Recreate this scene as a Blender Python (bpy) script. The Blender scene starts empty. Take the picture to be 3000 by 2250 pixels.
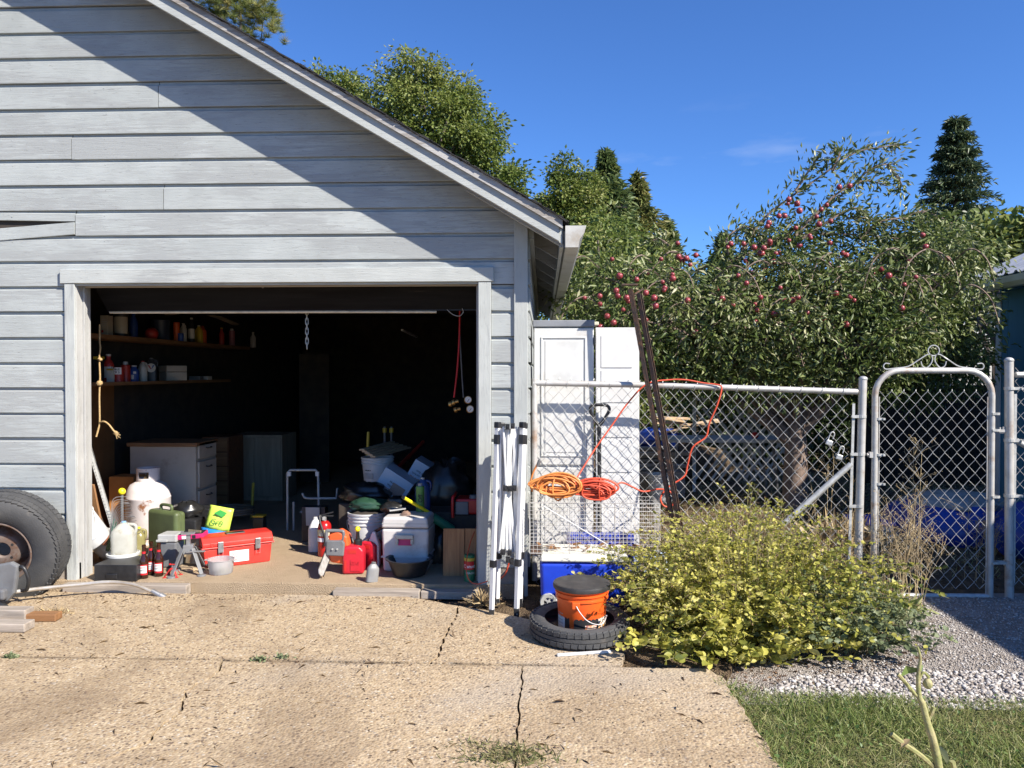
import bpy, bmesh, math, random
import numpy as np
from mathutils import Vector, Matrix, Euler
R = math.radians
PI = math.pi
rnd = random.Random(7)
npr = np.random.RandomState(11)
sc = bpy.context.scene
COL = sc.collection
# ---------------------------------------------------------------- camera
F = 2254.0                       # focal length in pixels of the 3000 px wide photograph
CAM = Vector((0, -5.3, 1.52))
cam_d = bpy.data.cameras.new('camera'); cam = bpy.data.objects.new('camera', cam_d); COL.objects.link(cam)
cam_d.sensor_fit = 'HORIZONTAL'; cam_d.sensor_width = 36; cam_d.lens = 36 * F / 3000
cam_d.clip_start = .05; cam_d.clip_end = 900
YAW = math.atan(90 / F); PITCH = math.atan(35 / F)
CROT = Euler((PI / 2 - PITCH, 0, YAW), 'XYZ').to_matrix()
cam.location = CAM; cam.rotation_euler = (PI / 2 - PITCH, 0, YAW)
sc.camera = cam
# ---------------------------------------------------------------- sky, sun, exposure
SAZ, SEL = R(53), R(39)
SUN = Vector((math.sin(SAZ) * math.cos(SEL), -math.cos(SAZ) * math.cos(SEL), math.sin(SEL)))
w = bpy.data.worlds.new('World'); sc.world = w; w.use_nodes = True
nt = w.node_tree; nt.nodes.clear()
def nn(t, **k):
    n = nt.nodes.new(t)
    for a, b in k.items(): setattr(n, a, b)
    return n
sky = nn('ShaderNodeTexSky', sky_type='NISHITA', sun_disc=False, sun_elevation=SEL, sun_rotation=math.atan2(SUN.x, SUN.y),
         altitude=400, air_density=1.0, dust_density=0.0, ozone_density=4.0)
bg = nn('ShaderNodeBackground'); wo = nn('ShaderNodeOutputWorld')
tc = nn('ShaderNodeTexCoord'); mp = nn('ShaderNodeMapping'); mp.inputs['Scale'].default_value = (1.3, 1.3, 5.5)
mp.inputs['Location'].default_value = (.9, .4, .25)
nz = nn('ShaderNodeTexNoise'); nz.inputs['Scale'].default_value = 2.3; nz.inputs['Detail'].default_value = 7; nz.inputs['Roughness'].default_value = .55
cr = nn('ShaderNodeValToRGB'); cr.color_ramp.elements[0].position = .62; cr.color_ramp.elements[1].position = 1.0
sep = nn('ShaderNodeSeparateXYZ'); lim = nn('ShaderNodeMapRange')
lim.inputs[1].default_value = .33; lim.inputs[2].default_value = .2; lim.inputs[3].default_value = 0; lim.inputs[4].default_value = 1
mul = nn('ShaderNodeMath', operation='MULTIPLY'); mixc = nn('ShaderNodeMix', data_type='RGBA')
hs = nn('ShaderNodeMix', data_type='RGBA', blend_type='MULTIPLY'); hs.inputs['Factor'].default_value = 1; hs.inputs['B'].default_value = (.74, 1.15, 1.76, 1)
mixc.inputs['B'].default_value = (8.5, 9.0, 10, 1)
L = nt.links.new
L(tc.outputs['Generated'], mp.inputs[0]); L(mp.outputs[0], nz.inputs['Vector']); L(nz.outputs['Fac'], cr.inputs[0])
L(tc.outputs['Generated'], sep.inputs[0]); L(sep.outputs['Z'], lim.inputs[0]); L(cr.outputs['Color'], mul.inputs[0]); L(lim.outputs[0], mul.inputs[1])
L(mul.outputs[0], mixc.inputs['Factor']); L(sky.outputs[0], hs.inputs['A']); L(hs.outputs['Result'], mixc.inputs['A'])
L(mixc.outputs['Result'], bg.inputs['Color']); L(bg.outputs[0], wo.inputs[0]); bg.inputs['Strength'].default_value = .056
sl = bpy.data.lights.new('sun', 'SUN'); sl.energy = 5.0; sl.angle = R(.53); sl.color = (1, .93, .83)
so = bpy.data.objects.new('sun', sl); COL.objects.link(so); so.rotation_euler = (-SUN).to_track_quat('-Z', 'Y').to_euler()
so.location = SUN * 30
vs = sc.view_settings; vs.view_transform = 'Standard'; vs.look = 'None'; vs.exposure = .95; vs.gamma = 1; vs.use_curve_mapping = False
sc.cycles.use_denoising = True; sc.cycles.max_bounces = 6; sc.cycles.diffuse_bounces = 3; sc.cycles.transparent_max_bounces = 8
# ---------------------------------------------------------------- helpers
def P(px, py, D):
    "world point seen at photo pixel (px, py), D metres in front of the camera's wall-parallel plane"
    d = CROT @ Vector(((px - 1500) / F, -(py - 1125) / F, -1))
    return CAM + d * (D / d.y)
def G(px, py, z=0.0):
    d = CROT @ Vector(((px - 1500) / F, -(py - 1125) / F, -1))
    return CAM + d * ((z - CAM.z) / d.z)
class MB:
    def __init__(s): s.v = []; s.f = []
    def add(s, vs, fs, m=None):
        n = len(s.v)
        s.v += [tuple(m @ Vector(v)) for v in vs] if m is not None else [tuple(v) for v in vs]
        s.f += [tuple(i + n for i in f) for f in fs]; return s
    def box(s, c, d, rot=None):
        x, y, z = d[0] / 2, d[1] / 2, d[2] / 2
        m = Matrix.Translation(c) @ (Euler(rot).to_matrix().to_4x4() if rot else Matrix())
        return s.add([(a * x, b * y, e * z) for a in (-1, 1) for b in (-1, 1) for e in (-1, 1)],
                     [(0, 1, 3, 2), (4, 6, 7, 5), (0, 4, 5, 1), (2, 3, 7, 6), (0, 2, 6, 4), (1, 5, 7, 3)], m)
    def b(s, x0, x1, y0, y1, z0, z1): return s.box(((x0 + x1) / 2, (y0 + y1) / 2, (z0 + z1) / 2), (abs(x1 - x0), abs(y1 - y0), abs(z1 - z0)))
    def tube(s, pts, r, n=8, closed=False, cap=True, flat=None):
        pts = [Vector(p) for p in pts]; k = len(pts); rr = r if isinstance(r, (list, tuple)) else [r] * k
        up = None; vs = []; fs = []
        for i, p in enumerate(pts):
            a = pts[i - 1] if i > 0 else (pts[-1] if closed else pts[0]); c = pts[(i + 1) % k] if (i < k - 1 or closed) else pts[-1]
            t = (c - a)
            t = t.normalized() if t.length > 1e-9 else Vector((0, 0, 1))
            if up is None: up = Vector((0, 0, 1)) if abs(t.z) < .9 else Vector((1, 0, 0))
            u = (up - t * up.dot(t)); u = u.normalized() if u.length > 1e-6 else t.orthogonal().normalized()
            v = t.cross(u); up = u
            for j in range(n):
                an = 2 * PI * j / n
                vs.append(p + (u * math.cos(an) + v * math.sin(an) * (flat or 1)) * rr[i])
        m = k if closed else k - 1
        for i in range(m):
            for j in range(n):
                a = i * n + j; b_ = i * n + (j + 1) % n; c = ((i + 1) % k) * n + (j + 1) % n; d = ((i + 1) % k) * n + j
                fs.append((a, b_, c, d))
        if cap and not closed:
            fs.append(tuple(range(n))[::-1]); fs.append(tuple(range((k - 1) * n, k * n)))
        return s.add(vs, fs)
    def lathe(s, prof, n=28, m=None, closed=False, a0=0, a1=2 * PI):
        full = abs(a1 - a0 - 2 * PI) < 1e-6; vs = []; fs = []; k = len(prof); cols = n if full else n + 1
        for j in range(cols):
            an = a0 + (a1 - a0) * j / n; c, q = math.cos(an), math.sin(an)
            vs += [(r * c, r * q, z) for r, z in prof]
        kk = k if closed else k - 1
        for j in range(n):
            j2 = (j + 1) % cols
            for i in range(kk):
                fs.append((j * k + i, j2 * k + i, j2 * k + (i + 1) % k, j * k + (i + 1) % k))
        if full and not closed:
            if prof[0][0] > 1e-4: fs.append(tuple(j * k for j in range(n))[::-1])
            if prof[-1][0] > 1e-4: fs.append(tuple(j * k + k - 1 for j in range(n)))
        return s.add(vs, fs, m)
    def prism(s, poly, d0, d1, ax='y', m=None):
        "polygon in the plane across ax, pushed from d0 to d1"
        def q(a, b, d): return (a, d, b) if ax == 'y' else ((a, b, d) if ax == 'z' else (d, a, b))
        k = len(poly); vs = [q(a, b, d0) for a, b in poly] + [q(a, b, d1) for a, b in poly]
        fs = [tuple(range(k)), tuple(range(2 * k - 1, k - 1, -1))] + [(i, i + k, (i + 1) % k + k, (i + 1) % k) for i in range(k)]
        return s.add(vs, fs, m)
    def ball(s, c, r, u=12, v=8, noise=0, seed=0):
        rg = random.Random(seed); rx, ry, rz = r if isinstance(r, (tuple, list)) else (r, r, r)
        vs = [(0, 0, rz)]; fs = []
        for i in range(1, v):
            for j in range(u):
                th = PI * i / v; ph = 2 * PI * j / u; k = 1 + rg.uniform(-noise, noise)
                vs.append((rx * k * math.sin(th) * math.cos(ph), ry * k * math.sin(th) * math.sin(ph), rz * k * math.cos(th)))
        vs.append((0, 0, -rz)); e = len(vs) - 1
        for j in range(u):
            fs.append((0, 1 + j, 1 + (j + 1) % u)); fs.append((e, e - u + (j + 1) % u, e - u + j))
        for i in range(v - 2):
            for j in range(u):
                a = 1 + i * u; fs.append((a + j, a + u + j, a + u + (j + 1) % u, a + (j + 1) % u))
        return s.add(vs, fs, Matrix.Translation(c))
    def mesh(s, name, smooth=0):
        me = bpy.data.meshes.new(name); me.from_pydata(s.v, [], s.f)
        bm = bmesh.new(); bm.from_mesh(me); bmesh.ops.recalc_face_normals(bm, faces=bm.faces); bm.to_mesh(me); bm.free()
        if smooth:
            me.polygons.foreach_set('use_smooth', [True] * len(me.polygons)); me.set_sharp_from_angle(angle=R(smooth))
        return me
def link(name, data, parent=None, loc=(0, 0, 0), rot=(0, 0, 0)):
    o = bpy.data.objects.new(name, data); COL.objects.link(o); o.location = loc; o.rotation_euler = rot
    if parent is not None: o.parent = parent
    return o
def obj(name, mb, mat, parent=None, bevel=0, smooth=0, loc=(0, 0, 0), rot=(0, 0, 0), seg=2):
    me = mb if isinstance(mb, bpy.types.Mesh) else mb.mesh(name, smooth)
    if mat is not None and not me.materials: me.materials.append(mat)
    o = link(name, me, parent, loc, rot)
    if bevel:
        bv = o.modifiers.new('bevel', 'BEVEL'); bv.width = bevel; bv.segments = seg; bv.limit_method = 'ANGLE'; bv.angle_limit = R(40)
        if smooth: bv.harden_normals = True
    return o
def tag(o, label=None, cat=None, group=None, kind=None):
    for k, v in (('label', label), ('category', cat), ('group', group), ('kind', kind)):
        if v: o[k] = v
    return o
def thing(name, label, cat, loc=(0, 0, 0), rz=0, group=None, rot=None):
    o = link(name, None, None, loc, rot or (0, 0, rz)); o.empty_display_size = .05
    return tag(o, label, cat, group)
def struct(name, mb, mat, **k): return tag(obj(name, mb, mat, **k), kind='structure')
def dup(o, name=None, parent=None, loc=None, rot=None, label=None):
    c = o.copy(); COL.objects.link(c); c.parent = parent
    if loc is not None: c.location = loc
    if rot is not None: c.rotation_euler = rot
    if label: c['label'] = label
    for ch in list(o.children): dup(ch, parent=c)
    return c
def text(s, size, mat, parent, loc, rot=(PI / 2, 0, 0), wrap=0, name='lettering', bold=0, sx=1, depth=.0006):
    cu = bpy.data.curves.new(name, 'FONT'); cu.body = s; cu.size = size; cu.align_x = 'CENTER'; cu.align_y = 'CENTER'; cu.offset = bold; cu.resolution_u = 2
    if depth and not wrap: cu.extrude = depth
    t = bpy.data.objects.new(name, cu); COL.objects.link(t)
    me = bpy.data.meshes.new_from_object(t); bpy.data.objects.remove(t); bpy.data.curves.remove(cu)
    if wrap:
        for v in me.vertices:
            a = v.co.x * sx / wrap; v.co = Vector((wrap * math.sin(a), v.co.y, wrap * math.cos(a) - wrap))
    elif sx != 1:
        for v in me.vertices: v.co.x *= sx
    me.materials.clear(); me.materials.append(mat)
    return link(name, me, parent, loc, rot)
def arc(r, z0, z1, a0, a1, n=14):
    "thin curved label patch; angle 0 faces the camera side (-Y), positive to the right"
    t = .0012; m = MB(); vs = []; fs = []
    for j in range(n + 1):
        a = R(a0 + (a1 - a0) * j / n) - PI / 2
        for rr in (r, r + t):
            for z in (z0, z1): vs.append((rr * math.cos(a), rr * math.sin(a), z))
    for j in range(n):
        p = 4 * j; q = p + 4
        fs += [(p + 2, q + 2, q + 3, p + 3), (p, p + 1, q + 1, q), (p + 1, p + 3, q + 3, q + 1), (p, q, q + 2, p + 2)]
    fs += [(0, 2, 3, 1), (4 * n, 4 * n + 1, 4 * n + 3, 4 * n + 2)]
    return m.add(vs, fs)
def curve(pts, n=8, closed=False):
    "Catmull-Rom through pts"
    p = [Vector(q) for q in pts]; k = len(p); out = []
    for i in range(k if closed else k - 1):
        a = p[i - 1] if (i > 0 or closed) else p[0]; b = p[i]; c = p[(i + 1) % k]; d = p[(i + 2) % k] if (i + 2 < k or closed) else p[-1]
        for j in range(n):
            t = j / n
            out.append(.5 * ((2 * b) + (c - a) * t + (2 * a - 5 * b + 4 * c - d) * t * t + (3 * b - a - 3 * c + d) * t ** 3))
    if not closed: out.append(p[-1])
    return out
# ---------------------------------------------------------------- materials
MATS = {}
def nodes(name):
    m = bpy.data.materials.new(name); m.use_nodes = True; t = m.node_tree
    b = t.nodes['Principled BSDF']
    def N(tp, ins=None, **k):
        n = t.nodes.new(tp)
        for a, v in k.items(): setattr(n, a, v)
        for a, v in (ins or {}).items():
            if isinstance(v, bpy.types.NodeSocket): t.links.new(v, n.inputs[a])
            else: n.inputs[a].default_value = v
        return n
    return m, t, b, N, t.links.new
def C(c): return (c[0], c[1], c[2], 1)
def ramp(N, fac, stops):
    n = N('ShaderNodeValToRGB', {0: fac}); e = n.color_ramp.elements
    while len(e) < len(stops): e.new(.5)
    for q, (p, c) in zip(e, stops): q.position = p; q.color = C(c) if not isinstance(c, (int, float)) else (c, c, c, 1)
    return n.outputs[0]
def coords(N, world=False, scale=(1, 1, 1)):
    if world: base = N('ShaderNodeNewGeometry').outputs['Position']
    else:
        oi = N('ShaderNodeObjectInfo'); a = N('ShaderNodeVectorMath', {0: N('ShaderNodeTexCoord').outputs['Object']}, operation='ADD')
        mm = N('ShaderNodeMath', {0: oi.outputs['Random'], 1: 37.0}, operation='MULTIPLY')
        N_ = a; N_.id_data.links.new(mm.outputs[0], a.inputs[1]); base = a.outputs[0]
    return N('ShaderNodeMapping', {0: base, 'Scale': scale}).outputs[0]
def pm(name, c1, c2=None, sc_=7, rough=.5, metal=0, bump=0, bsc=60, lo=.4, hi=.65, stretch=(1, 1, 1), world=False, alpha=0, coat=0, spec=.5, dirt=None, dsc=14, dlo=.55, dhi=.7):
    "painted / moulded surface: two colours mixed by noise, optional third 'dirt' colour, bump"
    if name in MATS: return MATS[name]
    m, t, b, N, lk = nodes(name); co = coords(N, world, stretch)
    if c2 is None: c2 = tuple(x * .8 for x in c1)
    nz = N('ShaderNodeTexNoise', {'Vector': co, 'Scale': sc_, 'Detail': 6.0, 'Roughness': .6})
    col = ramp(N, nz.outputs[0], [(lo, c1), (hi, c2)])
    if dirt is not None:
        n2 = N('ShaderNodeTexNoise', {'Vector': co, 'Scale': dsc, 'Detail': 8.0, 'Roughness': .65})
        fa = ramp(N, n2.outputs[0], [(dlo, 0.0), (dhi, 1.0)])
        mx = N('ShaderNodeMix', {'Factor': fa, 'A': col, 'B': C(dirt)}, data_type='RGBA'); col = mx.outputs['Result']
    lk(col, b.inputs['Base Color'])
    b.inputs['Roughness'].default_value = rough; b.inputs['Metallic'].default_value = metal; b.inputs['Specular IOR Level'].default_value = spec
    if coat: b.inputs['Coat Weight'].default_value = coat
    if alpha: b.inputs['Transmission Weight'].default_value = alpha; b.inputs['IOR'].default_value = 1.3
    if bump:
        n3 = N('ShaderNodeTexNoise', {'Vector': co, 'Scale': bsc, 'Detail': 5.0})
        bp = N('ShaderNodeBump', {'Height': n3.outputs[0], 'Strength': bump, 'Distance': .01}); lk(bp.outputs[0], b.inputs['Normal'])
    MATS[name] = m; return m
def leafmat(name, cols, trans=.3, rough=.45):
    "leaf colour by the per-leaf attribute tint; thin leaves let some light through"
    m, t, b, N, lk = nodes(name)
    at = N('ShaderNodeAttribute', attribute_name='tint')
    col = ramp(N, at.outputs['Fac'], [(i / (len(cols) - 1), c) for i, c in enumerate(cols)])
    lk(col, b.inputs['Base Color']); b.inputs['Roughness'].default_value = rough; b.inputs['Specular IOR Level'].default_value = .4
    tr = N('ShaderNodeBsdfTranslucent', {'Color': col}); mx = N('ShaderNodeMixShader', {0: trans, 1: b.outputs[0], 2: tr.outputs[0]})
    lk(mx.outputs[0], t.nodes['Material Output'].inputs[0]); return m
def wood(name, c1, c2, axis=0, gsc=22, rough=.75, bump=.35, world=False):
    m, t, b, N, lk = nodes(name); s = [6, 6, 6]; s[axis] = .5
    co = coords(N, world, tuple(s)); nz = N('ShaderNodeTexNoise', {'Vector': co, 'Scale': gsc / 5, 'Detail': 9.0, 'Roughness': .7, 'Distortion': .6})
    lk(ramp(N, nz.outputs[0], [(.32, c1), (.68, c2)]), b.inputs['Base Color']); b.inputs['Roughness'].default_value = rough
    bp = N('ShaderNodeBump', {'Height': nz.outputs[0], 'Strength': bump, 'Distance': .008}); lk(bp.outputs[0], b.inputs['Normal']); return m
def paintwood(name, axis, paint, worn, amt=.62, vary=.1):
    "old painted board: grain relief, hairline checks, patches worn thin to grey wood"
    m, t, b, N, lk = nodes(name); s = [5, 5, 5]; s[axis] = .35
    co = coords(N, False, tuple(s)); oi = N('ShaderNodeObjectInfo')
    gr = N('ShaderNodeTexNoise', {'Vector': co, 'Scale': 11.0, 'Detail': 10.0, 'Roughness': .72, 'Distortion': .8})
    s2 = [1.6, 1.6, 1.6]; s2[axis] = .5
    pt = N('ShaderNodeTexNoise', {'Vector': coords(N, False, tuple(s2)), 'Scale': 2.2, 'Detail': 4.0})
    ad = N('ShaderNodeMath', {0: gr.outputs[0], 1: pt.outputs[0]}, operation='ADD')
    ad2 = N('ShaderNodeMath', {0: oi.outputs['Random'], 1: .2}, operation='MULTIPLY'); ad3 = N('ShaderNodeMath', {0: ad.outputs[0], 1: ad2.outputs[0]}, operation='ADD')
    fa = ramp(N, ad3.outputs[0], [(amt * .93, 0.0), (min(1, amt * 1.12), 1.0)])
    n5 = N('ShaderNodeMath', {0: ad3.outputs[0], 1: .5}, operation='MULTIPLY'); fa = ramp(N, n5.outputs[0], [(amt, 0.0), (amt + .06, .75)])
    vr = N('ShaderNodeMapRange', {0: oi.outputs['Random'], 3: 1 - vary, 4: 1 + vary * .5})
    pc = N('ShaderNodeVectorMath', {0: paint, 3: vr.outputs[0]}, operation='SCALE')
    mot = N('ShaderNodeTexNoise', {'Vector': coords(N, False, (1, 1, 1)), 'Scale': 5.0, 'Detail': 5.0})
    pc2 = N('ShaderNodeVectorMath', {0: pc.outputs[0], 3: N('ShaderNodeMapRange', {0: mot.outputs[0], 1: .3, 2: .7, 3: .9, 4: 1.06}).outputs[0]}, operation='SCALE')
    mx = N('ShaderNodeMix', {'Factor': fa, 'A': pc2.outputs[0], 'B': C(worn)}, data_type='RGBA')
    ck = N('ShaderNodeTexNoise', {'Vector': co, 'Scale': 46.0, 'Detail': 4.0, 'Distortion': .6})
    ckf = ramp(N, ck.outputs[0], [(.30, 1.0), (.345, 0.0)])
    ckm = N('ShaderNodeMath', {0: ckf, 1: .35}, operation='MULTIPLY')
    mx2 = N('ShaderNodeMix', {'Factor': ckm.outputs[0], 'A': mx.outputs['Result'], 'B': C((.12, .12, .13))}, data_type='RGBA')
    lk(mx2.outputs['Result'], b.inputs['Base Color']); b.inputs['Roughness'].default_value = .62; b.inputs['Specular IOR Level'].default_value = .35
    hb = N('ShaderNodeMath', {0: gr.outputs[0], 1: N('ShaderNodeMath', {0: ckf, 1: -.8}, operation='MULTIPLY').outputs[0]}, operation='ADD')
    bp = N('ShaderNodeBump', {'Height': hb.outputs[0], 'Strength': .5, 'Distance': .007}); lk(bp.outputs[0], b.inputs['Normal']); return m
SID = (.375, .398, .388); WORN = (.29, .30, .295)
M_side = paintwood('siding_paint', 0, SID, WORN, .545)
M_sidey = paintwood('siding_paint_y', 1, SID, WORN, .545)
M_trimv = paintwood('trim_paint_upright', 2, (.41, .427, .408), WORN, .6)
M_trimh = paintwood('trim_paint', 0, (.41, .427, .408), WORN, .6)
M_rakew = paintwood('weathered_rake', 0, (.42, .41, .39), (.2, .17, .14), .49, .05)
M_black = pm('black_plastic', (.012, .012, .013), (.03, .03, .032), rough=.42, bump=.05)
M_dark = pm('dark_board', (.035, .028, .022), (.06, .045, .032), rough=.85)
M_white = pm('white_plastic', (.60, .60, .585), (.52, .52, .5), rough=.42, dirt=(.42, .38, .32), dsc=5, dlo=.58, dhi=.8)
M_whitec = pm('white_clean', (.62, .62, .61), (.56, .56, .55), rough=.4)
M_galv = pm('galvanised', (.52, .52, .50), (.38, .38, .36), sc_=30, rough=.5, metal=.35, spec=.4)
M_galvr = pm('galvanised_rusty', (.5, .49, .47), (.42, .4, .37), sc_=16, rough=.55, metal=.3, dirt=(.3, .17, .09), dsc=6, dlo=.56, dhi=.72)
M_steel = pm('steel', (.38, .38, .38), (.22, .21, .2), sc_=18, rough=.42, metal=.7)
M_rubber = pm('tyre_rubber', (.045, .046, .048), (.07, .07, .07), sc_=6, rough=.8, bump=.25, bsc=120, dirt=(.16, .14, .12), dsc=7, dlo=.6, dhi=.85)
M_rope = pm('rope_fibre', (.52, .36, .17), (.36, .24, .11), sc_=120, rough=.95, bump=.6, bsc=220)
M_red = pm('red_plastic', (.55, .022, .018), (.45, .02, .016), rough=.38, bump=.05, dirt=(.3, .05, .04), dlo=.62, dhi=.9)
M_yel = pm('yellow_plastic', (.85, .72, .02), (.75, .6, .02), rough=.4)
M_orange = pm('orange_plastic', (.75, .13, .02), (.66, .11, .02), rough=.42)
M_blue = pm('blue_plastic', (.012, .05, .50), (.012, .04, .42), rough=.4, bump=.06, bsc=150)
M_grey = pm('grey_plastic', (.16, .165, .17), (.12, .12, .125), rough=.45)
M_lgrey = pm('light_grey_plastic', (.42, .42, .4), (.34, .34, .33), rough=.45)
M_green = pm('olive_plastic', (.10, .13, .05), (.08, .10, .04), rough=.5, bump=.05)
M_bwood = wood('brown_wood', (.16, .075, .03), (.30, .15, .06), 0)
M_bwoodz = wood('brown_wood_up', (.20, .09, .035), (.40, .21, .09), 2)
M_gwood = wood('grey_wood', (.20, .17, .14), (.42, .36, .30), 0)
M_tan = wood('pale_wood', (.42, .29, .17), (.58, .43, .27), 0)
M_fibre = pm('brown_fibreboard', (.20, .085, .025), (.16, .07, .02), rough=.8)
M_rust = pm('rusty_iron', (.10, .055, .035), (.05, .04, .035), sc_=20, rough=.75, bump=.3, dirt=(.22, .10, .045), dsc=30, dlo=.55, dhi=.68)
M_blackt = pm('black_bag', (.01, .01, .01), (.02, .02, .02), rough=.3)
M_ink = pm('ink', (.01, .01, .012), (.015, .015, .015), rough=.7)
M_orink = pm('orange_ink', (.55, .16, .04), (.5, .14, .03), rough=.7)
M_wink = pm('white_ink', (.8, .8, .78), (.75, .75, .73), rough=.6)
# ---------------------------------------------------------------- ground materials
def concrete_mat():
    m, t, b, N, lk = nodes('aggregate_concrete'); co = coords(N, True)
    v = N('ShaderNodeTexVoronoi', {'Vector': co, 'Scale': 78.0, 'Randomness': 1.0})
    v2 = N('ShaderNodeTexVoronoi', {'Vector': co, 'Scale': 40.0, 'Randomness': 1.0})
    sx = N('ShaderNodeSeparateColor', {0: v.outputs['Color']})
    peb = ramp(N, sx.outputs[0], [(0, (.43, .33, .20)), (.3, (.31, .22, .13)), (.5, (.56, .455, .30)), (.66, (.18, .125, .08)), (.8, (.47, .36, .225)), (.92, (.11, .08, .06)), (1, (.60, .53, .42))])
    mort = N('ShaderNodeTexNoise', {'Vector': co, 'Scale': 22.0, 'Detail': 9.0, 'Roughness': .7})
    base = ramp(N, mort.outputs[0], [(.3, (.29, .21, .135)), (.5, (.41, .315, .205)), (.7, (.52, .415, .285))])
    msk = ramp(N, v.outputs['Distance'], [(.42, 1.0), (.6, 0.0)])
    mx = N('ShaderNodeMix', {'Factor': msk, 'A': base, 'B': peb}, data_type='RGBA')
    sx2 = N('ShaderNodeSeparateColor', {0: v2.outputs['Color']})
    big = ramp(N, sx2.outputs[1], [(.78, 0.0), (.80, .9)]); bm_ = N('ShaderNodeMath', {0: big, 1: ramp(N, v2.outputs['Distance'], [(.22, 1.0), (.36, 0.0)])}, operation='MULTIPLY')
    mx1 = N('ShaderNodeMix', {'Factor': bm_.outputs[0], 'A': mx.outputs['Result'], 'B': C((.15, .11, .085))}, data_type='RGBA')
    st = N('ShaderNodeTexNoise', {'Vector': co, 'Scale': 1.15, 'Detail': 9.0, 'Roughness': .66, 'Distortion': .6})
    sf = ramp(N, st.outputs[0], [(.46, 0.0), (.66, .62)])
    mx2 = N('ShaderNodeMix', {'Factor': sf, 'A': mx1.outputs['Result'], 'B': C((.19, .135, .085))}, data_type='RGBA')
    gy = N('ShaderNodeSeparateXYZ', {0: co}); dj = N('ShaderNodeMath', {0: gy.outputs[1], 1: -JY0}, operation='ADD'); dj2 = N('ShaderNodeMath', {0: dj.outputs[0]}, operation='ABSOLUTE')
    wob = N('ShaderNodeTexNoise', {'Vector': co, 'Scale': 5.0, 'Detail': 6.0}); jm = N('ShaderNodeMapRange', {0: dj2.outputs[0], 1: .0, 2: .03, 3: 1.2, 4: 0}); jm2 = N('ShaderNodeMath', {0: jm.outputs[0], 1: ramp(N, wob.outputs[0], [(.42, 0.0), (.62, .75)])}, operation='MULTIPLY')
    mx4 = N('ShaderNodeMix', {'Factor': jm2.outputs[0], 'A': mx2.outputs['Result'], 'B': C((.10, .072, .05))}, data_type='RGBA')
    s4 = N('ShaderNodeTexNoise', {'Vector': co, 'Scale': .6, 'Detail': 6.0, 'Distortion': 1.0}); sf4 = ramp(N, s4.outputs[0], [(.52, 0.0), (.68, .5)])
    mx3 = N('ShaderNodeMix', {'Factor': sf4, 'A': mx4.outputs['Result'], 'B': C((.36, .32, .27))}, data_type='RGBA')
    lk(mx3.outputs['Result'], b.inputs['Base Color']); b.inputs['Roughness'].default_value = .9; b.inputs['Specular IOR Level'].default_value = .2
    h = N('ShaderNodeMath', {0: v.outputs['Distance'], 1: -1.0}, operation='MULTIPLY')
    bp = N('ShaderNodeBump', {'Height': h.outputs[0], 'Strength': .45, 'Distance': .008})
    bp2 = N('ShaderNodeBump', {'Height': st.outputs[0], 'Strength': .4, 'Distance': .05, 'Normal': bp.outputs[0]})
    lk(bp2.outputs[0], b.inputs['Normal']); return m
JY0 = G(800, 1937).y
def soil_mat(name, stops, sc_=6, fine=90):
    m, t, b, N, lk = nodes(name); co = coords(N, True)
    a = N('ShaderNodeTexNoise', {'Vector': co, 'Scale': float(sc_), 'Detail': 10.0, 'Roughness': .75})
    lk(ramp(N, a.outputs[0], stops), b.inputs['Base Color']); b.inputs['Roughness'].default_value = .95; b.inputs['Specular IOR Level'].default_value = .15
    f = N('ShaderNodeTexVoronoi', {'Vector': co, 'Scale': float(fine)})
    bp = N('ShaderNodeBump', {'Height': f.outputs[0], 'Strength': .9, 'Distance': .015}); lk(bp.outputs[0], b.inputs['Normal']); return m
M_conc = concrete_mat()
M_soil = soil_mat('yard_soil', [(.3, (.06, .04, .027)), (.5, (.12, .085, .053)), (.7, (.21, .155, .095))])
M_grav = soil_mat('gravel_bed', [(.3, (.20, .165, .135)), (.5, (.34, .30, .265)), (.7, (.46, .43, .40))], 5, 130)
M_lawn = soil_mat('lawn_soil', [(.3, (.05, .07, .02)), (.5, (.10, .10, .04)), (.7, (.18, .14, .07))], 10)
M_floor = soil_mat('garage_floor', [(.3, (.46, .34, .22)), (.55, (.55, .42, .28)), (.75, (.36, .26, .17))], 2.2, 200)
# ---------------------------------------------------------------- ground
def sheet(name, xy, z, mat): return struct(name, MB().add([(x, y, z) for x, y in xy], [tuple(range(len(xy)))]), mat)
sheet('ground', [(-250, -60), (250, -60), (250, 500), (-250, 500)], -.035, M_soil)
def xy(px, py, z=0): g = G(px, py, z); return (g.x, g.y)
lg = [xy(2120, 2050), (1.5, -1.72), (2.4, -1.74), (3.3, -1.78), (5.0, -1.8), (5.0, -7), (.0, -7), xy(2300, 2260)]
sheet('lawn', lg, -.02, M_lawn)
sheet('gravel_path', [(.85, -1.35), (1.15, -1.15), (1.9, -.75), (2.1, -.1), (2.15, .15), (3.3, .2), (5.0, .2), (5.0, -1.85), (1.0, -1.85)], -.028, M_grav)
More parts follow.
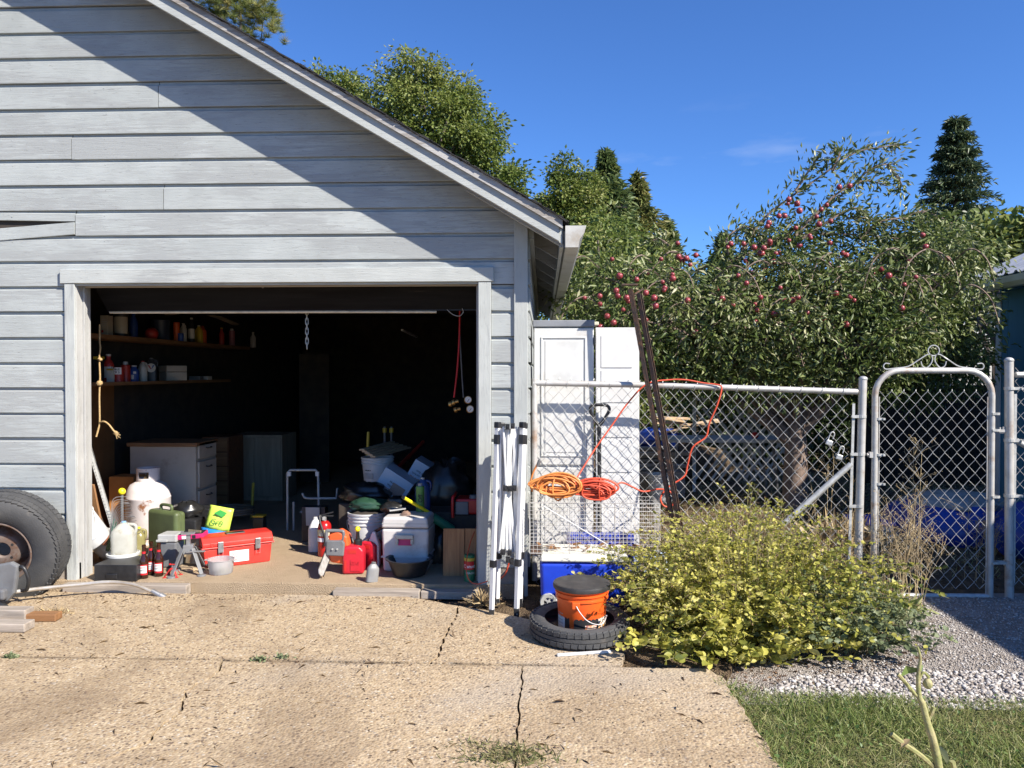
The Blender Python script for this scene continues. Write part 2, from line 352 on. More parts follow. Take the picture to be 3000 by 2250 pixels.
# driveway slabs with jagged cracks between them
drive = tag(link('driveway', None), kind='structure')
def jag(pts, amp=.012, step=.035, seed=1):
    rg = random.Random(seed); out = [pts[0]]
    for a, b in zip(pts, pts[1:]):
        a, b = Vector(a), Vector(b); n = max(2, int((b - a).length / step))
        d = (b - a).normalized(); q = Vector((-d.y, d.x))
        for i in range(1, n + 1):
            t = i / n; o = rg.uniform(-amp, amp) if i < n else 0
            v = a.lerp(b, t) + q * o; out.append((v.x, v.y))
    return out
def off(pl, dx, dy): return [(x + dx, y + dy) for x, y in pl]
crack1 = jag([xy(1342, 1775), xy(1339, 1805), xy(1317, 1834), xy(1306, 1863), xy(1292, 1889), xy(1288, 1918), xy(1263, 1938)], .012, .03, 3)
crack2 = jag([xy(1534, 1946), xy(1527, 2012), xy(1520, 2084), xy(1514, 2164), xy(1508, 2250), (-.1, -4.2), (-.12, -9)], .007, .03, 4)
crack3 = jag([xy(650, 1938), xy(633, 1972), xy(593, 1997), xy(542, 2026), xy(535, 2077), xy(506, 2106), xy(470, 2131), xy(427, 2178), xy(344, 2214), (-1.9, -2.5), (-2.6, -9)], .012, .03, 5)
JY = xy(800, 1937)[1]
def jl(x0, x1, dy, seed): return jag([(x0, JY + dy * 1.6), (x1, JY + dy * 1.6)], .007, .05, seed)
g1, g3 = .009, .006
x1e = crack1[-1][0]; x3s = crack3[0][0]; x2s = crack2[0][0]
top_slabs = [
    jag([(-6.5, -.13), (-.95, -.13), xy(1342, 1775)], .008, .08, 9) + off(crack1, -g1, 0)[1:] + jl(x1e - g1, -6.5, .007, 7),
    off(crack1, g1 * .6, 0) + jl(x1e + .01, x2s + .5, .007, 8) + [xy(1830, 1915), xy(1700, 1870), xy(1620, 1832), xy(1540, 1812), xy(1440, 1790)],
]
for s in top_slabs: obj('concrete_slab', MB().prism(s, -.09, 0, 'z'), M_conc, drive)
edge_r = jag([xy(2075, 1940), xy(2098, 1960), xy(2160, 2050), xy(2290, 2250), (.96, -2.8), (1.05, -9)], .012, .05, 13)
def strip_slab(left, right, ytop, ybot, dz):
    "slab between two crack lines, built as a strip of quads"
    fl = lambda pl: (np.array([p[1] for p in pl])[::-1], np.array([p[0] for p in pl])[::-1])
    (ly, lx), (ry, rx) = fl(left), fl(right); o1, o2 = np.argsort(ly), np.argsort(ry)
    ys = sorted({round(float(y), 4) for y in list(ly) + list(ry) if ybot < y < ytop} | {ytop, ybot}); vs = []; fs = []
    for y in ys:
        a, b = np.interp(y, ly[o1], lx[o1]), np.interp(y, ry[o2], rx[o2]); yy = y + (.004 * math.sin(y * 50) if y == ytop else 0)
        vs += [(a, yy, dz), (b, yy, dz), (b, yy, -.09), (a, yy, -.09)]
    for k in range(len(ys) - 1):
        p = 4 * k
        for q in range(4): fs.append((p + q, p + (q + 1) % 4, p + 4 + (q + 1) % 4, p + 4 + q))
    fs += [(0, 1, 2, 3), tuple(range(4 * len(ys) - 4, 4 * len(ys)))]
    obj('concrete_slab', MB().add(vs, fs), M_conc, drive)
strip_slab([(-6.5, JY), (-6.5, -9)], off(crack3, -g3, 0), JY - .010, -9, .003)
strip_slab(off(crack3, g3, 0), off(crack2, -.005, 0), JY - .010, -9, 0)
strip_slab(off(crack2, .005, 0), edge_r, JY - .02, -9, .0015)
# ---------------------------------------------------------------- garage
ga = thing('garage', 'grey-blue clapboard garage with gable roof and raised door', 'garage')
XR, XL, BY, DEP = -.106, -7.1, 0, 7.3
RS = .59                                   # roof slope
def zlow(x): return 2.366 - RS * (x - .111)  # lower edge of the right barge board
XRID = -3.6
def zroof(x): return (zlow(x) if x > XRID else zlow(2 * XRID - x)) + .10   # underside of the roof boards
OX0, OX1, OZ = P(268, 1200, 5.44).x, -.445, 2.14            # door opening
TX0, TX1 = P(190, 1200, 5.25).x, OX0 - .004
# backing wall with the door opening
wb = MB()
def wallpoly(x0, x1, z0):
    top = [(x, zroof(x) - .01) for x in ([x1, XRID, x0] if x0 < XRID < x1 else [x1, x0])]
    return [(x0, z0), (x1, z0)] + top
wb.prism(wallpoly(XL, OX0 - .012, .0), 0, .09); wb.prism(wallpoly(OX1 + .012, XR - .004, .0), 0, .09); wb.prism(wallpoly(OX0 - .012, OX1 + .012, OZ + .012), 0, .09)
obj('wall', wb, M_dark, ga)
# clapboards: each board its own piece
PZ = .1772
ZB = P(0, 767, 5.3).z - 12 * PZ               # bottom of the lowest full board
prof = [(-.026, 0), (-.0265, .006), (-.025, PZ - .030), (-.007, PZ - .019), (-.006, PZ - .001), (-.001, PZ - .001), (-.001, 0)]
def board(x0, x1, z, clip=True, dz0=0, dz1=0, pr=prof, bow=0):
    m = MB(); k = len(pr); n = max(1, int((x1 - x0) / .5)); vs = []; fs = []
    for j in range(n + 1):
        for (y, dz) in pr:
            xe = x1
            if clip: xe = min(x1, (2.366 + .10 - .012 + RS * .111 - (z + dz)) / RS)
            x = x0 + (xe - x0) * j / n; t = j / n
            vs.append((x, y + bow * math.sin(t * PI), z + dz + dz0 * (1 - t) + dz1 * t))
    for j in range(n):
        for i in range(k):
            fs.append((j * k + i, (j + 1) * k + i, (j + 1) * k + (i + 1) % k, j * k + (i + 1) % k))
    fs += [tuple(range(k)), tuple(range(n * k, n * k + k))[::-1]]
    return obj('siding_board', m.add(vs, fs), M_side, ga)
def pxx(px): return P(px, 600, 5.28).x
XC = -.196                                    # inner edge of corner board
joints = {18: [pxx(467)], 16: [pxx(212)], 14: [pxx(480)], 13: [pxx(221)], 20: [-4.4], 22: [-4.0], 7: [-4.0], 4: [-4.2]}
# find rows: row index r spans z = ZB + r*PZ
HZ = 2.236                                    # top of header trim
for r in range(0, 26):
    z = ZB + r * PZ; zt = z + PZ
    if z > zroof(-3.7): break
    rg = random.Random(100 + r)
    if zt < HZ - .02:
        segs = [(XL, TX0 + .004), (-.352, XC)]
    else: segs = [(XL, XC)]
    for (a, b) in segs:
        cuts = [a] + [c for c in joints.get(r, []) if a < c < b] + [b]
        for p, q in zip(cuts, cuts[1:]):
            if p + .05 > (2.366 + .09 + RS * .111 - z) / RS: continue
            if r == 13 and q < -3 and p < -4:     # split board, its lower half sprung away from the wall
                pu = [(y, dz) for y, dz in prof]
                up = [(-.022, .10), (-.021, PZ - .028), (-.009, PZ - .016), (-.008, PZ - .001), (-.001, PZ - .001), (-.001, .10)]
                lo_ = [(-.022, .008), (-.0225, .014), (-.0215, .092), (-.001, .092), (-.001, .008)]
                lo_ = [(y_ - .010 if y_ < -.01 else y_, z_) for y_, z_ in lo_]
                board(p, -4.62, z); board(-4.615, q - .004, z, True, .03, .0, up); board(-4.615, q - .004, z, True, -.10, .0, lo_, 0)
                continue
            board(p + (.0025 if p != a else 0), q - (.0025 if q != b else 0), z + rg.uniform(-.002, .002), True, rg.uniform(-.002, .002), rg.uniform(-.002, .002))
# nail heads on the boards near the joints
nl = MB()
for r in range(3, 21):
    for xx in (-3.72, -3.05, -2.45, -1.85, -1.2, -.6):
        if xx > (2.366 + RS * .111 - (ZB + r * PZ)) / RS - .3: continue
        if ZB + r * PZ < HZ and -3.5 < xx < -.34: continue
        for dz in (.03, .135):
            nl.lathe([(.004, 0), (.003, .0015), (0, .002)], 6, Matrix.Translation((xx + rnd.uniform(-.01, .01), -.0255, ZB + r * PZ + dz)) @ Matrix.Rotation(PI / 2, 4, 'X'))
tag(obj('nail_head', nl, M_side, ga), kind='stuff')
# corner board, door trim, jambs
obj('corner_board', MB().b(XC, XR + .004, -.046, .004, -.02, zroof(XR) - .004), M_trimv, ga, bevel=.003)
def trim(x0, x1, z0, z1, y0=-.046, y1=-.001, mat=None, bv=.003, nm='door_trim'): return obj(nm, MB().b(x0, x1, y0, y1, z0, z1), mat or M_trimv, ga, bevel=bv)
trim(TX0, TX1, .005, 2.137); trim(-.44, -.354, .005, 2.137)
trim(TX0 - .028, -.335, 2.139, HZ, -.052, -.001, M_trimh, nm='header_trim')
M_jamb = paintwood('jamb_paint', 2, (.40, .40, .385), (.3, .29, .27), .62); M_jambh = paintwood('jamb_paint_h', 0, (.36, .33, .28), (.28, .24, .2), .62)
obj('door_jamb', MB().b(OX0 - .0115, OX0, -.03, .14, .0, OZ), M_jamb, ga, bevel=.002); obj('door_jamb', MB().b(OX1, OX1 + .0115, -.03, .14, .0, OZ), M_jamb, ga, bevel=.002)
obj('door_stop', MB().b(OX0 + .001, OX0 + .016, .04, .075, .06, OZ - .015), M_jamb, ga, bevel=.002); obj('door_stop', MB().b(OX1 - .016, OX1 - .001, .04, .075, .06, OZ - .015), M_jamb, ga, bevel=.002)
obj('door_jamb', MB().b(OX0, OX1, -.028, .14, OZ - .001, OZ + .022), M_jambh, ga); obj('door_stop', MB().b(OX0 + .017, OX1 - .017, .04, .075, OZ - .02, OZ - .002), M_jambh, ga, bevel=.002)
# raised door: dark lower panel with its bottom tube, then the leaf running back under the ceiling
M_door = pm('door_panel_dark', (.008, .008, .009), (.016, .016, .017), sc_=3, rough=.6, spec=.05, stretch=(.3, 1, 4), dirt=(.045, .04, .03), dsc=6, dlo=.62, dhi=.8)
dr = obj('garage_door', MB().prism([(.16, 2.13), (.32, 1.975), (2.4, 2.09), (2.4, 2.13), (.34, 2.03), (.20, 2.15)], OX0 + .02, OX1 - .02, 'x'), M_door, ga, bevel=.003)
obj('bottom_rail', MB().tube([(OX0 + .03, .335, 1.966), (-1.6, .335, 1.965), (-.78, .335, 1.962)], .0095, 8), M_tan if False else pm('ivory_strip', (.66, .60, .48), (.5, .45, .36), sc_=20, rough=.5), dr)
obj('door_edge', MB().b(OX0 + .02, OX1 - .02, .318, .35, 1.972, 1.985), M_black, dr)
obj('pull_cord', MB().tube(curve([P(1305, 902, 5.62), P(1325, 920, 5.62), P(1345, 926, 5.62), P(1357, 915, 5.62), P(1354, 903, 5.6)]), .003, 6), M_lgrey, dr, smooth=60)
obj('eye_bolt', MB().tube([Vector((P(770, 838, 5.42))) + Vector((.009 * math.cos(a), 0, .013 * math.sin(a))) for a in np.linspace(0, 2 * PI, 14)[:-1]], .0025, 6, closed=True), M_steel, ga)
# roof: boards, rake trims, shingles
def slope_prism(x0, x1, off0, off1, y0, y1, right=True):
    f = (lambda x: zlow(x)) if right else (lambda x: zlow(2 * XRID - x))
    return MB().prism([(x0, f(x0) + off0), (x1, f(x1) + off0), (x1, f(x1) + off1), (x0, f(x0) + off1)], y0, y1)
EX = .128                                      # eave line
rf = obj('roof', slope_prism(XRID, EX, .102, .125, -.245, DEP + .25), M_dark, ga)
obj('roof_deck', slope_prism(2 * XRID - EX, XRID, .102, .125, -.245, DEP + .25, False), M_dark, rf)
M_shin = pm('asphalt_shingle', (.018, .018, .019), (.04, .038, .036), sc_=60, rough=.95, bump=.6, bsc=200)
barge = MB().prism([(XRID - .0, zlow(XRID)), (.105, zlow(.105)), (.105, zlow(.105) + .105), (EX, zlow(EX) + .127), (XRID, zlow(XRID) + .127)], -.285, -.247)
obj('barge_board', barge, M_trimh, ga, bevel=.002)
obj('barge_board', MB().prism([(XRID, zlow(XRID)), (2 * XRID - EX, zlow(EX)), (2 * XRID - EX, zlow(EX) + .127), (XRID, zlow(XRID) + .127)], -.285, -.247), M_trimh, ga, bevel=.002)
tm = MB(); n = 90; rg = random.Random(5)
top = [(XRID + (EX - XRID) * i / n, 0) for i in range(n + 1)]
poly = [(x, zlow(x) + .092) for x, _ in top] + [(x, zlow(x) + .157 - (rg.uniform(.0, .016) if rg.random() < .5 else rg.uniform(0, .004))) for x, _ in top[::-1]]
obj('rake_trim', tm.prism(poly, -.306, -.287), M_rakew, ga, bevel=0)
obj('rake_trim', MB().prism([(XRID, zlow(XRID) + .09), (2 * XRID - EX, zlow(EX) + .09), (2 * XRID - EX, zlow(EX) + .155), (XRID, zlow(XRID) + .155)], -.306, -.287), M_rakew, ga)
# eave end block below the trim
obj('fascia_end', MB().prism([(.106, zlow(.106) - .004), (EX - .002, zlow(EX) - .004), (EX - .002, zlow(EX) + .092), (.106, zlow(.106) + .092)], -.275, -.25), M_trimh, ga)
# shingle courses, each course a strip overhanging the rake with a ragged end
ncs = 33; rg = random.Random(8)
for i in range(ncs):
    s0 = EX + .035 - i * .127; s1 = s0 - .30
    if s1 < XRID: s1 = XRID
    m = MB(); y = -.312 - rg.uniform(0, .012)
    for k in range(3):
        ye = y + k * .004; zz = .128 + .004 * k
        a, bq = s0 + rg.uniform(-.006, .006), s1
        m.prism([(a, zlow(a) + zz + .028), (bq, zlow(bq) + zz + .018), (bq, zlow(bq) + zz + .021), (a, zlow(a) + zz + .034)], ye - rg.uniform(0, .004), DEP + .25)
        break
    obj('shingle_course', m, M_shin, rf)
m = MB()   # curled and broken shingle edge bits along the rake
for i in range(120):
    x = XRID + (EX - XRID) * rg.random(); zz = zlow(x) + .150 + rg.uniform(0, .012); l = rg.uniform(.02, .10)
    m.box((x, -.306 - rg.uniform(0, .008), zz), (l, .024, rg.uniform(.003, .007)), (rg.uniform(-.3, .3), math.atan(RS) + rg.uniform(-.12, .12), 0))
tag(obj('shingle_edge', m, M_shin, rf), kind='stuff')
obj('shingle_course', slope_prism(2 * XRID - EX - .03, XRID, .128, .15, -.35, DEP + .25, False), M_shin, rf)
# rafters, fascia, gutter on the right eave
M_raft = paintwood('rafter_paint', 0, (.32, .33, .33), (.2, .19, .17), .62)
for i in range(12):
    y = -.21 + i * .61
    obj('rafter', MB().prism([(XR - .4, zlow(XR - .4) - .008), (EX - .02, zlow(EX) - .0), (EX - .02, zlow(EX) + .10), (XR - .4, zlow(XR - .4) + .10)], y, y + .042), M_raft, ga)
obj('fascia', MB().b(EX - .018, EX + .006, -.248, DEP + .2, zlow(EX) - .02, zlow(EX) + .118), M_trimv, ga)
M_gut = pm('gutter_paint', (.50, .50, .47), (.42, .41, .38), sc_=4, rough=.45, dirt=(.34, .30, .24), dsc=4)
gp = [(0, 0), (0, .135), (.125, .14), (.118, .125), (.105, .09), (.085, .055), (.075, 0)]
gx, gz = .150, 2.333
gu = MB(); k = len(gp)
sh = [(gx, gz + .135), (gx, gz), (gx + .075, gz), (gx + .08, gz + .05), (gx + .112, gz + .095), (gx + .122, gz + .135), (gx + .130, gz + .137), (gx + .130, gz + .13), (gx + .118, gz + .09), (gx + .086, gz + .045), (gx + .081, gz - .005), (gx - .004, gz - .005), (gx - .004, gz + .135)]
gu.prism(sh, -.29, DEP + .2)
gt = obj('gutter', gu, M_gut, ga)
obj('end_cap', MB().prism([(gx - .004, gz + .135), (gx - .004, gz - .005), (gx + .081, gz - .005), (gx + .088, gz + .045), (gx + .12, gz + .09), (gx + .128, gz + .135)], -.294, -.288), M_gut, gt)
obj('drip_edge', MB().b(EX + .008, gx - .005, -.29, DEP + .2, gz - .01, gz + .10), M_black, gt)
# right side wall clapboards
for r in range(13):
    z = ZB + r * PZ
    if z > zroof(XR) - .02: break
    m = MB(); m.prism([(XR + .02, z), (XR + .018, z + PZ - .028), (XR + .006, z + PZ - .014), (XR + .005, z + PZ - .002), (XR - .002, z + PZ - .002), (XR - .002, z)], .006, DEP)
    obj('siding_board', m, M_sidey, ga)
obj('frieze_board', MB().b(XR + .005, XR + .045, .006, DEP, zroof(XR) - .16, zroof(XR) - .06), M_sidey, ga)
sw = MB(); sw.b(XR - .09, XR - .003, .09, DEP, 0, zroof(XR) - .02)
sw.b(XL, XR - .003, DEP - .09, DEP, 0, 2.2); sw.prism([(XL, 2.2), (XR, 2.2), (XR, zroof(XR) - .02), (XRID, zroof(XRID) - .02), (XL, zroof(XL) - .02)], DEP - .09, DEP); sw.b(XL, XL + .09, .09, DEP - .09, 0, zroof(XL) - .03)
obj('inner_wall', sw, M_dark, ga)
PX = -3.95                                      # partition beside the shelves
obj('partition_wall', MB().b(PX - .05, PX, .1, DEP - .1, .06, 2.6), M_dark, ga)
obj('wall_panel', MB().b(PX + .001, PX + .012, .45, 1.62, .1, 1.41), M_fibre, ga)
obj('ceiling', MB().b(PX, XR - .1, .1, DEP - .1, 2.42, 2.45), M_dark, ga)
for q in ((XL, OX0), (OX1, XR - .004)): obj('foundation', MB().b(q[0], q[1], -.02, .0, -.06, ZB + .002), pm('foundation', (.3, .26, .22), (.2, .17, .14), rough=.9, bump=.3), ga)
struct('garage_floor', MB().b(XL, XR - .02, -.055, DEP, -.05, .06), M_floor, bevel=.006)
# old timbers along the sill
for (x0, x1, y0, y1, h, lab) in ((pxx(200), pxx(560), -.13, -.058, .052, 'long grey sill timber lying under left half of garage door'), (pxx(985), pxx(1235), -.15, -.06, .036, 'cracked grey sill timber in sun below the gas cans'), (pxx(1238), pxx(1405), -.14, -.06, .034, 'shaded sill timber at right end of doorway')):
    tag(obj('sill_timber', MB().b(x0, x1, y0, y1, -.02, h), M_gwood, bevel=.006), lab, 'timber', 'sill timbers')
# ---------------------------------------------------------------- foliage tools
TM = {
    'leaf': ([(0, 0, 0), (-.5, .45, .12), (0, 1, -.08), (.5, .45, .12)], [(0, 3, 2), (0, 2, 1)]),
    'needle': ([(-.5, 0, 0), (.5, 0, 0), (0, 1, 0)], [(0, 1, 2)]),
    'blade': ([(-.5, 0, 0), (.5, 0, 0), (-.35, .55, .10), (.35, .55, .10), (0, 1, .42)], [(0, 1, 3), (0, 3, 2), (2, 3, 4)]),
    'oval': ([(0, 0, 0), (-.38, .2, .07), (-.5, .5, .10), (-.3, .82, .04), (0, 1, -.10), (.3, .82, .04), (.5, .5, .10), (.38, .2, .07), (0, .5, -.02)],
             [(0, 8, 1), (1, 8, 2), (2, 8, 3), (3, 8, 4), (4, 8, 5), (5, 8, 6), (6, 8, 7), (7, 8, 0)]),
    'stone': None,
}
def unit(a): return a / np.maximum(np.linalg.norm(a, axis=1, keepdims=True), 1e-9)
def np_mesh(name, V, Fc, mat, tint=None):
    me = bpy.data.meshes.new(name); nv, nf, k = len(V), len(Fc), Fc.shape[1]
    me.vertices.add(nv); me.vertices.foreach_set('co', V.astype(np.float32).ravel())
    me.loops.add(nf * k); me.loops.foreach_set('vertex_index', Fc.astype(np.int32).ravel())
    me.polygons.add(nf); me.polygons.foreach_set('loop_start', np.arange(0, nf * k, k, dtype=np.int32))
    me.update(calc_edges=True)
    if tint is not None:
        at = me.attributes.new('tint', 'FLOAT', 'FACE'); at.data.foreach_set('value', tint.astype(np.float32))
    me.materials.append(mat); return me
def scatter(name, pos, size, mat, parent=None, dirs=None, wid=.4, tmpl='leaf', up=.6, tint=None, loc=(0, 0, 0)):
    n = len(pos); tv, tf = TM[tmpl]; tv = np.array(tv, float); tf = np.array(tf)
    a = unit(npr.normal(size=(n, 3)) if dirs is None else np.asarray(dirs, float))
    nr = npr.normal(size=(n, 3)); nr[:, 2] += up * 1.6; sd = unit(np.cross(a, nr)); nm = np.cross(sd, a)
    size = np.broadcast_to(np.asarray(size, float), (n,)); wd = size * wid
    V = (pos[:, None, :] + tv[None, :, 0, None] * sd[:, None, :] * wd[:, None, None] + tv[None, :, 1, None] * a[:, None, :] * size[:, None, None] + tv[None, :, 2, None] * nm[:, None, :] * size[:, None, None])
    Fc = (tf[None] + (np.arange(n) * len(tv))[:, None, None]).reshape(-1, tf.shape[1])
    tt = np.repeat(npr.rand(n) if tint is None else tint, len(tf))
    me = np_mesh(name, V.reshape(-1, 3), Fc, mat, np.clip(tt, 0, 1))
    return link(name, me, parent, loc)
def blob_points(blobs, n, shell=.55):
    "cluster centres spread through ellipsoids, denser towards the outside"
    vol = np.array([r[0] * r[1] * r[2] for _, r in blobs]) ** .75; pick = npr.choice(len(blobs), n, p=vol / vol.sum())
    d = unit(npr.normal(size=(n, 3))); rad = (shell + (1 - shell) * npr.rand(n)) ** .8
    c = np.array([b[0] for b in blobs])[pick]; r = np.array([b[1] for b in blobs])[pick]
    return c + d * r * rad[:, None]
def clumps(cen, per, spread, flat=.7):
    n = len(cen); p = np.repeat(cen, per, 0); q = npr.normal(size=(n * per, 3)) * spread; q[:, 2] *= flat; return p + q, q
M_bark = pm('bark', (.10, .08, .065), (.17, .14, .12), sc_=18, rough=.95, bump=.8, bsc=40, stretch=(1, 1, .3))
M_barkl = pm('apple_bark', (.16, .115, .09), (.26, .19, .15), sc_=18, rough=.9, bump=.6, bsc=40)
def limbs(base, top, r0, targets, r1=.02, nm=5):
    m = MB(); base = Vector(base); top = Vector(top)
    trunk = [base + (top - base) * t + Vector((math.sin(t * 5) * .06, math.cos(t * 4) * .05, 0)) * (top - base).length * .1 for t in [i / 8 for i in range(9)]]
    m.tube(trunk, [r0 * (1 - .55 * i / 8) for i in range(9)], 9)
    for c in targets:
        c = Vector(c); h = min(.98, max(.25, .35 + .5 * rnd.random())); s = base.lerp(top, h)
        mid = s.lerp(c, .5) + Vector((rnd.uniform(-.1, .1), rnd.uniform(-.1, .1), .12)) * (c - s).length
        m.tube(curve([s, mid, c], 4), [r0 * .36 * (1 - i / 9) ** 1.8 + r1 for i in range(9)], nm)
    return m
def broadleaf(name, label, base, top, r0, blobs, ncl, per, spread, lsize, mat, group=None, wid=.55, nl=40, bark=None, shell=.5, tintf=None):
    t = thing(name, label, 'tree', base, group=group); b = np.array(base)
    cen = blob_points(blobs, ncl, shell); pos, q = clumps(cen, per, spread)
    nrm = unit(q + npr.normal(size=q.shape) * .3 * spread)
    cl_t = np.repeat(npr.rand(ncl) * .45, per) + npr.rand(len(pos)) * .55
    if tintf is not None: cl_t = cl_t * .6 + .4 * tintf(pos)
    scatter('crown', pos - b, lsize * (.6 + .7 * npr.rand(len(pos))), mat, t, dirs=nrm + np.array([0, 0, -.25]), wid=wid, tint=cl_t)
    idx = npr.choice(ncl, min(nl, ncl), replace=False)
    obj('trunk', limbs((0, 0, 0), Vector(top) - Vector(base), r0, [cen[i] - b for i in idx]), bark or M_bark, t, smooth=50)
    return t
def conifer(name, label, base, h, rad, mat, n=7000, group=None, pw=.85, z0=.12, csize=.5, droop=.25, layers=0, wid=.3):
    t = thing(name, label, 'tree', base, group=group)
    tr = MB().tube([(0, 0, 0), (0, 0, h * .5), (0, 0, h * .98)], [rad * .07, rad * .04, .02], 7)
    nb = int(n / 36); k = 36; tt = z0 + (1 - z0) * npr.rand(nb) ** 1.1
    if layers: tt = z0 + (1 - z0) * (np.floor((tt - z0) / (1 - z0) * layers) + npr.rand(nb) * .22) / layers
    az = npr.rand(nb) * 2 * PI; ln = rad * (1 - tt) ** pw * (.45 + .75 * npr.rand(nb)) + .02 * rad
    u = np.sort(npr.rand(nb, k), 1) ** .7; x = u * ln[:, None]
    ang = az[:, None] + npr.normal(size=(nb, k)) * .18 * (1 - .2 * u)
    z = (tt * h)[:, None] - droop * x * u + x * .06 + npr.normal(size=(nb, k)) * .05 * rad * .5
    pos = np.stack([np.cos(ang) * x, np.sin(ang) * x, z], -1).reshape(-1, 3)
    d = np.stack([np.cos(ang), np.sin(ang), -.15 + npr.normal(size=(nb, k)) * .35], -1).reshape(-1, 3) + npr.normal(size=(nb * k, 3)) * .45
    tint = np.repeat(npr.rand(nb) * .5, k) + npr.rand(nb * k) * .5
    scatter('crown', pos, csize * (.5 + .8 * npr.rand(nb * k)), mat, t, dirs=d, wid=wid, tint=tint)
    for i in range(0, nb, 6):
        a = az[i]; e = ln[i] * .8
        tr.tube([(0, 0, tt[i] * h), (math.cos(a) * e, math.sin(a) * e, tt[i] * h - droop * e * .6)], [rad * .012, rad * .004], 4)
    obj('trunk', tr, M_bark, t); return t
ML_oak = leafmat('oak_leaf', [(.06, .10, .02), (.12, .17, .035), (.22, .26, .06), (.42, .40, .16)], .4)
ML_con = leafmat('conifer_needles', [(.07, .12, .04), (.14, .19, .065), (.26, .29, .12)], .3)
ML_con2 = leafmat('pine_needles', [(.08, .11, .035), (.17, .20, .06), (.34, .28, .11)], .25)
ML_fir = leafmat('fir_needles', [(.035, .065, .035), (.085, .125, .06), (.17, .20, .09)], .15)
ML_app = leafmat('apple_leaf', [(.05, .08, .02), (.105, .15, .035), (.20, .235, .08), (.45, .44, .26)], .28, .42)
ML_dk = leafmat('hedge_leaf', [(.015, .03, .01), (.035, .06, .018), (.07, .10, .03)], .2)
# far trees
broadleaf('oak_tree', 'tall broad oak with yellowing leaves rising behind the garage roof', P(1270, 1100, 20) * 1 - Vector((0, 0, 1.4)), P(1270, 420, 20), .28,
          [(P(1250, 330, 20), (1.25, 1.2, 1.35)), (P(1150, 300, 20.2), (.75, .9, .9)), (P(1340, 420, 20), (1.2, 1.2, 1.3)), (P(1430, 560, 20), (.95, 1.2, 1.2)), (P(1240, 560, 20.4), (1.5, 1.4, 1.6)), (P(1190, 210, 20), (.42, .5, .5)), (P(1245, 195, 19.8), (.3, .4, .45))],
          460, 105, .15, .105, ML_oak, 'trees behind the garage', nl=60, tintf=lambda p: np.clip((p[:, 2] - 5) / 5, 0, 1))
broadleaf('oak_tree', 'small oak top peeping over middle of the roof slope', P(965, 1100, 22) - Vector((0, 0, 1.4)), P(970, 300, 22), .2,
          [(P(975, 245, 22), (.75, .6, .65)), (P(1010, 300, 22), (.6, .6, .7)), (P(930, 320, 22), (.8, .6, .9))], 90, 95, .15, .11, ML_oak, 'trees behind the garage', nl=14)
broadleaf('oak_tree', 'green oak beside the gutter, left of the pointed conifers', P(1690, 1100, 26) - Vector((0, 0, 1.4)), P(1680, 650, 26), .25,
          [(P(1650, 580, 26), (.75, .9, 1.1)), (P(1610, 640, 26), (.6, .8, .9)), (P(1700, 640, 26), (.9, .9, 1.2)), (P(1720, 560, 26), (.5, .6, .8)), (P(1720, 800, 25.5), (1.3, 1.2, 1.6)), (P(1800, 760, 25), (1.2, 1, 1.2)), (P(1655, 500, 26), (.28, .4, .5))], 330, 90, .16, .13, ML_oak, 'trees behind the garage', nl=40)
for (px, py, D, r, lab, n) in ((1775, 455, 36, 2.3, 'tallest pointed conifer right of the gutter', 15300), (1868, 520, 38, 2.2, 'pale green conifer standing right of the tallest one', 13600), (1960, 648, 40, .95, 'small dark conifer tip above the apple branches', 6800), (2118, 690, 44, 1.5, 'distant conifer seen low between two apple boughs', 7650), (1825, 600, 37, 2.2, 'bushy conifer squeezed between the two tallest tips', 10200)):
    tp = P(px, py, D); bs = Vector((tp.x, tp.y, -.05))
    conifer('conifer_tree', lab, bs, tp.z + .05, r * 2.6, ML_con if px not in (1868, 1825) else ML_con2, n, 'conifers beyond the yard', 1.0, .1, .38, .3, 0, .26)
tp = P(2803, 322, 42)
conifer('fir_tree', 'dark layered fir standing alone at right against the sky', (tp.x, tp.y, -.05), tp.z, 4.5, ML_fir, 36000, None, .85, .15, .32, .16, 17, .26)
# long-needled pine over the roof at top left
tb = P(720, 1100, 24); pt = thing('pine_tree', 'long-needled pine showing above roof at top left', 'tree', (tb.x, tb.y, -.05)); o0 = np.array((tb.x, tb.y, -.05))
blobs = [(P(740, 40, 24), (.9, .9, 1.0)), (P(660, 0, 24), (1.2, 1.0, .9)), (P(800, 60, 24), (.28, .5, .8)), (P(780, -60, 24), (.45, .5, .5)), (P(620, 60, 24.5), (1, 1, 1)), (P(830, 120, 24), (.2, .3, .3)), (P(700, 260, 24), (1.5, 1.3, 1.4)), (P(720, 480, 24), (1.8, 1.6, 1.4))]
cen = blob_points(blobs, 1000, .05); per = 80; d = unit(npr.normal(size=(1000 * per, 3))); d[:, 2] = np.abs(d[:, 2]) * .8 + .1
pos = np.repeat(cen, per, 0)
scatter('crown', pos - o0, .26 * (.7 + .5 * npr.rand(len(pos))), leafmat('long_needles', [(.14, .18, .05), (.26, .30, .09), (.48, .38, .16)], .35), pt, dirs=d, wid=.045, tmpl='needle', tint=np.repeat(npr.rand(1000) * .6, per) + npr.rand(len(pos)) * .4)
obj('trunk', limbs((0, 0, 0), Vector((0, 0, 15)), .07, [c - o0 for c in cen[:16]], .01), M_bark, pt, smooth=50)
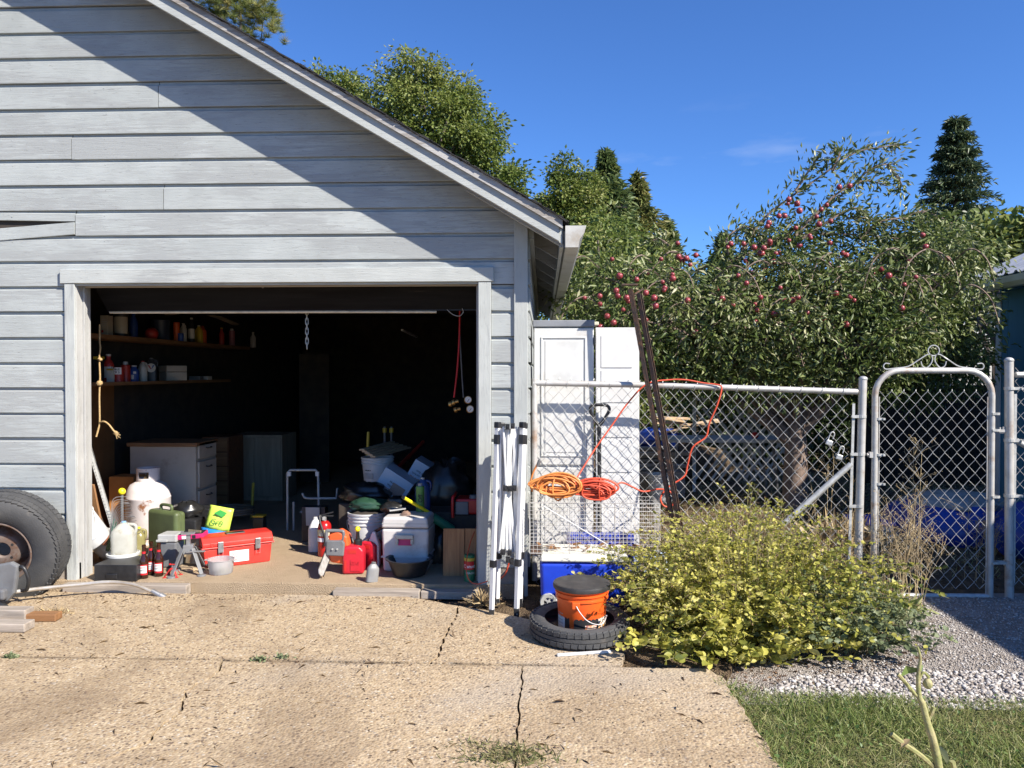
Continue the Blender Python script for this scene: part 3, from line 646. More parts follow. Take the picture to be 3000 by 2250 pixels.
# dark greenery filling the back of the yard
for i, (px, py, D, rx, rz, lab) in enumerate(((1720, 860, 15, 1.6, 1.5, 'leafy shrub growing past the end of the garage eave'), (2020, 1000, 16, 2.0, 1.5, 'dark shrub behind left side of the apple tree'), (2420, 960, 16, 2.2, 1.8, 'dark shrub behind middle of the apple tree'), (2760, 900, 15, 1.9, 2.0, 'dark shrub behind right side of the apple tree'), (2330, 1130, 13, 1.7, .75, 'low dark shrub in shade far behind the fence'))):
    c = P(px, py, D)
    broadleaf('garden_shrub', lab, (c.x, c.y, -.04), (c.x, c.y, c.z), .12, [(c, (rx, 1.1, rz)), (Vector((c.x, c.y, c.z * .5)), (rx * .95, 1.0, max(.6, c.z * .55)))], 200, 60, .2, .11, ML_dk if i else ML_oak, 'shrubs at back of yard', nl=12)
broadleaf('leafy_shrub', 'light yellow-green big-leaved shrub above metal shed roof', (P(2930, 700, 13).x, P(2930, 700, 13).y, -.04), P(2930, 720, 13), .1,
          [(P(2900, 680, 13), (.5, .5, .28)), (P(2970, 670, 13), (.6, .5, .3)), (P(2850, 740, 13), (.6, .5, .5)), (P(3050, 690, 13), (.6, .5, .4))], 80, 22, .13, .16, leafmat('laurel_leaf', [(.10, .15, .03), (.20, .24, .06), (.34, .34, .12)], .35), nl=10, wid=.6)
# ---------------------------------------------------------------- apple tree
AD = 8.8
ab = Vector((P(2330, 1300, AD).x, P(0, 0, AD).y, -.04))
at = thing('apple_tree', 'spreading apple tree loaded with red apples behind chain-link fence', 'tree', ab); abn = np.array(ab)
def pr(px): return px / F * AD
blobs = [(P(1830, 900, AD - .3), (pr(190), .7, pr(150))), (P(2020, 980, AD - .6), (pr(230), .9, pr(170))), (P(2260, 860, AD), (pr(250), .9, pr(150))), (P(2420, 980, AD - .6), (pr(300), .9, pr(170))),
         (P(2560, 800, AD + .1), (pr(220), .9, pr(140))), (P(2740, 790, AD), (pr(150), .8, pr(130))), (P(2340, 700, AD + .2), (pr(140), .5, pr(80))), (P(2700, 930, AD), (pr(170), .8, pr(150))), (P(1900, 1060, AD - .7), (pr(170), .5, pr(70))), (P(2150, 1080, AD - .5), (pr(220), .6, pr(70))), (P(2480, 1090, AD + .1), (pr(250), .7, pr(90))), (P(1740, 1020, AD - .4), (pr(120), .6, pr(140))), (P(2720, 1060, AD + .4), (pr(160), .6, pr(110))), (P(2300, 1000, AD + .8), (pr(500), .6, pr(160)))]
ncl = 860; cen = blob_points(blobs, ncl, .5)
pos, q = clumps(cen, 66, .12, .9)
dd = unit(q) + np.array([0, 0, -.45]) + npr.normal(size=q.shape) * .35
tn = np.repeat(npr.rand(ncl) ** 2 * .55, 66) + npr.rand(len(pos)) ** 1.3 * .55
m = limbs((0, 0, 0), P(2330, 960, AD) - ab, .15, [c - abn for c in cen[:60]], .005)
# arching shoots that stand clear of the crown
shoots = [[(2160, 760), (2230, 650), (2300, 590), (2400, 520), (2500, 450), (2590, 430), (2640, 425)], [(2200, 730), (2300, 690), (2420, 610), (2500, 540), (2560, 490), (2620, 480)], [(2330, 690), (2450, 570), (2530, 530), (2600, 545)],
          [(2350, 700), (2440, 640), (2500, 610), (2530, 620)], [(2140, 770), (2130, 700), (2180, 665), (2215, 680), (2235, 710)], [(2130, 770), (2250, 720), (2330, 690), (2430, 685), (2540, 690), (2640, 700)], [(2520, 700), (2570, 655), (2640, 640), (2700, 660)],
          [(1900, 800), (1960, 740), (2010, 755), (2050, 800)], [(1720, 880), (1800, 830), (1880, 800), (1960, 790)], [(2330, 560), (2370, 500), (2395, 465)], [(2440, 500), (2460, 450), (2457, 440)], [(1960, 720), (1930, 700), (1900, 710)],
          [(2220, 830), (2360, 830), (2430, 900), (2480, 1000)], [(2210, 840), (2190, 900), (2180, 960)], [(2380, 830), (2440, 860), (2520, 980)], [(1700, 900), (1750, 860), (1830, 850)], [(2640, 640), (2700, 620), (2760, 640), (2830, 680)], [(2600, 480), (2640, 540), (2620, 560)], [(2480, 640), (2540, 640), (2580, 655)]]
sp, sd = [], []
for i, s in enumerate(shoots):
    c = curve([P(x, y, AD - .1 - .06 * (i % 4)) for x, y in s], 7); k = len(c)
    m.tube([p - ab for p in c], [.013 * (1 - .8 * j / k) + .003 for j in range(k)], 5)
    for j in range(1, k):
        a, b_ = c[j - 1], c[j]; ax = (b_ - a).normalized()
        for u in range(10 if s[0][1] < 800 else 4):
            p = a.lerp(b_, rnd.random()); d = Vector((rnd.gauss(0, 1), rnd.gauss(0, 1), rnd.gauss(0, 1))).normalized()
            f = rnd.random() ** 2 * .22
            sp.append(p + d * f); sd.append(d * .9 + ax * .7)
for i in range(80):      # drooping fruiting twigs on the near side of the crown
    x0, y0 = rnd.uniform(1720, 2800), rnd.uniform(760, 1010); sg = rnd.choice((-1, 1)); l_ = rnd.uniform(70, 170); dz = AD - rnd.uniform(.55, 1.05)
    c = curve([P(x0, y0, dz + .25), P(x0 + sg * l_ * .4, y0 - l_ * .30, dz), P(x0 + sg * l_ * .8, y0 - l_ * .05, dz - .08), P(x0 + sg * l_, y0 + l_ * .5, dz - .12)], 5)
    m.tube([p - ab for p in c], [.008 * (1 - .75 * j / len(c)) + .002 for j in range(len(c))], 4)
    for j in range(4, len(c)):
        for u in range(4):
            p = c[j - 1].lerp(c[j], rnd.random()); d = Vector((rnd.gauss(0, 1), rnd.gauss(0, 1), rnd.gauss(-.3, 1))).normalized(); sp.append(p + d * .02); sd.append(d)
pos2 = np.concatenate([pos, np.array(sp)]); dd2 = np.concatenate([dd, np.array(sd)]); tn2 = np.concatenate([tn, npr.rand(len(sp))])
scatter('crown', pos2 - abn, .078 * (.5 + .8 * npr.rand(len(pos2))), ML_app, at, dirs=dd2, wid=.34, tint=tn2, up=.3)
obj('trunk', m, M_barkl, at, smooth=50)
M_app = pm('apple_skin', (.30, .055, .06), (.20, .03, .035), sc_=10, rough=.32, dirt=(.45, .22, .12), dsc=5, dlo=.62, dhi=.85)
am = MB().lathe([(0, -.03), (.014, -.031), (.028, -.02), (.034, 0), (.031, .018), (.02, .029), (.008, .028), (0, .022)], 12).tube([(0, 0, .02), (.003, 0, .045)], .0018, 4).mesh('apple', 60); am.materials.append(M_app)
apples = [(2137, 712), (2132, 725), (2180, 715), (2310, 585), (2305, 600), (2297, 633), (2280, 630), (2335, 600), (2340, 618), (2247, 660), (2256, 655), (2258, 705), (2252, 710), (2235, 725), (2335, 665), (2310, 708), (2375, 690), (2372, 700), (2460, 550), (2490, 543), (2405, 617), (2420, 600), (2395, 635), (2400, 655), (2432, 648), (2430, 710), (2343, 720), (2208, 727), (2222, 740), (2230, 745), (2275, 740), (2285, 742), (2295, 780), (2265, 770), (2240, 790), (2195, 770), (2185, 768), (2165, 805), (2205, 800), (2190, 830), (2285, 845), (2230, 870), (2300, 880), (2318, 882), (2340, 870), (2210, 895), (2215, 910), (2150, 895), (2115, 873), (2015, 880), (2365, 920), (2410, 935), (2450, 860), (2490, 870), (2420, 770), (2425, 775), (2480, 750), (2470, 745), (2560, 795), (2585, 785), (2600, 810), (2480, 950), (2212, 940), (2040, 970), (1985, 715), (1985, 752), (1933, 762), (1790, 763), (1850, 795), (1855, 800), (1818, 810), (1900, 800), (1970, 790), (1972, 805), (1975, 820), (1945, 830), (1950, 840), (1805, 855), (1810, 868), (1835, 875), (1840, 880), (1760, 890), (1712, 870), (1758, 870), (1825, 910), (1890, 860), (1915, 875), (1920, 900), (1865, 820), (1945, 850), (1895, 940), (2035, 745), (2010, 760), (2002, 762), (2018, 773), (2700, 690), (2715, 720), (2660, 760), (2650, 830), (2555, 795), (2560, 800), (2680, 810), (1780, 930), (1800, 945), (1760, 960), (2100, 850), (2265, 920), (2500, 880), (2640, 900), (2780, 760)]
for i, (x, y) in enumerate(apples):
    p = P(x + rnd.uniform(-4, 4), y + rnd.uniform(-4, 4), AD - (1.12 if y > 800 else .55) - rnd.uniform(0, .2)) - ab
    o = link('apple', am, at, p, (rnd.uniform(-.4, .4), rnd.uniform(-.4, .4), rnd.uniform(0, 6))); o.scale = (rnd.uniform(.6, .98),) * 3
# ---------------------------------------------------------------- chain-link fence, gate
def chain(x0, x1, z0, ztop0, ztop1, wd=.040, hd=.090, r=.0020):
    "woven diamond mesh; every wire zigzags and hooks into its neighbours"
    m = MB(); n = int((x1 - x0) / wd)
    for i in range(n + 1):
        xc = x0 + (i + .5) * wd
        if xc > x1: break
        zt = ztop0 + (ztop1 - ztop0) * (xc - x0) / (x1 - x0); k = int((zt - z0) / (hd / 2)); pts = []
        for j in range(k + 1):
            s = 1 if (i + j) % 2 else -1
            pts.append((xc + s * wd * .53 + .0015 * math.sin(i * 3.1 + j * 1.7), .0028 * (1 if j % 2 else -1), zt - j * hd / 2))
        m.tube(pts, r, 4)
        if i % 2 == 1:
            p = pts[0]; m.tube([p, (p[0] + .004, .004, p[2] + .012), (p[0] - .002, -.003, p[2] + .004)], r, 4)
    return m
FD = 5.42; FY = FD - 5.3
fe = thing('chain_link_fence', 'galvanised chain-link fence between garage corner and gate', 'fence', (0, FY, 0))
def LF(px, py, D=FD, o=(0, FY, 0)): return P(px, py, D) - Vector(o)
tag(obj('wire_mesh', chain(LF(1572, 0).x, LF(2500, 0).x, -.02, LF(0, 1103).z - .01, LF(0, 1140).z), M_galv, fe), kind='stuff')
obj('top_rail', MB().tube([LF(1562, 1122), LF(1900, 1128), LF(2200, 1138), LF(2512, 1148)], .0205, 12), M_galvr, fe, smooth=50)
obj('post', MB().tube([LF(2513, 1680), LF(2528, 1112)], .027, 14), M_galvr, fe, smooth=50)
obj('post_cap', MB().ball(LF(2528.5, 1110), (.03, .03, .02)), M_galv, fe, smooth=60)
obj('post', MB().tube([LF(1566, 1700), LF(1566, 1108)], .02, 12), M_galvr, fe, smooth=50)
obj('brace', MB().tube([LF(2493, 1360), LF(2290, 1540)], .02, 12), M_galv, fe, smooth=50)
obj('tension_bar', MB().box((LF(2504, 0).x - .004, -.008, LF(0, 1420).z), (.018, .006, 1.2), (0, .022, 0)), M_galv, fe)
def band(px, py, parent, o, r=.0305, w=.02, D=FD, ext=-.07):
    m = MB(); c = LF(px, py, D, o); m.lathe([(r, -w / 2), (r + .003, -w / 2), (r + .003, w / 2), (r, w / 2)], 14, Matrix.Translation(c), closed=True)
    m.b(c.x + min(0, ext), c.x + max(0, ext), c.y - .024, c.y - .018, c.z - w / 2, c.z + w / 2); m.box((c.x + ext, c.y - .026, c.z), (.014, .014, .014))
    return obj('clamp_band', m, M_galv, parent)
for px, py in ((2523, 1220), (2520, 1330), (2515, 1482)): band(px, py, fe, (0, FY, 0))
ties = MB()
for px in range(1600, 2500, 62):
    c = LF(px, 1122 + (px - 1562) * .0275); ties.tube([c + Vector((.004 * math.sin(a), .024 * math.cos(a), .024 * math.sin(a))) for a in np.linspace(0, 5.6, 9)], .002, 4)
tag(obj('tie_wire', ties, M_galv, fe), kind='stuff')
# gate
GD = 5.40; GO = (0, GD - 5.3, 0)
gt_ = thing('gate', 'arched chain-link garden gate with scrolled top ornament', 'gate', GO)
def LG(px, py): return LF(px, py, GD, GO)
gl, gr_, gtop, gb = LG(2572, 0).x, LG(2917, 0).x, LG(0, 1086).z, LG(0, 1715).z
fr = [(gl, 0, gb - .01), (gl, 0, gtop - .25)] + [(gl + .17 * (1 - math.cos(a)), 0, gtop - .17 + .17 * math.sin(a)) for a in np.linspace(.0, PI / 2, 7)] + [(gr_ - .17 * (1 - math.cos(a)), 0, gtop - .17 + .17 * math.sin(a)) for a in np.linspace(PI / 2, 0, 7)] + [(gr_, 0, gtop - .25), (gr_, 0, gb - .03)]
obj('frame', MB().tube(fr, .021, 12), M_galvr, gt_, smooth=50)
obj('bottom_rail', MB().tube([(gl, 0, gb), (gr_, 0, gb)], .019, 12), M_galv, gt_, smooth=50)
tag(obj('wire_mesh', chain(gl + .03, gr_ - .03, gb + .02, LG(0, 1143).z, LG(0, 1143).z, .0405, .094, .0022), M_galv, gt_), kind='stuff')
for s, px in ((1, gl + .028), (-1, gr_ - .03)): obj('tension_bar', MB().tube([(px, -.004, gb + .02), (px, -.004, gtop - .18)], .004, 6), M_galvr, gt_)
for px, py in ((2572, 1227), (2572, 1332), (2572, 1417), (2917, 1212), (2917, 1260), (2917, 1455), (2917, 1648)):
    band(px, py, gt_, GO, .0225, .016, GD, .03 if px < 2700 else -.03)
zt = gtop + .02; xm = (gl + gr_) / 2
def LGc(px, py): c = LG(px, py); return (c.x, 0, c.z)
obj('scroll', MB().tube([(xm + .038 * math.cos(a), 0, LG(0, 1030).z + .036 * math.sin(a)) for a in np.linspace(0, 2 * PI, 18)[:-1]], .0045, 6, closed=True), M_galv, gt_, smooth=60)
for sg in (-1, 1):
    f = lambda dx, py: (xm + sg * dx, 0, LG(0, py).z)
    obj('scroll', MB().tube(curve([f(.085, 1060), f(.075, 1073), f(.045, 1078), f(.012, 1062), f(.012, 1046), f(.04, 1041), f(.10, 1056), f(.17, 1074), f(.25, 1079), f(.32, 1082), f(.338, 1074), f(.325, 1066), f(.295, 1067)], 5), .0045, 6), M_galv, gt_, smooth=60)
obj('hinge', MB().tube([LG(2540, 1332), LG(2572, 1332)], .012, 8).box(LG(2552, 1332), (.03, .03, .04)), M_galvr, gt_)
obj('latch', MB().box(LG(2935, 1262), (.06, .02, .018)).tube([LG(2930, 1252), LG(2930, 1268), LG(2945, 1268), LG(2947, 1273)], .006, 6).tube([LG(2940, 1250), LG(2940, 1266)], .008, 6), M_galvr, gt_)
obj('latch', MB().box(LG(2934, 1648), (.07, .022, .022)).box(LG(2948, 1650), (.02, .03, .04)), M_galvr, gt_)
# fence right of the gate
fr2 = thing('chain_link_fence', 'short run of chain-link fence at right edge with tall post', 'fence', GO)
obj('post', MB().tube([LG(2957, 1760), LG(2956, 1058)], .028, 14), M_galvr, fr2, smooth=50); obj('post_cap', MB().ball(LG(2956, 1056), (.031, .031, .022)), M_galv, fr2, smooth=60)
tag(obj('wire_mesh', chain(LG(2985, 0).x, LG(2985, 0).x + 1.6, 0, LG(0, 1078).z, LG(0, 1078).z, .0405, .094, .0022), M_galv, fr2), kind='stuff')
obj('top_rail', MB().tube([LG(2975, 1098), LG(2975, 1098) + Vector((1.7, 0, .01))], .02, 12), M_galv, fr2, smooth=50)
obj('tension_bar', MB().box((LG(2984, 0).x, -.01, .72), (.018, .006, 1.3)), M_galv, fr2)
obj('brace', MB().tube([LG(2975, 1290), LG(2975, 1290) + Vector((.9, 0, -.5))], .02, 10), M_galv, fr2, smooth=50)
for py in (1138, 1290, 1452): band(2957, py, fr2, GO, .0315, .02, GD, .07)
# padlocks hung on the mesh
def padlock(px, py, lab, tilt):
    c = P(px, py, FD - .02); t = thing('padlock', lab, 'padlock', c, group='padlocks on the fence', rot=(0, tilt, 0))
    obj('body', MB().b(-.022, .022, -.009, .009, -.036, 0), pm('padlock_steel', (.6, .6, .6), (.45, .45, .44), sc_=30, rough=.35, metal=.5), t, bevel=.005)
    obj('shackle', MB().tube([(-.014, 0, -.004), (-.014, 0, .045)] + [(-.014 * math.cos(a), 0, .045 + .016 * math.sin(a)) for a in np.linspace(.3, PI - .3, 6)] + [(.014, 0, .045), (.014, 0, .015)], .0042, 8), M_galv, t, smooth=60)
padlock(2432, 1290, 'upper of two silver long-shackle padlocks hooked on fence', .35); padlock(2461, 1332, 'lower of two silver long-shackle padlocks hooked on fence', .3)
# ---------------------------------------------------------------- shed at right
SX, EV, SZ, SY0, SY1 = 5.5, 5.27, 2.5, -4.5, 4.25
sh_ = thing('garden_shed', 'blue panelled shed with ribbed metal roof at right edge', 'shed', (SX, 0, 0))
M_shed = pm('shed_blue', (.055, .22, .33), (.045, .18, .28), sc_=3, rough=.6, bump=.1, stretch=(1, 1, .2))
y = SY0; i = 0
while y < SY1 - .01:
    w_ = min(.305, SY1 - y); obj('wall_panel', MB().b(0, .03, y + .003, y + w_ - .003, 0, SZ - .02), M_shed, sh_, bevel=.003); y += w_
obj('wall', MB().b(.012, 3.4, SY0, SY1 - .002, -.04, SZ - .03), M_shed, sh_)
obj('corner_trim', MB().b(-.018, -.001, SY1 - .09, SY1 + .02, 0, SZ - .04), M_whitec, sh_, bevel=.003)
obj('corner_trim', MB().b(-.018, .09, SY1 + .001, SY1 + .02, 0, SZ - .04), M_whitec, sh_, bevel=.003)
M_metal = pm('roof_metal', (.55, .56, .57), (.45, .46, .47), sc_=5, rough=.35, metal=.6)
rs = .46; xe = EV - SX - .06
rv, rfc = [], []; ys = np.arange(SY0 - .2, SY1 + .35, .03)
for k, yy in enumerate(ys):
    h = .028 if (k % 6) in (0, 1) else 0
    for xx in (xe, 2.0): rv.append((xx, yy, SZ + .12 + (xx - xe) * rs + h)); rv.append((xx, yy, SZ + .115 + (xx - xe) * rs + h))
for k in range(len(ys) - 1):
    a = 4 * k; b_ = a + 4; rfc += [(a, a + 2, b_ + 2, b_), (a + 1, b_ + 1, b_ + 3, a + 3), (a, b_, b_ + 1, a + 1), (a + 2, a + 3, b_ + 3, b_ + 2)]
rf_ = obj('roof', MB().add(rv, rfc), M_metal, sh_)
obj('roof_back', MB().prism([(2.0, SZ + .12 + (2 - xe) * rs), (2.03, SZ + .12 + (2 - xe) * rs), (4.2, SZ + .1), (4.2, SZ + .07)], SY0 - .2, SY1 + .3), M_metal, rf_)
obj('gable_wall', MB().prism([(0.02, SZ - .03), (3.4, SZ - .03), (2.0, SZ + (2 - xe) * rs + .05), (.02, SZ + .1 - xe * rs - .03)], SY1 - .03, SY1 - .003), M_shed, rf_)
obj('fascia', MB().b(xe + .08, xe + .1, SY0 - .1, SY1 + .28, SZ - .02, SZ + .11), M_dark, rf_)
sp_ = [(xe - .06, SZ + .09), (xe - .06, SZ + .02), (xe - .03, SZ - .03), (xe + .06, SZ - .03), (xe + .06, SZ + .09), (xe + .055, SZ + .09), (xe + .055, SZ - .025), (xe - .028, SZ - .024), (xe - .054, SZ + .022), (xe - .054, SZ + .09)]
obj('gutter', MB().prism(sp_, SY0 - .1, SY1 + .28), M_whitec, rf_); obj('gutter_cap', MB().prism(sp_[:5], SY1 + .281, SY1 + .284), M_whitec, rf_)
# ---------------------------------------------------------------- things at the back of the yard
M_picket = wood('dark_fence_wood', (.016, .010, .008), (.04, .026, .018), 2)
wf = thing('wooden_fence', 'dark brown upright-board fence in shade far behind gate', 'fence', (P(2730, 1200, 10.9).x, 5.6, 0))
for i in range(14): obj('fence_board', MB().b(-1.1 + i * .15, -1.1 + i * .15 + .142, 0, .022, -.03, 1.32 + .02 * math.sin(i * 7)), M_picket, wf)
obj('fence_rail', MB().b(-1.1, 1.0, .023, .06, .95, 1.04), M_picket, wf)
pk = thing('picket_panel', 'pale slatted panel glimpsed above the dark board fence', 'fence panel', (P(2770, 1200, 11.4).x, 6.1, 0))
for i in range(14): obj('picket', MB().b(-.7 + i * .11, -.7 + i * .11 + .03, 0, .02, 1.0, 1.62 + .03 * math.sin(i * 5)), M_whitec, pk)
obj('picket_rail', MB().b(-.75, .85, .021, .05, 1.1, 1.16), M_whitec, pk)
nb = thing('neighbour_house', 'white wall patch of a building behind the trees', 'building', (P(2830, 1150, 17).x, 11.7, 0))
obj('wall', MB().b(-1.2, 2.5, 0, 3, -.03, 2.9), M_whitec, nb); obj('roof', MB().prism([(-1.5, 2.85), (2.8, 2.85), (.6, 4.2)], -.2, 3.2), M_shin, nb)
M_tarp = pm('blue_tarp', (.008, .045, .30), (.012, .035, .22), rough=.35, bump=.4, bsc=9)
def mound(name, label, cat, c, r, mat, seed, noise=.12, group=None, cut=True):
    return tag(obj(name, MB().ball((0, 0, 0), r, 22, 14, noise, seed), mat, loc=c, smooth=70), label, cat, group)
c = G(2800, 1640, -.03); c.y = 2.1; c.x = P(2790, 1500, 7.4).x
tp_ = thing('tarp_heap', 'blue tarp heap with grey cover behind the gate', 'tarp', (c.x, c.y, -.03))
obj('tarp', MB().ball((0, 0, .12), (.62, .5, .28), 24, 12, .09, 3), M_tarp, tp_, smooth=70)
obj('cover', MB().ball((.02, .0, .31), (.45, .36, .12), 22, 10, .10, 6), pm('grey_cover', (.33, .34, .33), (.22, .22, .2), rough=.6), tp_, smooth=70)
c2 = P(2985, 1500, 6.6)
mound('tarp_bundle', 'second blue tarp bundle right of the tall gate post', 'tarp', (c2.x + .25, c2.y, .16), (.42, .35, .3), M_tarp, 9)
tg = thing('storage_tote', 'pale plastic tote with blue lid behind the gate hinge post', 'tote', (P(2545, 1600, 7.2).x, 1.9, -.03))
obj('bin', MB().b(-.14, .14, -.2, .2, 0, .17), M_whitec, tg, bevel=.015); obj('lid', MB().b(-.155, .155, -.215, .215, .171, .2), M_blue, tg, bevel=.008)
wt = thing('work_table', 'long pale work table behind fence', 'table', (P(2110, 1290, 9.4).x, 4.1, -.03))
obj('top', MB().b(-.72, .72, -.3, .3, .72, .76), pm('table_grey', (.4, .41, .4), (.3, .3, .29), rough=.5), wt, bevel=.006)
for sx in (-.62, .62):
    for sy in (-.24, .24): obj('leg', MB().tube([(sx * 1.02, sy, 0), (sx * .9, sy, .72)], .015, 8), M_grey, wt)
tag(obj('fallen_apple', MB().ball((0, 0, .0), .042, 14, 10), M_red, loc=(P(2212, 1287, 9.2).x, 3.9, .772), smooth=70), 'single red apple sitting on the pale work table', 'apple')
la = thing('lattice_panel', 'white plastic lattice screen standing behind the work table', 'lattice', (P(2215, 1300, 9.9).x, 4.7, -.03))
for i in range(9):
    for sg in (-1, 1):
        x0 = -.42 + i * .105
        obj('slat', MB().box((x0, .004 * sg, .62), (.03, .006, 1.15), (0, sg * .62, 0)), M_whitec, la)
obj('edge', MB().b(-.78, -.74, -.012, .012, 0, 1.2), M_whitec, la); obj('edge', MB().b(-.78, .78, -.012, .012, 1.18, 1.22), M_whitec, la)
t = thing('tarp_heap', 'blue tarp and broken boards heaped in the sunny far yard', 'tarp', (P(1945, 1260, 11.5).x, 6.2, -.03))
obj('tarp', MB().ball((-.1, 0, .52), (.42, .4, .2), 22, 12, .14, 12), M_tarp, t, smooth=70); obj('heap', MB().ball((0, .1, .1), (1.0, .8, .45), 18, 10, .12, 2), M_soil, t, smooth=70)
for i in range(7): obj('board', MB().box((rnd.uniform(-.1, .6), rnd.uniform(-.3, .1), .72 + i * .025), (rnd.uniform(.3, .6), .12, .025), (rnd.uniform(-.2, .2), rnd.uniform(-.2, .3), rnd.uniform(-.6, .6))), M_tan, t)
t = thing('plank_pile', 'low pile of old planks left of the leaning iron rails', 'planks', (P(1930, 1330, 9.6).x, 4.3, -.03))
for i in range(6): obj('plank', MB().box((rnd.uniform(-.1, .1), rnd.uniform(-.15, .15), .35 + i * .05), (rnd.uniform(.5, .8), .14, .035), (0, rnd.uniform(-.05, .05), rnd.uniform(-.3, .3))), M_gwood, t)
obj('block', MB().b(-.3, .3, -.15, .15, 0, .33), M_gwood, t, bevel=.01)
def pail(name, label, loc, r0, r1, h, mat, group=None, lid=None, ribs=2, handle=True):
    t = thing(name, label, 'bucket', loc, group=group)
    pr_ = [(r0 - .006, .004), (r0, .012)]
    z = h * .74
    pr_ += [(r0 + (r1 - r0) * .74, z)]
    for i in range(ribs):
        zz = z + (h - z) * (i + .15) / (ribs + .6); ra = r0 + (r1 - r0) * zz / h
        pr_ += [(ra, zz), (ra + .008, zz + .003), (ra + .008, zz + .012), (ra, zz + .015)]
    pr_ += [(r1, h - .014), (r1 + .007, h - .012), (r1 + .007, h), (r1 - .003, h), (r0 - .004, .02), (0, .02)]
    obj('body', MB().lathe([(0, .004)] + pr_, 36), mat, t, smooth=35)
    if handle:
        zz = h * .82; obj('handle', MB().tube([(r1 * 1.05 * math.cos(a), -.02 - .09 * abs(math.sin(a)), zz - .12 * abs(math.sin(a))) for a in np.linspace(PI, 2 * PI, 15)], .0022, 6), M_galv, t)
    return t
pail('white_bucket', 'white bucket standing in yard behind the leaning iron rails', (P(1933, 1430, 9.2).x, 3.9, -.03), .12, .14, .34, M_white)
# ---------------------------------------------------------------- wheels
def tyre_mesh(Ro, W, Ri, n=72):
    h = W / 2
    pr_ = [(Ri, -h * .75), (Ri + .02, -h * .92), ((Ro + Ri) / 2, -h), (Ro - .035, -h * .94), (Ro - .012, -h * .80), (Ro - .002, -h * .62), (Ro - .001, -h * .30), (Ro - .010, -h * .28), (Ro - .010, -h * .22), (Ro, -h * .20),
           (Ro, h * .20), (Ro - .010, h * .22), (Ro - .010, h * .28), (Ro - .001, h * .30), (Ro - .002, h * .62), (Ro - .012, h * .80), (Ro - .035, h * .94), ((Ro + Ri) / 2, h), (Ri + .02, h * .92), (Ri, h * .75), (Ri + .03, h * .6), (Ro - .03, h * .55), (Ro - .02, 0), (Ro - .03, -h * .55), (Ri + .03, -h * .6)]
    return MB().lathe(pr_, n, closed=True)
def treads(Ro, W, n, slant=.25, g=.35):
    m = MB(); h = W / 2
    for i in range(n):
        a = 2 * PI * i / n; bw = 2 * PI * Ro / n * .86
        for z0, l, r in ((-h * .52, h * .42, Ro - .003), (h * .52, h * .42, Ro - .003), (-h * .78, h * .22, Ro - .012), (h * .78, h * .22, Ro - .012)):
            aa = a + (.5 * 2 * PI / n if z0 > 0 else 0)
            M_ = Matrix.Rotation(aa, 4, 'Z') @ Matrix.Translation((r, 0, z0)) @ Matrix.Rotation((.35 if abs(z0) > h * .6 else 0) * (1 if z0 > 0 else -1) * -1, 4, 'Y') @ Matrix.Rotation(slant * (1 if z0 > 0 else -1), 4, 'X')
            x, y, z = .0055, bw / 2, l / 2
            m.add([(p * x, q * y, s * z) for p in (-1, 1) for q in (-1, 1) for s in (-1, 1)], [(0, 1, 3, 2), (4, 6, 7, 5), (0, 4, 5, 1), (2, 3, 7, 6), (0, 2, 6, 4), (1, 5, 7, 3)], M_)
    return m
# spare wheel leaning on the wall, facing the camera
wr = .385; D0 = 5.0
wc = P(-2, 1610, 5.02)
sw_ = thing('spare_wheel', 'big black tyre on rusty steel rim leaning on clapboards', 'wheel', (wc.x, wc.y + .06, wc.z), rot=(PI / 2 + .16, 0, .16))
obj('tyre', tyre_mesh(.385, .235, .205), M_rubber, sw_, smooth=40)
tag(obj('tread', treads(.385, .235, 60), M_rubber, sw_), kind='stuff')
M_rim = pm('rusty_rim', (.17, .12, .095), (.24, .19, .16), sc_=9, rough=.6, metal=.3, dirt=(.14, .065, .035), dsc=14, dlo=.5, dhi=.66)
obj('rim', MB().lathe([(.21, .09), (.214, .10), (.205, .103), (.19, .085), (.18, .04), (.172, -.05), (.18, -.09), (.205, -.1), (.21, -.09), (.185, -.08), (.178, -.05), (.185, .04), (.195, .08)], 56, closed=True), M_rim, sw_, smooth=45)
obj('rim_disc', MB().lathe([(.178, -.03), (.15, -.03), (.125, .0), (.115, .035), (.10, .045), (.055, .045), (.05, .04), (.05, .02), (.056, .02), (.095, .025), (.11, -.01), (.145, -.045), (.178, -.045)], 48, closed=True), M_rim, sw_, smooth=45)
for i in range(5):
    a = i * 2 * PI / 5 + .5; obj('lug_hole', MB().lathe([(0, 0), (.009, 0), (.009, .0015), (0, .0015)], 12, Matrix.Translation((.078 * math.cos(a), .078 * math.sin(a), .0458))), M_black, sw_)
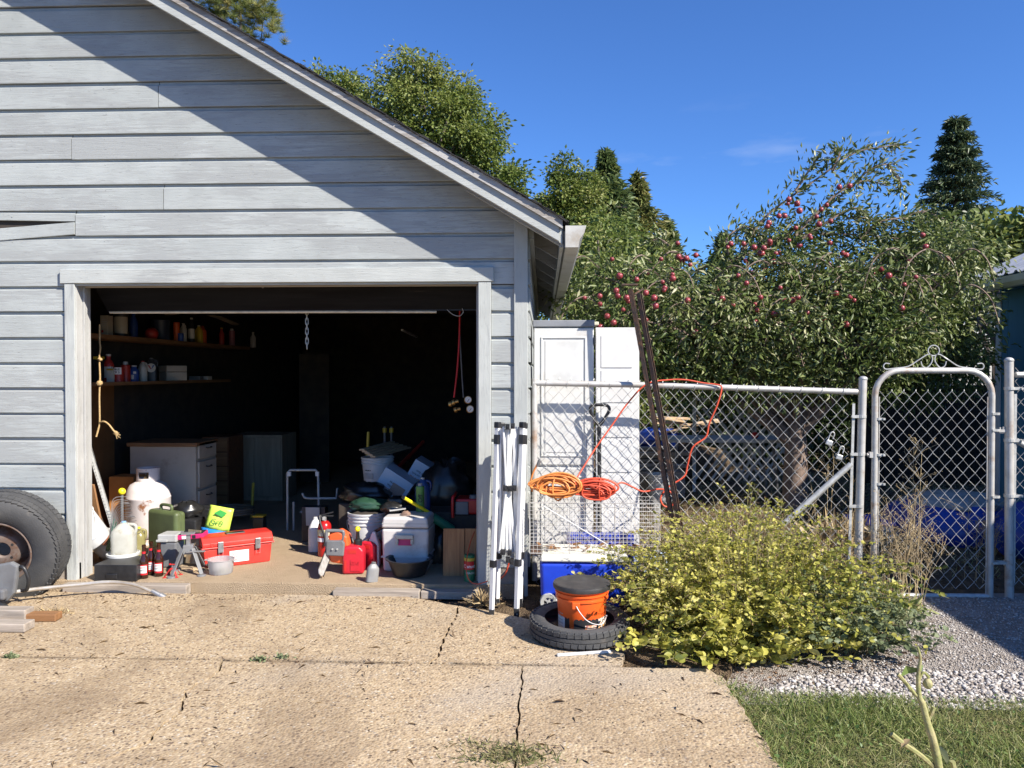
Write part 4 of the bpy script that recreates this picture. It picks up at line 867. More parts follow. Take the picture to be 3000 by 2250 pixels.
# string trimmer lying against the wheel
tr_ = thing('string_trimmer', 'string trimmer with bent silver shaft lying before the wheel', 'trimmer', G(150, 1770))
o_ = G(150, 1770)
def LT(px, py, D): return P(px, py, D) - o_
obj('shaft', MB().tube(curve([LT(20, 1737, 4.86), LT(120, 1724, 4.95), LT(240, 1712, 5.05), LT(300, 1706, 5.08), LT(345, 1706, 5.1), LT(390, 1712, 5.1), LT(420, 1722, 5.1), LT(448, 1735, 5.1)], 5), .0125, 12), pm('trimmer_shaft', (.62, .60, .57), (.42, .36, .28), sc_=6, rough=.35, metal=.5), tr_, smooth=50)
obj('coupling', MB().tube([LT(445, 1731, 5.1), LT(468, 1744, 5.1), LT(470, 1744.5, 5.1), LT(484, 1752, 5.1)], [.017, .018, .022, .021], 12), M_steel, tr_, smooth=40)
obj('guard', MB().prism([(-.22, .02), (-.02, .0), (.02, .06), (.03, .24), (-.02, .26), (-.22, .2)], -.02, .02, 'y', Matrix.Translation(LT(35, 1762, 4.85)) @ Matrix.Rotation(.1, 4, 'Y')), M_grey, tr_, bevel=.012)
obj('motor_housing', MB().b(-.16, .03, -.05, .05, -.02, .05), M_grey, tr_, bevel=.015, loc=LT(12, 1745, 4.84))
obj('handle', MB().tube(curve([LT(62, 1730, 4.9), LT(78, 1728, 4.88), LT(84, 1700, 4.86), LT(74, 1670, 4.85), LT(62, 1660, 4.85), LT(56, 1670, 4.86)], 5), .012, 10), M_black, tr_, smooth=50)
obj('cutting_head', MB().lathe([(0, 0), (.05, 0), (.055, .02), (.05, .05), (.02, .06), (0, .06)], 20, Matrix.Translation(LT(5, 1790, 4.8)) @ Matrix.Rotation(1.2, 4, 'X')), M_black, tr_, smooth=40)
# blocks of wood
def block(lab, px0, px1, py_b, d, h, z=0, rz=0, mat=None):
    a, b = G(px0, py_b, z), G(px1, py_b, z); L_ = (b - a).length
    t = tag(obj('wood_block', MB().b(-L_ / 2, L_ / 2, 0, d, 0, h), mat or M_gwood, bevel=.006, loc=((a.x + b.x) / 2, a.y, z + .001), rot=(0, 0, rz)), lab, 'wood block', 'wooden blocks on the driveway'); return t
block('long grey timber offcut lying nearest the camera at left', -160, 76, 1852, .10, .05, 0, .02)
block('upper grey timber offcut behind the nearest one at left', -160, 78, 1822, .09, .075, 0, .015)
block('small reddish brown offcut right of the grey timbers', 60, 163, 1822, .08, .045, 0, .06, M_bwood)
# ---------------------------------------------------------------- folded canopy frame
M_wtube = pm('white_tube', (.66, .66, .65), (.60, .60, .59), sc_=20, rough=.35)
co_ = G(1475, 1800)
cf = thing('canopy_frame', 'folded white pop-up canopy frame standing against garage corner', 'canopy frame', co_)
def LC(px, py, D): return P(px, py, D) - co_
def bar(p, q, w, mat, parent, nm, dd=None, bv=.002):
    p, q = Vector(p), Vector(q); d = q - p; m = MB().box((0, 0, 0), (w, dd or w, d.length)); o = obj(nm, m, mat, parent, bevel=bv, loc=(p + q) / 2)
    o.rotation_euler = d.to_track_quat('Z', 'Y').to_euler(); return o
legs = [((1440, 1803, 4.80), (1458, 1250, 4.86)), ((1513, 1800, 4.80), (1531, 1250, 4.86)), ((1456, 1770, 5.04), (1470, 1252, 5.06)), ((1523, 1770, 5.04), (1536, 1252, 5.06))]
for a, b in legs:
    P0, P1 = LC(*a), LC(*b); bar(P0, P1, .026, M_wtube, cf, 'leg')
    u = (P1 - P0).normalized(); obj('foot', MB().box((0, 0, 0), (.034, .034, .055)), M_black, cf, bevel=.003, loc=P0 + u * .012)
    bar(P1 - u * .11, P1 - u * .05, .034, M_black, cf, 'bracket', bv=.003); bar(P1 - u * .008, P1 + u * .03, .036, M_black, cf, 'top_cap', bv=.005)
    bar(P0 + u * .30, P0 + u * .345, .036, M_black, cf, 'slider', bv=.004)
fold = [((1463, 1620), (1484, 1430), (1475, 1250)), ((1470, 1625), (1487, 1440), (1490, 1250)), ((1487, 1625), (1478, 1430), (1500, 1250)), ((1492, 1620), (1496, 1430), (1512, 1250)), ((1502, 1620), (1506, 1440), (1520, 1250)), ((1475, 1620), (1503, 1430), (1497, 1250))]
for i, (a, m_, b) in enumerate(fold):
    D_ = 4.83 + .018 * i
    bar(LC(*a, D_), LC(*m_, D_), .022, M_wtube, cf, 'scissor_bar', .012); bar(LC(*m_, D_), LC(*b, D_), .022, M_wtube, cf, 'scissor_bar', .012)
rgc = random.Random(4)
for i in range(52):
    D_ = 4.85 + .019 * (i % 11); pa = 1464 + (i * 37 % 60); pb = 1466 + (i * 23 % 62)
    bar(LC(pa, 1618, D_), LC(pb, 1256, D_ + .01), .022, M_wtube, cf, 'scissor_bar', .018)
for px, py in ((1480, 1430), (1494, 1431), (1507, 1430), (1487, 1250), (1502, 1248), (1474, 1617), (1493, 1619), (1488, 1640), (1499, 1645)):
    j = obj('joint', MB().box((0, 0, 0), (.026, .03, .034)).lathe([(0, .016), (.006, .016), (.005, .02), (0, .021)], 8, Matrix.Rotation(PI / 2, 4, 'X')), M_black, cf, loc=LC(px, py, 4.82))
# ---------------------------------------------------------------- tall white cabinet behind the fence
CD = 5.56; cx0, cx1 = P(1563, 0, CD).x, P(1742, 0, CD).x; ztop = P(0, 962, CD).z
cb = thing('storage_cabinet', 'tall white utility cabinet with grey top behind fence', 'cabinet', (cx0, CD - 5.3, -.03))
wd_ = cx1 - cx0; H = ztop + .03
obj('carcass', MB().b(0, wd_, .02, .5, .04, H), M_white, cb, bevel=.006)
obj('top', MB().b(-.004, wd_ + .004, -.006, .51, H + .001, H + .05), pm('grey_top', (.22, .23, .25), (.17, .18, .2), rough=.5), cb, bevel=.006)
for (z0, z1) in ((.06, .86), (.88, H - .01)):
    dpart = obj('door', MB().b(.006, wd_ - .006, -.004, .018, z0, z1), M_white, cb, bevel=.004)
    for (a, b, c_, d_) in ((.055, wd_ - .055, z0 + .06, z0 + .072), (.055, wd_ - .055, z1 - .072, z1 - .06), (.055, .067, z0 + .0721, z1 - .0721), (wd_ - .067, wd_ - .055, z0 + .0721, z1 - .0721)):
        obj('moulding', MB().b(a, b, -.012, -.0045, c_, d_), M_white, dpart, bevel=.003)
    obj('panel', MB().b(.085, wd_ - .085, -.008, -.0045, z0 + .09, z1 - .09), M_white, dpart, bevel=.003)
for z in (.4, 1.2, 1.75): obj('hinge', MB().b(wd_ - .004, wd_ + .006, -.008, .02, z, z + .05), M_black, cb)
pl_ = thing('plastic_partition', 'white ribbed plastic sheet leaning beside the white cabinet', 'plastic sheet', (P(1748, 0, 5.59).x, .29, -.03), rot=(-.03, 0, 0))
pw_, ph_ = P(1878, 0, 5.59).x - P(1748, 0, 5.59).x, P(0, 962, 5.59).z + .03
obj('sheet', MB().b(0, pw_, 0, .02, 0, ph_).v and MB().prism([(0, 0), (pw_, 0), (pw_, ph_ - .05), (pw_ - .03, ph_), (0, ph_)], 0, .02), M_whitec, pl_, bevel=.004)
for i in range(7):
    z0 = .06 + i * (ph_ - .1) / 7; obj('raised_field', MB().b(.04, pw_ - .05, -.006, -.0003, z0, z0 + (ph_ - .1) / 7 - .018), M_whitec, pl_, bevel=.004)
obj('flange', MB().b(.001, .02, -.03, -.001, 0, ph_ - .01), M_whitec, pl_, bevel=.003)
tg = tag(obj('egg_tray', MB().b(0, .36, 0, .2, 0, .025), pm('cream_plastic', (.6, .56, .42), (.5, .46, .34), rough=.6), loc=(P(1612, 0, 5.7).x, .4, ztop + .022), bevel=.004), 'cream shallow tray lying on top of white cabinet', 'tray')
# shovel
sv = thing('shovel', 'shovel with black D-handle leaning behind the fence', 'shovel', (P(1757, 1560, 5.46).x, .16, -.02))
so_ = Vector((P(1757, 1560, 5.46).x, .16, -.02))
def LS(px, py, D): return P(px, py, D) - so_
obj('shaft', MB().tube([LS(1757, 1560, 5.46), LS(1755, 1262, 5.48), LS(1755, 1240, 5.48)], .0145, 10), M_black, sv, smooth=50)
obj('grip', MB().tube(curve([LS(1755, 1245, 5.48), LS(1738, 1222, 5.48), LS(1729, 1200, 5.48), LS(1736, 1188, 5.48), LS(1757, 1186, 5.48), LS(1778, 1188, 5.48), LS(1785, 1200, 5.48), LS(1774, 1222, 5.48)], 5, True), .0115, 10, closed=True), M_black, sv, smooth=50)
obj('blade', MB().prism([(-.12, .02), (0, -.0), (.12, .02), (.125, .26), (.03, .30), (-.03, .30), (-.125, .26)], -.004, .004, 'y', Matrix.Translation((0, 0, 0))), M_steel, sv, bevel=.002)
# leaning slotted iron rails
ir = thing('slotted_rails', 'pair of rusty slotted iron rails leaning over the fence', 'iron rails', P(1990, 1620, 5.15)); io = P(1990, 1620, 5.15)
def rail(a, b, nm, w_=.03):
    a, b = Vector(a) - io, Vector(b) - io; d = b - a; Ln = d.length; q = d.to_track_quat('Z', 'Y').to_euler()
    o = obj(nm, MB().box((0, 0, 0), (w_, .004, Ln)).box((-w_ / 2 + .002, .0145, 0), (.0038, .025, Ln - .001)).box((w_ / 2 - .002, .0145, 0), (.0038, .025, Ln - .001)), M_rust, ir, loc=(a + b) / 2, rot=q)
    k = int(Ln / .075); sl_ = MB().box((0, 0, 0), (.012, .002, .022)).mesh('slot'); sl_.materials.append(M_black)
    for i in range(k): link('slot', sl_, o, (0, -.0035, -Ln / 2 + .04 + i * .075))
    return o
rail(P(2005, 1640, 5.15), P(1868, 862, 5.36), 'rail'); rail(P(1978, 1600, 5.2), P(1842, 848, 5.36), 'rail', .022)
obj('top_plate', MB().b(-.05, .06, -.03, .05, -.004, .004), M_rust, ir, loc=P(1843, 834, 5.36) - io); obj('cross_piece', MB().tube([P(1860, 862, 5.36) - io, P(1885, 846, 5.37) - io], .008, 6), M_rust, ir)
# ---------------------------------------------------------------- extension cords
def coil(name, label, cx, cz, D, rx, rz, n, mat, seed, r=.006, extra=()):
    rg = random.Random(seed); o = P(cx, cz, D); t = thing(name, label, 'extension cord', o); pts = []
    for k in range(n * 22):
        a = 2 * PI * k / 22; f = k / (n * 22); lo = math.sin(f * 37 + seed); l2 = math.sin(f * 23 + seed * 2)
        pts.append((rx * (.80 + .22 * lo) * math.cos(a) + .03 * l2, -.045 + .075 * f + .02 * math.sin(a * .5 + lo), rz * (.72 + .32 * l2) * math.sin(a) + .016 * lo - .25 * rz * math.cos(a) * math.cos(a) + rz * .12))
    obj('coil', MB().tube(pts, r, 6), mat, t, smooth=70)
    for e in extra: obj('loose_end', MB().tube(curve([P(*q) - o for q in e], 7), r, 6), mat, t, smooth=70)
    return t, o
M_ocord = pm('orange_cord', (.72, .27, .07), (.6, .2, .05), sc_=14, rough=.5); M_rcord = pm('red_orange_cord', (.62, .085, .035), (.5, .06, .025), sc_=14, rough=.5)
t, o = coil('extension_cord', 'faded orange extension cord coiled on top of wire cage', 1628, 1424, 5.06, .150, .072, 22, M_ocord, 2, extra=[[(1560, 1440, 5.15), (1553, 1420, 5.14), (1560, 1390, 5.13), (1570, 1368, 5.12), (1578, 1352, 5.12)]])
obj('plug', MB().tube([P(1574, 1366, 5.12) - o, P(1582, 1348, 5.12) - o], [.010, .013], 10), M_grey, t); obj('plug', MB().tube([P(1664, 1424, 5.07) - o, P(1678, 1418, 5.07) - o], .012, 10), M_lgrey, t)
obj('strap', MB().tube([Vector((.165 * math.cos(a) * .25 + .02, .055 * math.cos(a), .085 * math.sin(a) - .01)) for a in np.linspace(0, 2 * PI, 16)[:-1]], .006, 6, closed=True), M_ocord, t)
t, o = coil('extension_cord', 'red-orange extension cord coiled beside the orange one, trailing over fence', 1735, 1434, 5.12, .15, .052, 24, M_rcord, 5,
            extra=[[(1690, 1400, 5.2), (1740, 1320, 5.3), (1790, 1250, 5.36), (1840, 1180, 5.38), (1895, 1125, 5.39), (1960, 1113, 5.40), (2010, 1113, 5.4), (2060, 1122, 5.4), (2105, 1128, 5.39), (2114, 1140, 5.38), (2100, 1190, 5.37), (2078, 1240, 5.37), (2068, 1280, 5.37), (2030, 1310, 5.36), (2015, 1360, 5.36), (2005, 1395, 5.35), (1965, 1422, 5.34), (1945, 1440, 5.33), (1935, 1462, 5.32), (1945, 1482, 5.32), (1965, 1484, 5.32), (1976, 1465, 5.31), (1962, 1440, 5.3), (1930, 1433, 5.3), (1885, 1440, 5.28), (1850, 1425, 5.26), (1820, 1414, 5.24), (1795, 1428, 5.2)]])
obj('strap', MB().tube([Vector((.02 * math.cos(a) + .06, .06 * math.cos(a), .075 * math.sin(a) - .0)) for a in np.linspace(0, 2 * PI, 16)[:-1]], .0055, 6, closed=True), M_rcord, t)
# ---------------------------------------------------------------- cooler, cage
KD = 4.95; kx0, kx1 = P(1582, 0, KD).x, P(1848, 0, KD).x
kw = kx1 - kx0; ko = Vector(((kx0 + kx1) / 2, KD - 5.3, -.02))
ck_ = thing('wheeled_cooler', 'bright blue wheeled cooler with white lid under the cage', 'cooler', ko)
kz1 = P(0, 1632, KD).z + .02
def tap(w0, w1, d0, d1, z0, z1): return MB().add([(sx * (w0 if k == 0 else w1) / 2, (0 if sy < 0 else 1) * (d0 if k == 0 else d1), (z0, z1)[k]) for k in (0, 1) for sx, sy in ((-1, -1), (1, -1), (1, 1), (-1, 1))], [(0, 1, 2, 3), (4, 5, 6, 7), (0, 1, 5, 4), (1, 2, 6, 5), (2, 3, 7, 6), (3, 0, 4, 7)])
obj('body', tap(kw * .97, kw, .33, .35, .075, kz1), M_blue, ck_, bevel=.028, smooth=35, seg=4)
obj('base', tap(kw * .80, kw * .85, .27, .30, .01, .08), M_blue, ck_, bevel=.015, loc=(0, .02, 0))
obj('lid', tap(kw * 1.0, kw * .97, .37, .35, kz1 + .002, kz1 + .045), pm('cooler_lid', (.78, .76, .66), (.7, .68, .58), sc_=5, rough=.45), ck_, bevel=.015, smooth=35, loc=(0, -.01, 0), seg=3)
for sx in (-1,):
    wl = obj('wheel', MB().lathe([(.030, -.018), (.052, -.02), (.056, -.012), (.056, .012), (.052, .02), (.03, .018)], 26, Matrix.Rotation(PI / 2, 4, 'X'), closed=True), pm('grey_wheel', (.4, .4, .38), (.3, .29, .27), rough=.6), ck_, smooth=40, loc=(-kw * .40, -.0, .058))
    sp2 = MB()
    for i in range(5):
        a = i * 2 * PI / 5; sp2.box((.018 * math.cos(a), -.012, .018 * math.sin(a)), (.035, .006, .011), (0, -a, 0))
    obj('spokes', sp2.lathe([(0, .01), (.011, .01), (.011, .02), (0, .02)], 12, Matrix.Rotation(PI / 2, 4, 'X')), M_lgrey, wl)
obj('side_handle', MB().tube(curve([(kw / 2 + .01, .1, .16), (kw / 2 + .035, .12, .10), (kw / 2 + .03, .17, .02)], 4), .013, 8), M_whitec, ck_, smooth=50)
# wire cage
gD = 5.0; gx0, gx1 = P(1552, 0, gD).x, P(1938, 0, gD).x; gz0, gz1 = P(0, 1606, gD).z, P(0, 1462, gD).z
cg = thing('wire_cage', 'galvanised wire animal cage resting on blue cooler', 'cage', (gx0, gD - 5.3, gz0)); Lx, Lz, Ly = gx1 - gx0, gz1 - gz0, .27
gm = MB()
for yy in (0, Ly):
    for i in range(int(Lx / .0254) + 1): gm.tube([(i * .0254, yy, 0), (i * .0254, yy, Lz)], .0011, 3, cap=False)
    for i in range(int(Lz / .0254) + 1): gm.tube([(0, yy, i * .0254), (Lx, yy, i * .0254)], .0011, 3, cap=False)
for xx in (0, Lx):
    for i in range(11): gm.tube([(xx, i * .0254, 0), (xx, i * .0254, Lz)], .0011, 3, cap=False)
    for i in range(int(Lz / .0254) + 1): gm.tube([(xx, 0, i * .0254), (xx, Ly, i * .0254)], .0011, 3, cap=False)
for i in range(int(Lx / .0254) + 1): gm.tube([(i * .0254, 0, Lz), (i * .0254, Ly, Lz)], .0011, 3, cap=False)
tag(obj('wire_grid', gm, M_galvr, cg), kind='stuff')
for a, b in (((0, 0, 0), (Lx, 0, 0)), ((0, 0, Lz), (Lx, 0, Lz)), ((0, 0, 0), (0, 0, Lz)), ((Lx, 0, 0), (Lx, 0, Lz)), ((Lx * .31, 0, 0), (Lx * .31, 0, Lz)), ((Lx * .655, 0, 0), (Lx * .655, 0, Lz))):
    obj('frame_rod', MB().tube([a, b], .0028, 6), M_galvr, cg)
obj('door_rod', MB().tube([(.09, -.006, Lz - .02), (Lx * .74, -.006, -.01)], .0032, 6), M_wtube, cg)
obj('floor_tray', MB().b(.01, Lx - .01, .01, Ly - .01, -.012, -.004), M_rust, cg)
lf_ = MB()
for i in range(26): lf_.box((rnd.uniform(.05, Lx - .1), rnd.uniform(.05, Ly - .05), .01 + rnd.uniform(0, .02)), (rnd.uniform(.02, .07), .02, .006), (rnd.uniform(-.5, .5), rnd.uniform(-.4, .4), rnd.uniform(0, 3)))
tag(obj('leaf_litter', lf_, M_bwood), 'brown leaf litter lying inside the wire cage', 'leaf litter', kind='stuff').location = (gx0, gD - 5.3, gz0)
bc = thing('blue_crate', 'dark blue plastic crate behind cage at foot of panel', 'crate', (P(1760, 1590, 5.46).x, .13, -.03))
bw_, bh_ = .46, P(0, 1545, 5.48).z + .03
for i in range(7): obj('slat', MB().b(-bw_ / 2, bw_ / 2, 0, .008, .02 + i * bh_ / 7, .02 + i * bh_ / 7 + bh_ / 7 - .012), M_blue, bc)
for sx in (-.23, -.08, .07, .22): obj('rib', MB().b(sx - .012, sx + .012, .009, .02, 0, bh_), M_blue, bc)
obj('bin', MB().b(-bw_ / 2 + .01, bw_ / 2 - .01, .021, .08, .0, bh_ - .02), M_blue, bc)
tag(obj('plastic_sheet', MB().ball((0, 0, 0), (.22, .15, .13), 18, 10, .2, 5), pm('pale_blue_sheet', (.45, .55, .68), (.3, .42, .6), rough=.4), loc=(P(1900, 1590, 5.6).x, .3, .08), smooth=60), 'crumpled pale blue plastic sheet on ground behind cage', 'plastic sheet')
# ---------------------------------------------------------------- flat tyre with orange bucket in it
tc_ = G(1697, 1835); tc_.y = G(1697, 1912).y + .285; tc_.x = P(1697, 1850, tc_.y + 5.3).x
ft = thing('flat_tyre', 'black tyre lying flat on the concrete around orange bucket', 'tyre', (tc_.x, tc_.y, .012), rot=(.03, 0, 0))
obj('body', tyre_mesh(.285, .10, .20), M_rubber, ft, smooth=40, loc=(0, 0, .054)); tag(obj('tread', treads(.285, .105, 44, .12), M_rubber, ft, loc=(0, 0, .054)), kind='stuff')
bo = Vector((tc_.x + .015, tc_.y + .01, .004))
M_ob = pm('bucket_orange', (.78, .11, .015), (.70, .10, .015), rough=.4)
ob = pail('orange_bucket', 'orange bucket with black lid standing inside the flat tyre', bo, .128, .150, .285, M_ob, ribs=2, handle=False)
obj('lid', MB().lathe([(0, .262), (.105, .262), (.112, .272), (.128, .272), (.132, .262), (.14, .262), (.145, .286), (.152, .29), (.164, .288), (.168, .275), (.166, .262), (.158, .26), (.158, .29), (.15, .296), (0, .270)][:13], 44), pm('lid_black', (.02, .02, .021), (.05, .048, .045), sc_=12, rough=.5), ob, smooth=35, loc=(0, 0, .012))
obj('lid_disc', MB().lathe([(0, .28), (.10, .282), (.118, .288), (.122, .284), (.122, .27), (0, .27)], 40), pm('lid_dusty', (.06, .055, .05), (.11, .10, .085), sc_=8, rough=.6), ob, smooth=35)
obj('lid_grip', MB().prism([(-.07, 0), (-.05, .02), (.05, .02), (.07, 0), (.05, -.018), (-.05, -.018)], .287, .2895, 'z', Matrix.Translation((.01, -.045, 0))), M_black, ob)
obj('label', arc(.1355, .03, .20, -22, 88, 22), M_ink, ob); obj('label', arc(.1355, .03, .20, -88, -48, 10), M_whitec, ob); obj('label', arc(.1355, .03, .20, -47, -34, 10), M_ink, ob)
obj('label_badge', arc(.1372, .145, .195, 40, 74, 10), M_whitec, ob); obj('label_print', arc(.1372, .04, .09, 5, 34, 10), pm('photo_print', (.55, .18, .06), (.75, .6, .45), sc_=60, rough=.6, lo=.45, hi=.55, dirt=(.1, .12, .3), dsc=40), ob); obj('label_print', arc(.1372, .04, .12, 40, 78, 10), pm('photo_print2', (.6, .3, .1), (.75, .7, .6), sc_=50, rough=.6, lo=.45, hi=.55, dirt=(.1, .08, .06), dsc=40), ob)
for i in range(7): obj('label_line', arc(.1372, .155 - i * .018, .159 - i * .018, -80, -54, 6), M_lgrey, ob)
obj('ear', MB().b(-.022, .022, -.012, .006, -.02, .02), M_ob, ob, bevel=.004, loc=(-.04, -.143, .205))
obj('handle', MB().tube(curve([(-.038, -.157, .205), (-.02, -.165, .175), (.02, -.168, .13), (.07, -.155, .105), (.115, -.115, .10), (.14, -.06, .13)], 6), .0026, 6), M_wtube, ob, smooth=60)
c = G(1722, 1925)
tag(obj('white_stick', MB().box((0, 0, .008), (.30, .018, .014)), M_whitec, loc=(G(1712, 1922).x, G(1712, 1918).y, 0), rot=(0, 0, .22), bevel=.003), 'thin white stick lying on concrete before the flat tyre', 'stick')
# ---------------------------------------------------------------- inside the garage
FZ = .061
def at_floor(px, py): g = G(px, py, FZ); return g
def jug(name, label, cat, loc, w_, d_, h, mat, capm, rz=0, handle=True, group=None, cap=.016, lab=None):
    "moulded plastic jug: body, tapered shoulder, neck, cap"
    t = thing(name, label, cat, loc, rz, group); x, y = w_ / 2, d_ / 2
    lv = [(1, 0), (1, h * .62), (.92, h * .72), (.45, h * .90), (.30, h * .93), (.30, h * .96)]
    m = MB(); vs = []; n = 16
    for k, z in lv:
        for j in range(n):
            a = 2 * PI * j / n; q = .62; cx_ = math.copysign(abs(math.cos(a)) ** q, math.cos(a)); cy_ = math.copysign(abs(math.sin(a)) ** q, math.sin(a))
            vs.append((x * k * cx_, (y * k if k > .5 else min(y * k, x * k)) * cy_, z))
    fs = [(i * n + j, i * n + (j + 1) % n, (i + 1) * n + (j + 1) % n, (i + 1) * n + j) for i in range(len(lv) - 1) for j in range(n)] + [tuple(range(n)), tuple(range(n * (len(lv) - 1), n * len(lv)))]
    obj('body', m.add(vs, fs), mat, t, smooth=50)
    obj('cap', MB().lathe([(0, h * .95), (cap, h * .95), (cap, h * .995), (cap * .9, h), (0, h)], 14), capm, t, smooth=40)
    if handle: obj('handle', MB().tube(curve([(x * .35, 0, h * .90), (x * .95, 0, h * .86), (x * 1.0, 0, h * .70), (x * .9, 0, h * .6)], 4), min(.012, h * .05), 8), mat, t, smooth=60)
    if lab: obj('label', MB().b(-x * .7, x * .7, -y - .0015, -y - .0003, h * .1, h * .55), lab, t)
    return t
def bottle(name, label, cat, loc, r, h, mat, capm, group=None, neck=.4, lab=None, labz=(.15, .55), sh=.62):
    t = thing(name, label, cat, loc, group=group)
    obj('body', MB().lathe([(0, 0), (r * .95, 0), (r, h * .03), (r, h * sh), (r * .85, h * (sh + .08)), (r * neck, h * (sh + .2)), (r * neck, h * .96), (0, h * .96)], 18), mat, t, smooth=45)
    obj('cap', MB().lathe([(0, h * .93), (r * neck * 1.15, h * .93), (r * neck * 1.15, h), (0, h)], 14), capm, t, smooth=40)
    if lab: obj('label', arc(r + .0004, h * labz[0], h * labz[1], -80, 80, 12), lab, t)
    return t
def can(name, label, loc, r, h, mat, capm=None, lab=None, group=None, cat='can'):
    t = thing(name, label, cat, loc, group=group)
    obj('body', MB().lathe([(0, 0), (r, 0), (r * 1.02, .004), (r, .008), (r, h - .012), (r * 1.02, h - .008), (r, h - .004), (r * .9, h), (0, h)], 22), mat, t, smooth=40)
    if capm: obj('cap', MB().lathe([(0, h), (r * .55, h), (r * .5, h + r * .7), (0, h + r * .75)], 14), capm, t, smooth=40)
    if lab: obj('label', arc(r + .0005, h * .12, h * .85, -85, 85, 12), lab, t)
    return t
# ---- left cluster
ct = at_floor(345, 1702)
bcse = tag(obj('plastic_case', MB().b(-.17, .135, 0, .28, 0, .112).b(-.08, .0, -.01, -.001, .015, .05), M_black, bevel=.012, seg=3, loc=(ct.x, ct.y, FZ)), 'flat black plastic case on floor beside left door jamb', 'case')
zt_ = FZ + .113
tag(obj('round_cover', MB().lathe([(0, .004), (.098, .006), (.10, .0), (.112, .0), (.114, .018), (.106, .022), (.10, .012), (0, .010)], 36), M_white, loc=(P(368, 1640, 5.55).x, .22, zt_), smooth=40), 'dirty white bucket lid lying on flat black case', 'lid')
M_clear = pm('cloudy_plastic', (.62, .62, .56), (.5, .49, .42), sc_=6, rough=.3, dirt=(.38, .33, .22), dsc=9, dlo=.55, dhi=.75, alpha=.35)
jug('water_jug', 'cloudy plastic water jug with blue cap on bucket lid', 'jug', (P(370, 1630, 5.55).x, .22, zt_ + .016), .165, .15, .235, M_clear, pm('pale_blue_cap', (.25, .42, .7), (.2, .36, .6), rough=.4), .2)
jug('oil_jug', 'yellowish clear oil jug behind the cloudy water jug', 'jug', (P(412, 1640, 5.75).x, .42, FZ + .06), .10, .10, .22, pm('oily_plastic', (.40, .36, .16), (.34, .30, .12), rough=.25, alpha=.4), M_yel, .4)
t = pail('white_bucket', 'white bucket tipped over beside left door jamb', (P(285, 1640, 5.62).x, .30, FZ + .19), .12, .14, .30, M_whitec); t.rotation_euler = (.35, -.55, .3)
obj('label', arc(.136, .08, .22, -50, 50, 12), pm('faded_label', (.55, .62, .72), (.7, .72, .74), sc_=20, rough=.6), t)
tag(obj('white_sack', MB().ball((0, 0, 0), (.13, .1, .12), 16, 10, .08, 4), M_whitec, loc=(P(322, 1610, 5.8).x, .48, .2), smooth=60), 'white sack behind the tipped bucket', 'sack')
tag(obj('brick_offcut', MB().b(-.035, .035, -.03, .03, -.04, .04), pm('red_block', (.33, .12, .06), (.26, .09, .05), rough=.85), loc=(P(300, 1580, 5.6).x, .32, P(300, 1580, 5.6).z), rot=(0, .3, .2), bevel=.004), 'small reddish block wedged above the tipped bucket', 'block')
# leaning metal channel with saw-tooth edge, planks, rake
mc = thing('metal_channel', 'leaning galvanised channel with toothed edge behind left jamb', 'metal channel', P(340, 1570, 5.85)); mo = P(340, 1570, 5.85)
a, b = P(255, 1270, 5.75) - mo, P(352, 1600, 5.85) - mo
d = (b - a); Ln = d.length
chn = obj('web', MB().box((0, 0, 0), (.085, .003, Ln)), M_galv, mc, loc=(a + b) / 2); chn.rotation_euler = d.to_track_quat('Z', 'Y').to_euler()
for sx in (-.043, .043): obj('flange', MB().box((sx, -.012, 0), (.003, .024, Ln)), M_galv, chn)
tooth = MB().add([(0, 0, 0), (0, 0, .022), (.028, -.012, .004)], [(0, 1, 2)]).mesh('tooth'); tooth.materials.append(M_galv)
for i in range(34):
    for sx in (-1, .35): link('tooth', tooth, chn, (sx * .03, -.004, -Ln / 2 + .02 + i * (Ln - .04) / 34), (0, PI if sx < 0 else 0, 0))
for lab, p, q, w_, m_ in (('leaning brown plank nearest left jamb', (262, 1420, 5.7), (312, 1660, 5.9), .07, M_bwoodz), ('dark leaning plank behind toothed channel', (268, 1470, 6.1), (330, 1640, 6.1), .09, M_dark)):
    o = P(*q); a = P(*p) - o; t = tag(obj('plank', MB().box((0, 0, 0), (w_, .02, a.length)), m_, loc=o + a / 2), lab, 'plank'); t.rotation_euler = a.to_track_quat('Z', 'Y').to_euler()
rk = thing('leaf_rake', 'leaf rake with fanned wire tines leaning beside propane tank', 'rake', P(318, 1590, 5.6)); ro = P(318, 1590, 5.6)
for i in range(19):
    f = i / 18; tip = P(372 + 42 * f, 1455 + 110 * f + 6 * math.sin(i), 5.72 - .1 * f) - ro; mid = P(332 + 50 * f, 1462 + 110 * f, 5.66) - ro
    obj('tine', MB().tube(curve([(.0, 0, -.01 * i / 18), (mid * .55), mid, tip], 4), .0022, 5), M_steel, rk, smooth=60)
obj('socket', MB().tube([(-.01, 0, -.06), (.02, 0, .03)], [.014, .02], 8), M_green, rk)
for i in range(8): obj('green_tine', MB().tube([(0, 0, -.02), P(335 + 6 * i, 1520 + i * 9, 5.6) - ro], .003, 4), pm('green_paint', (.03, .16, .10), (.02, .12, .08), rough=.5), rk)
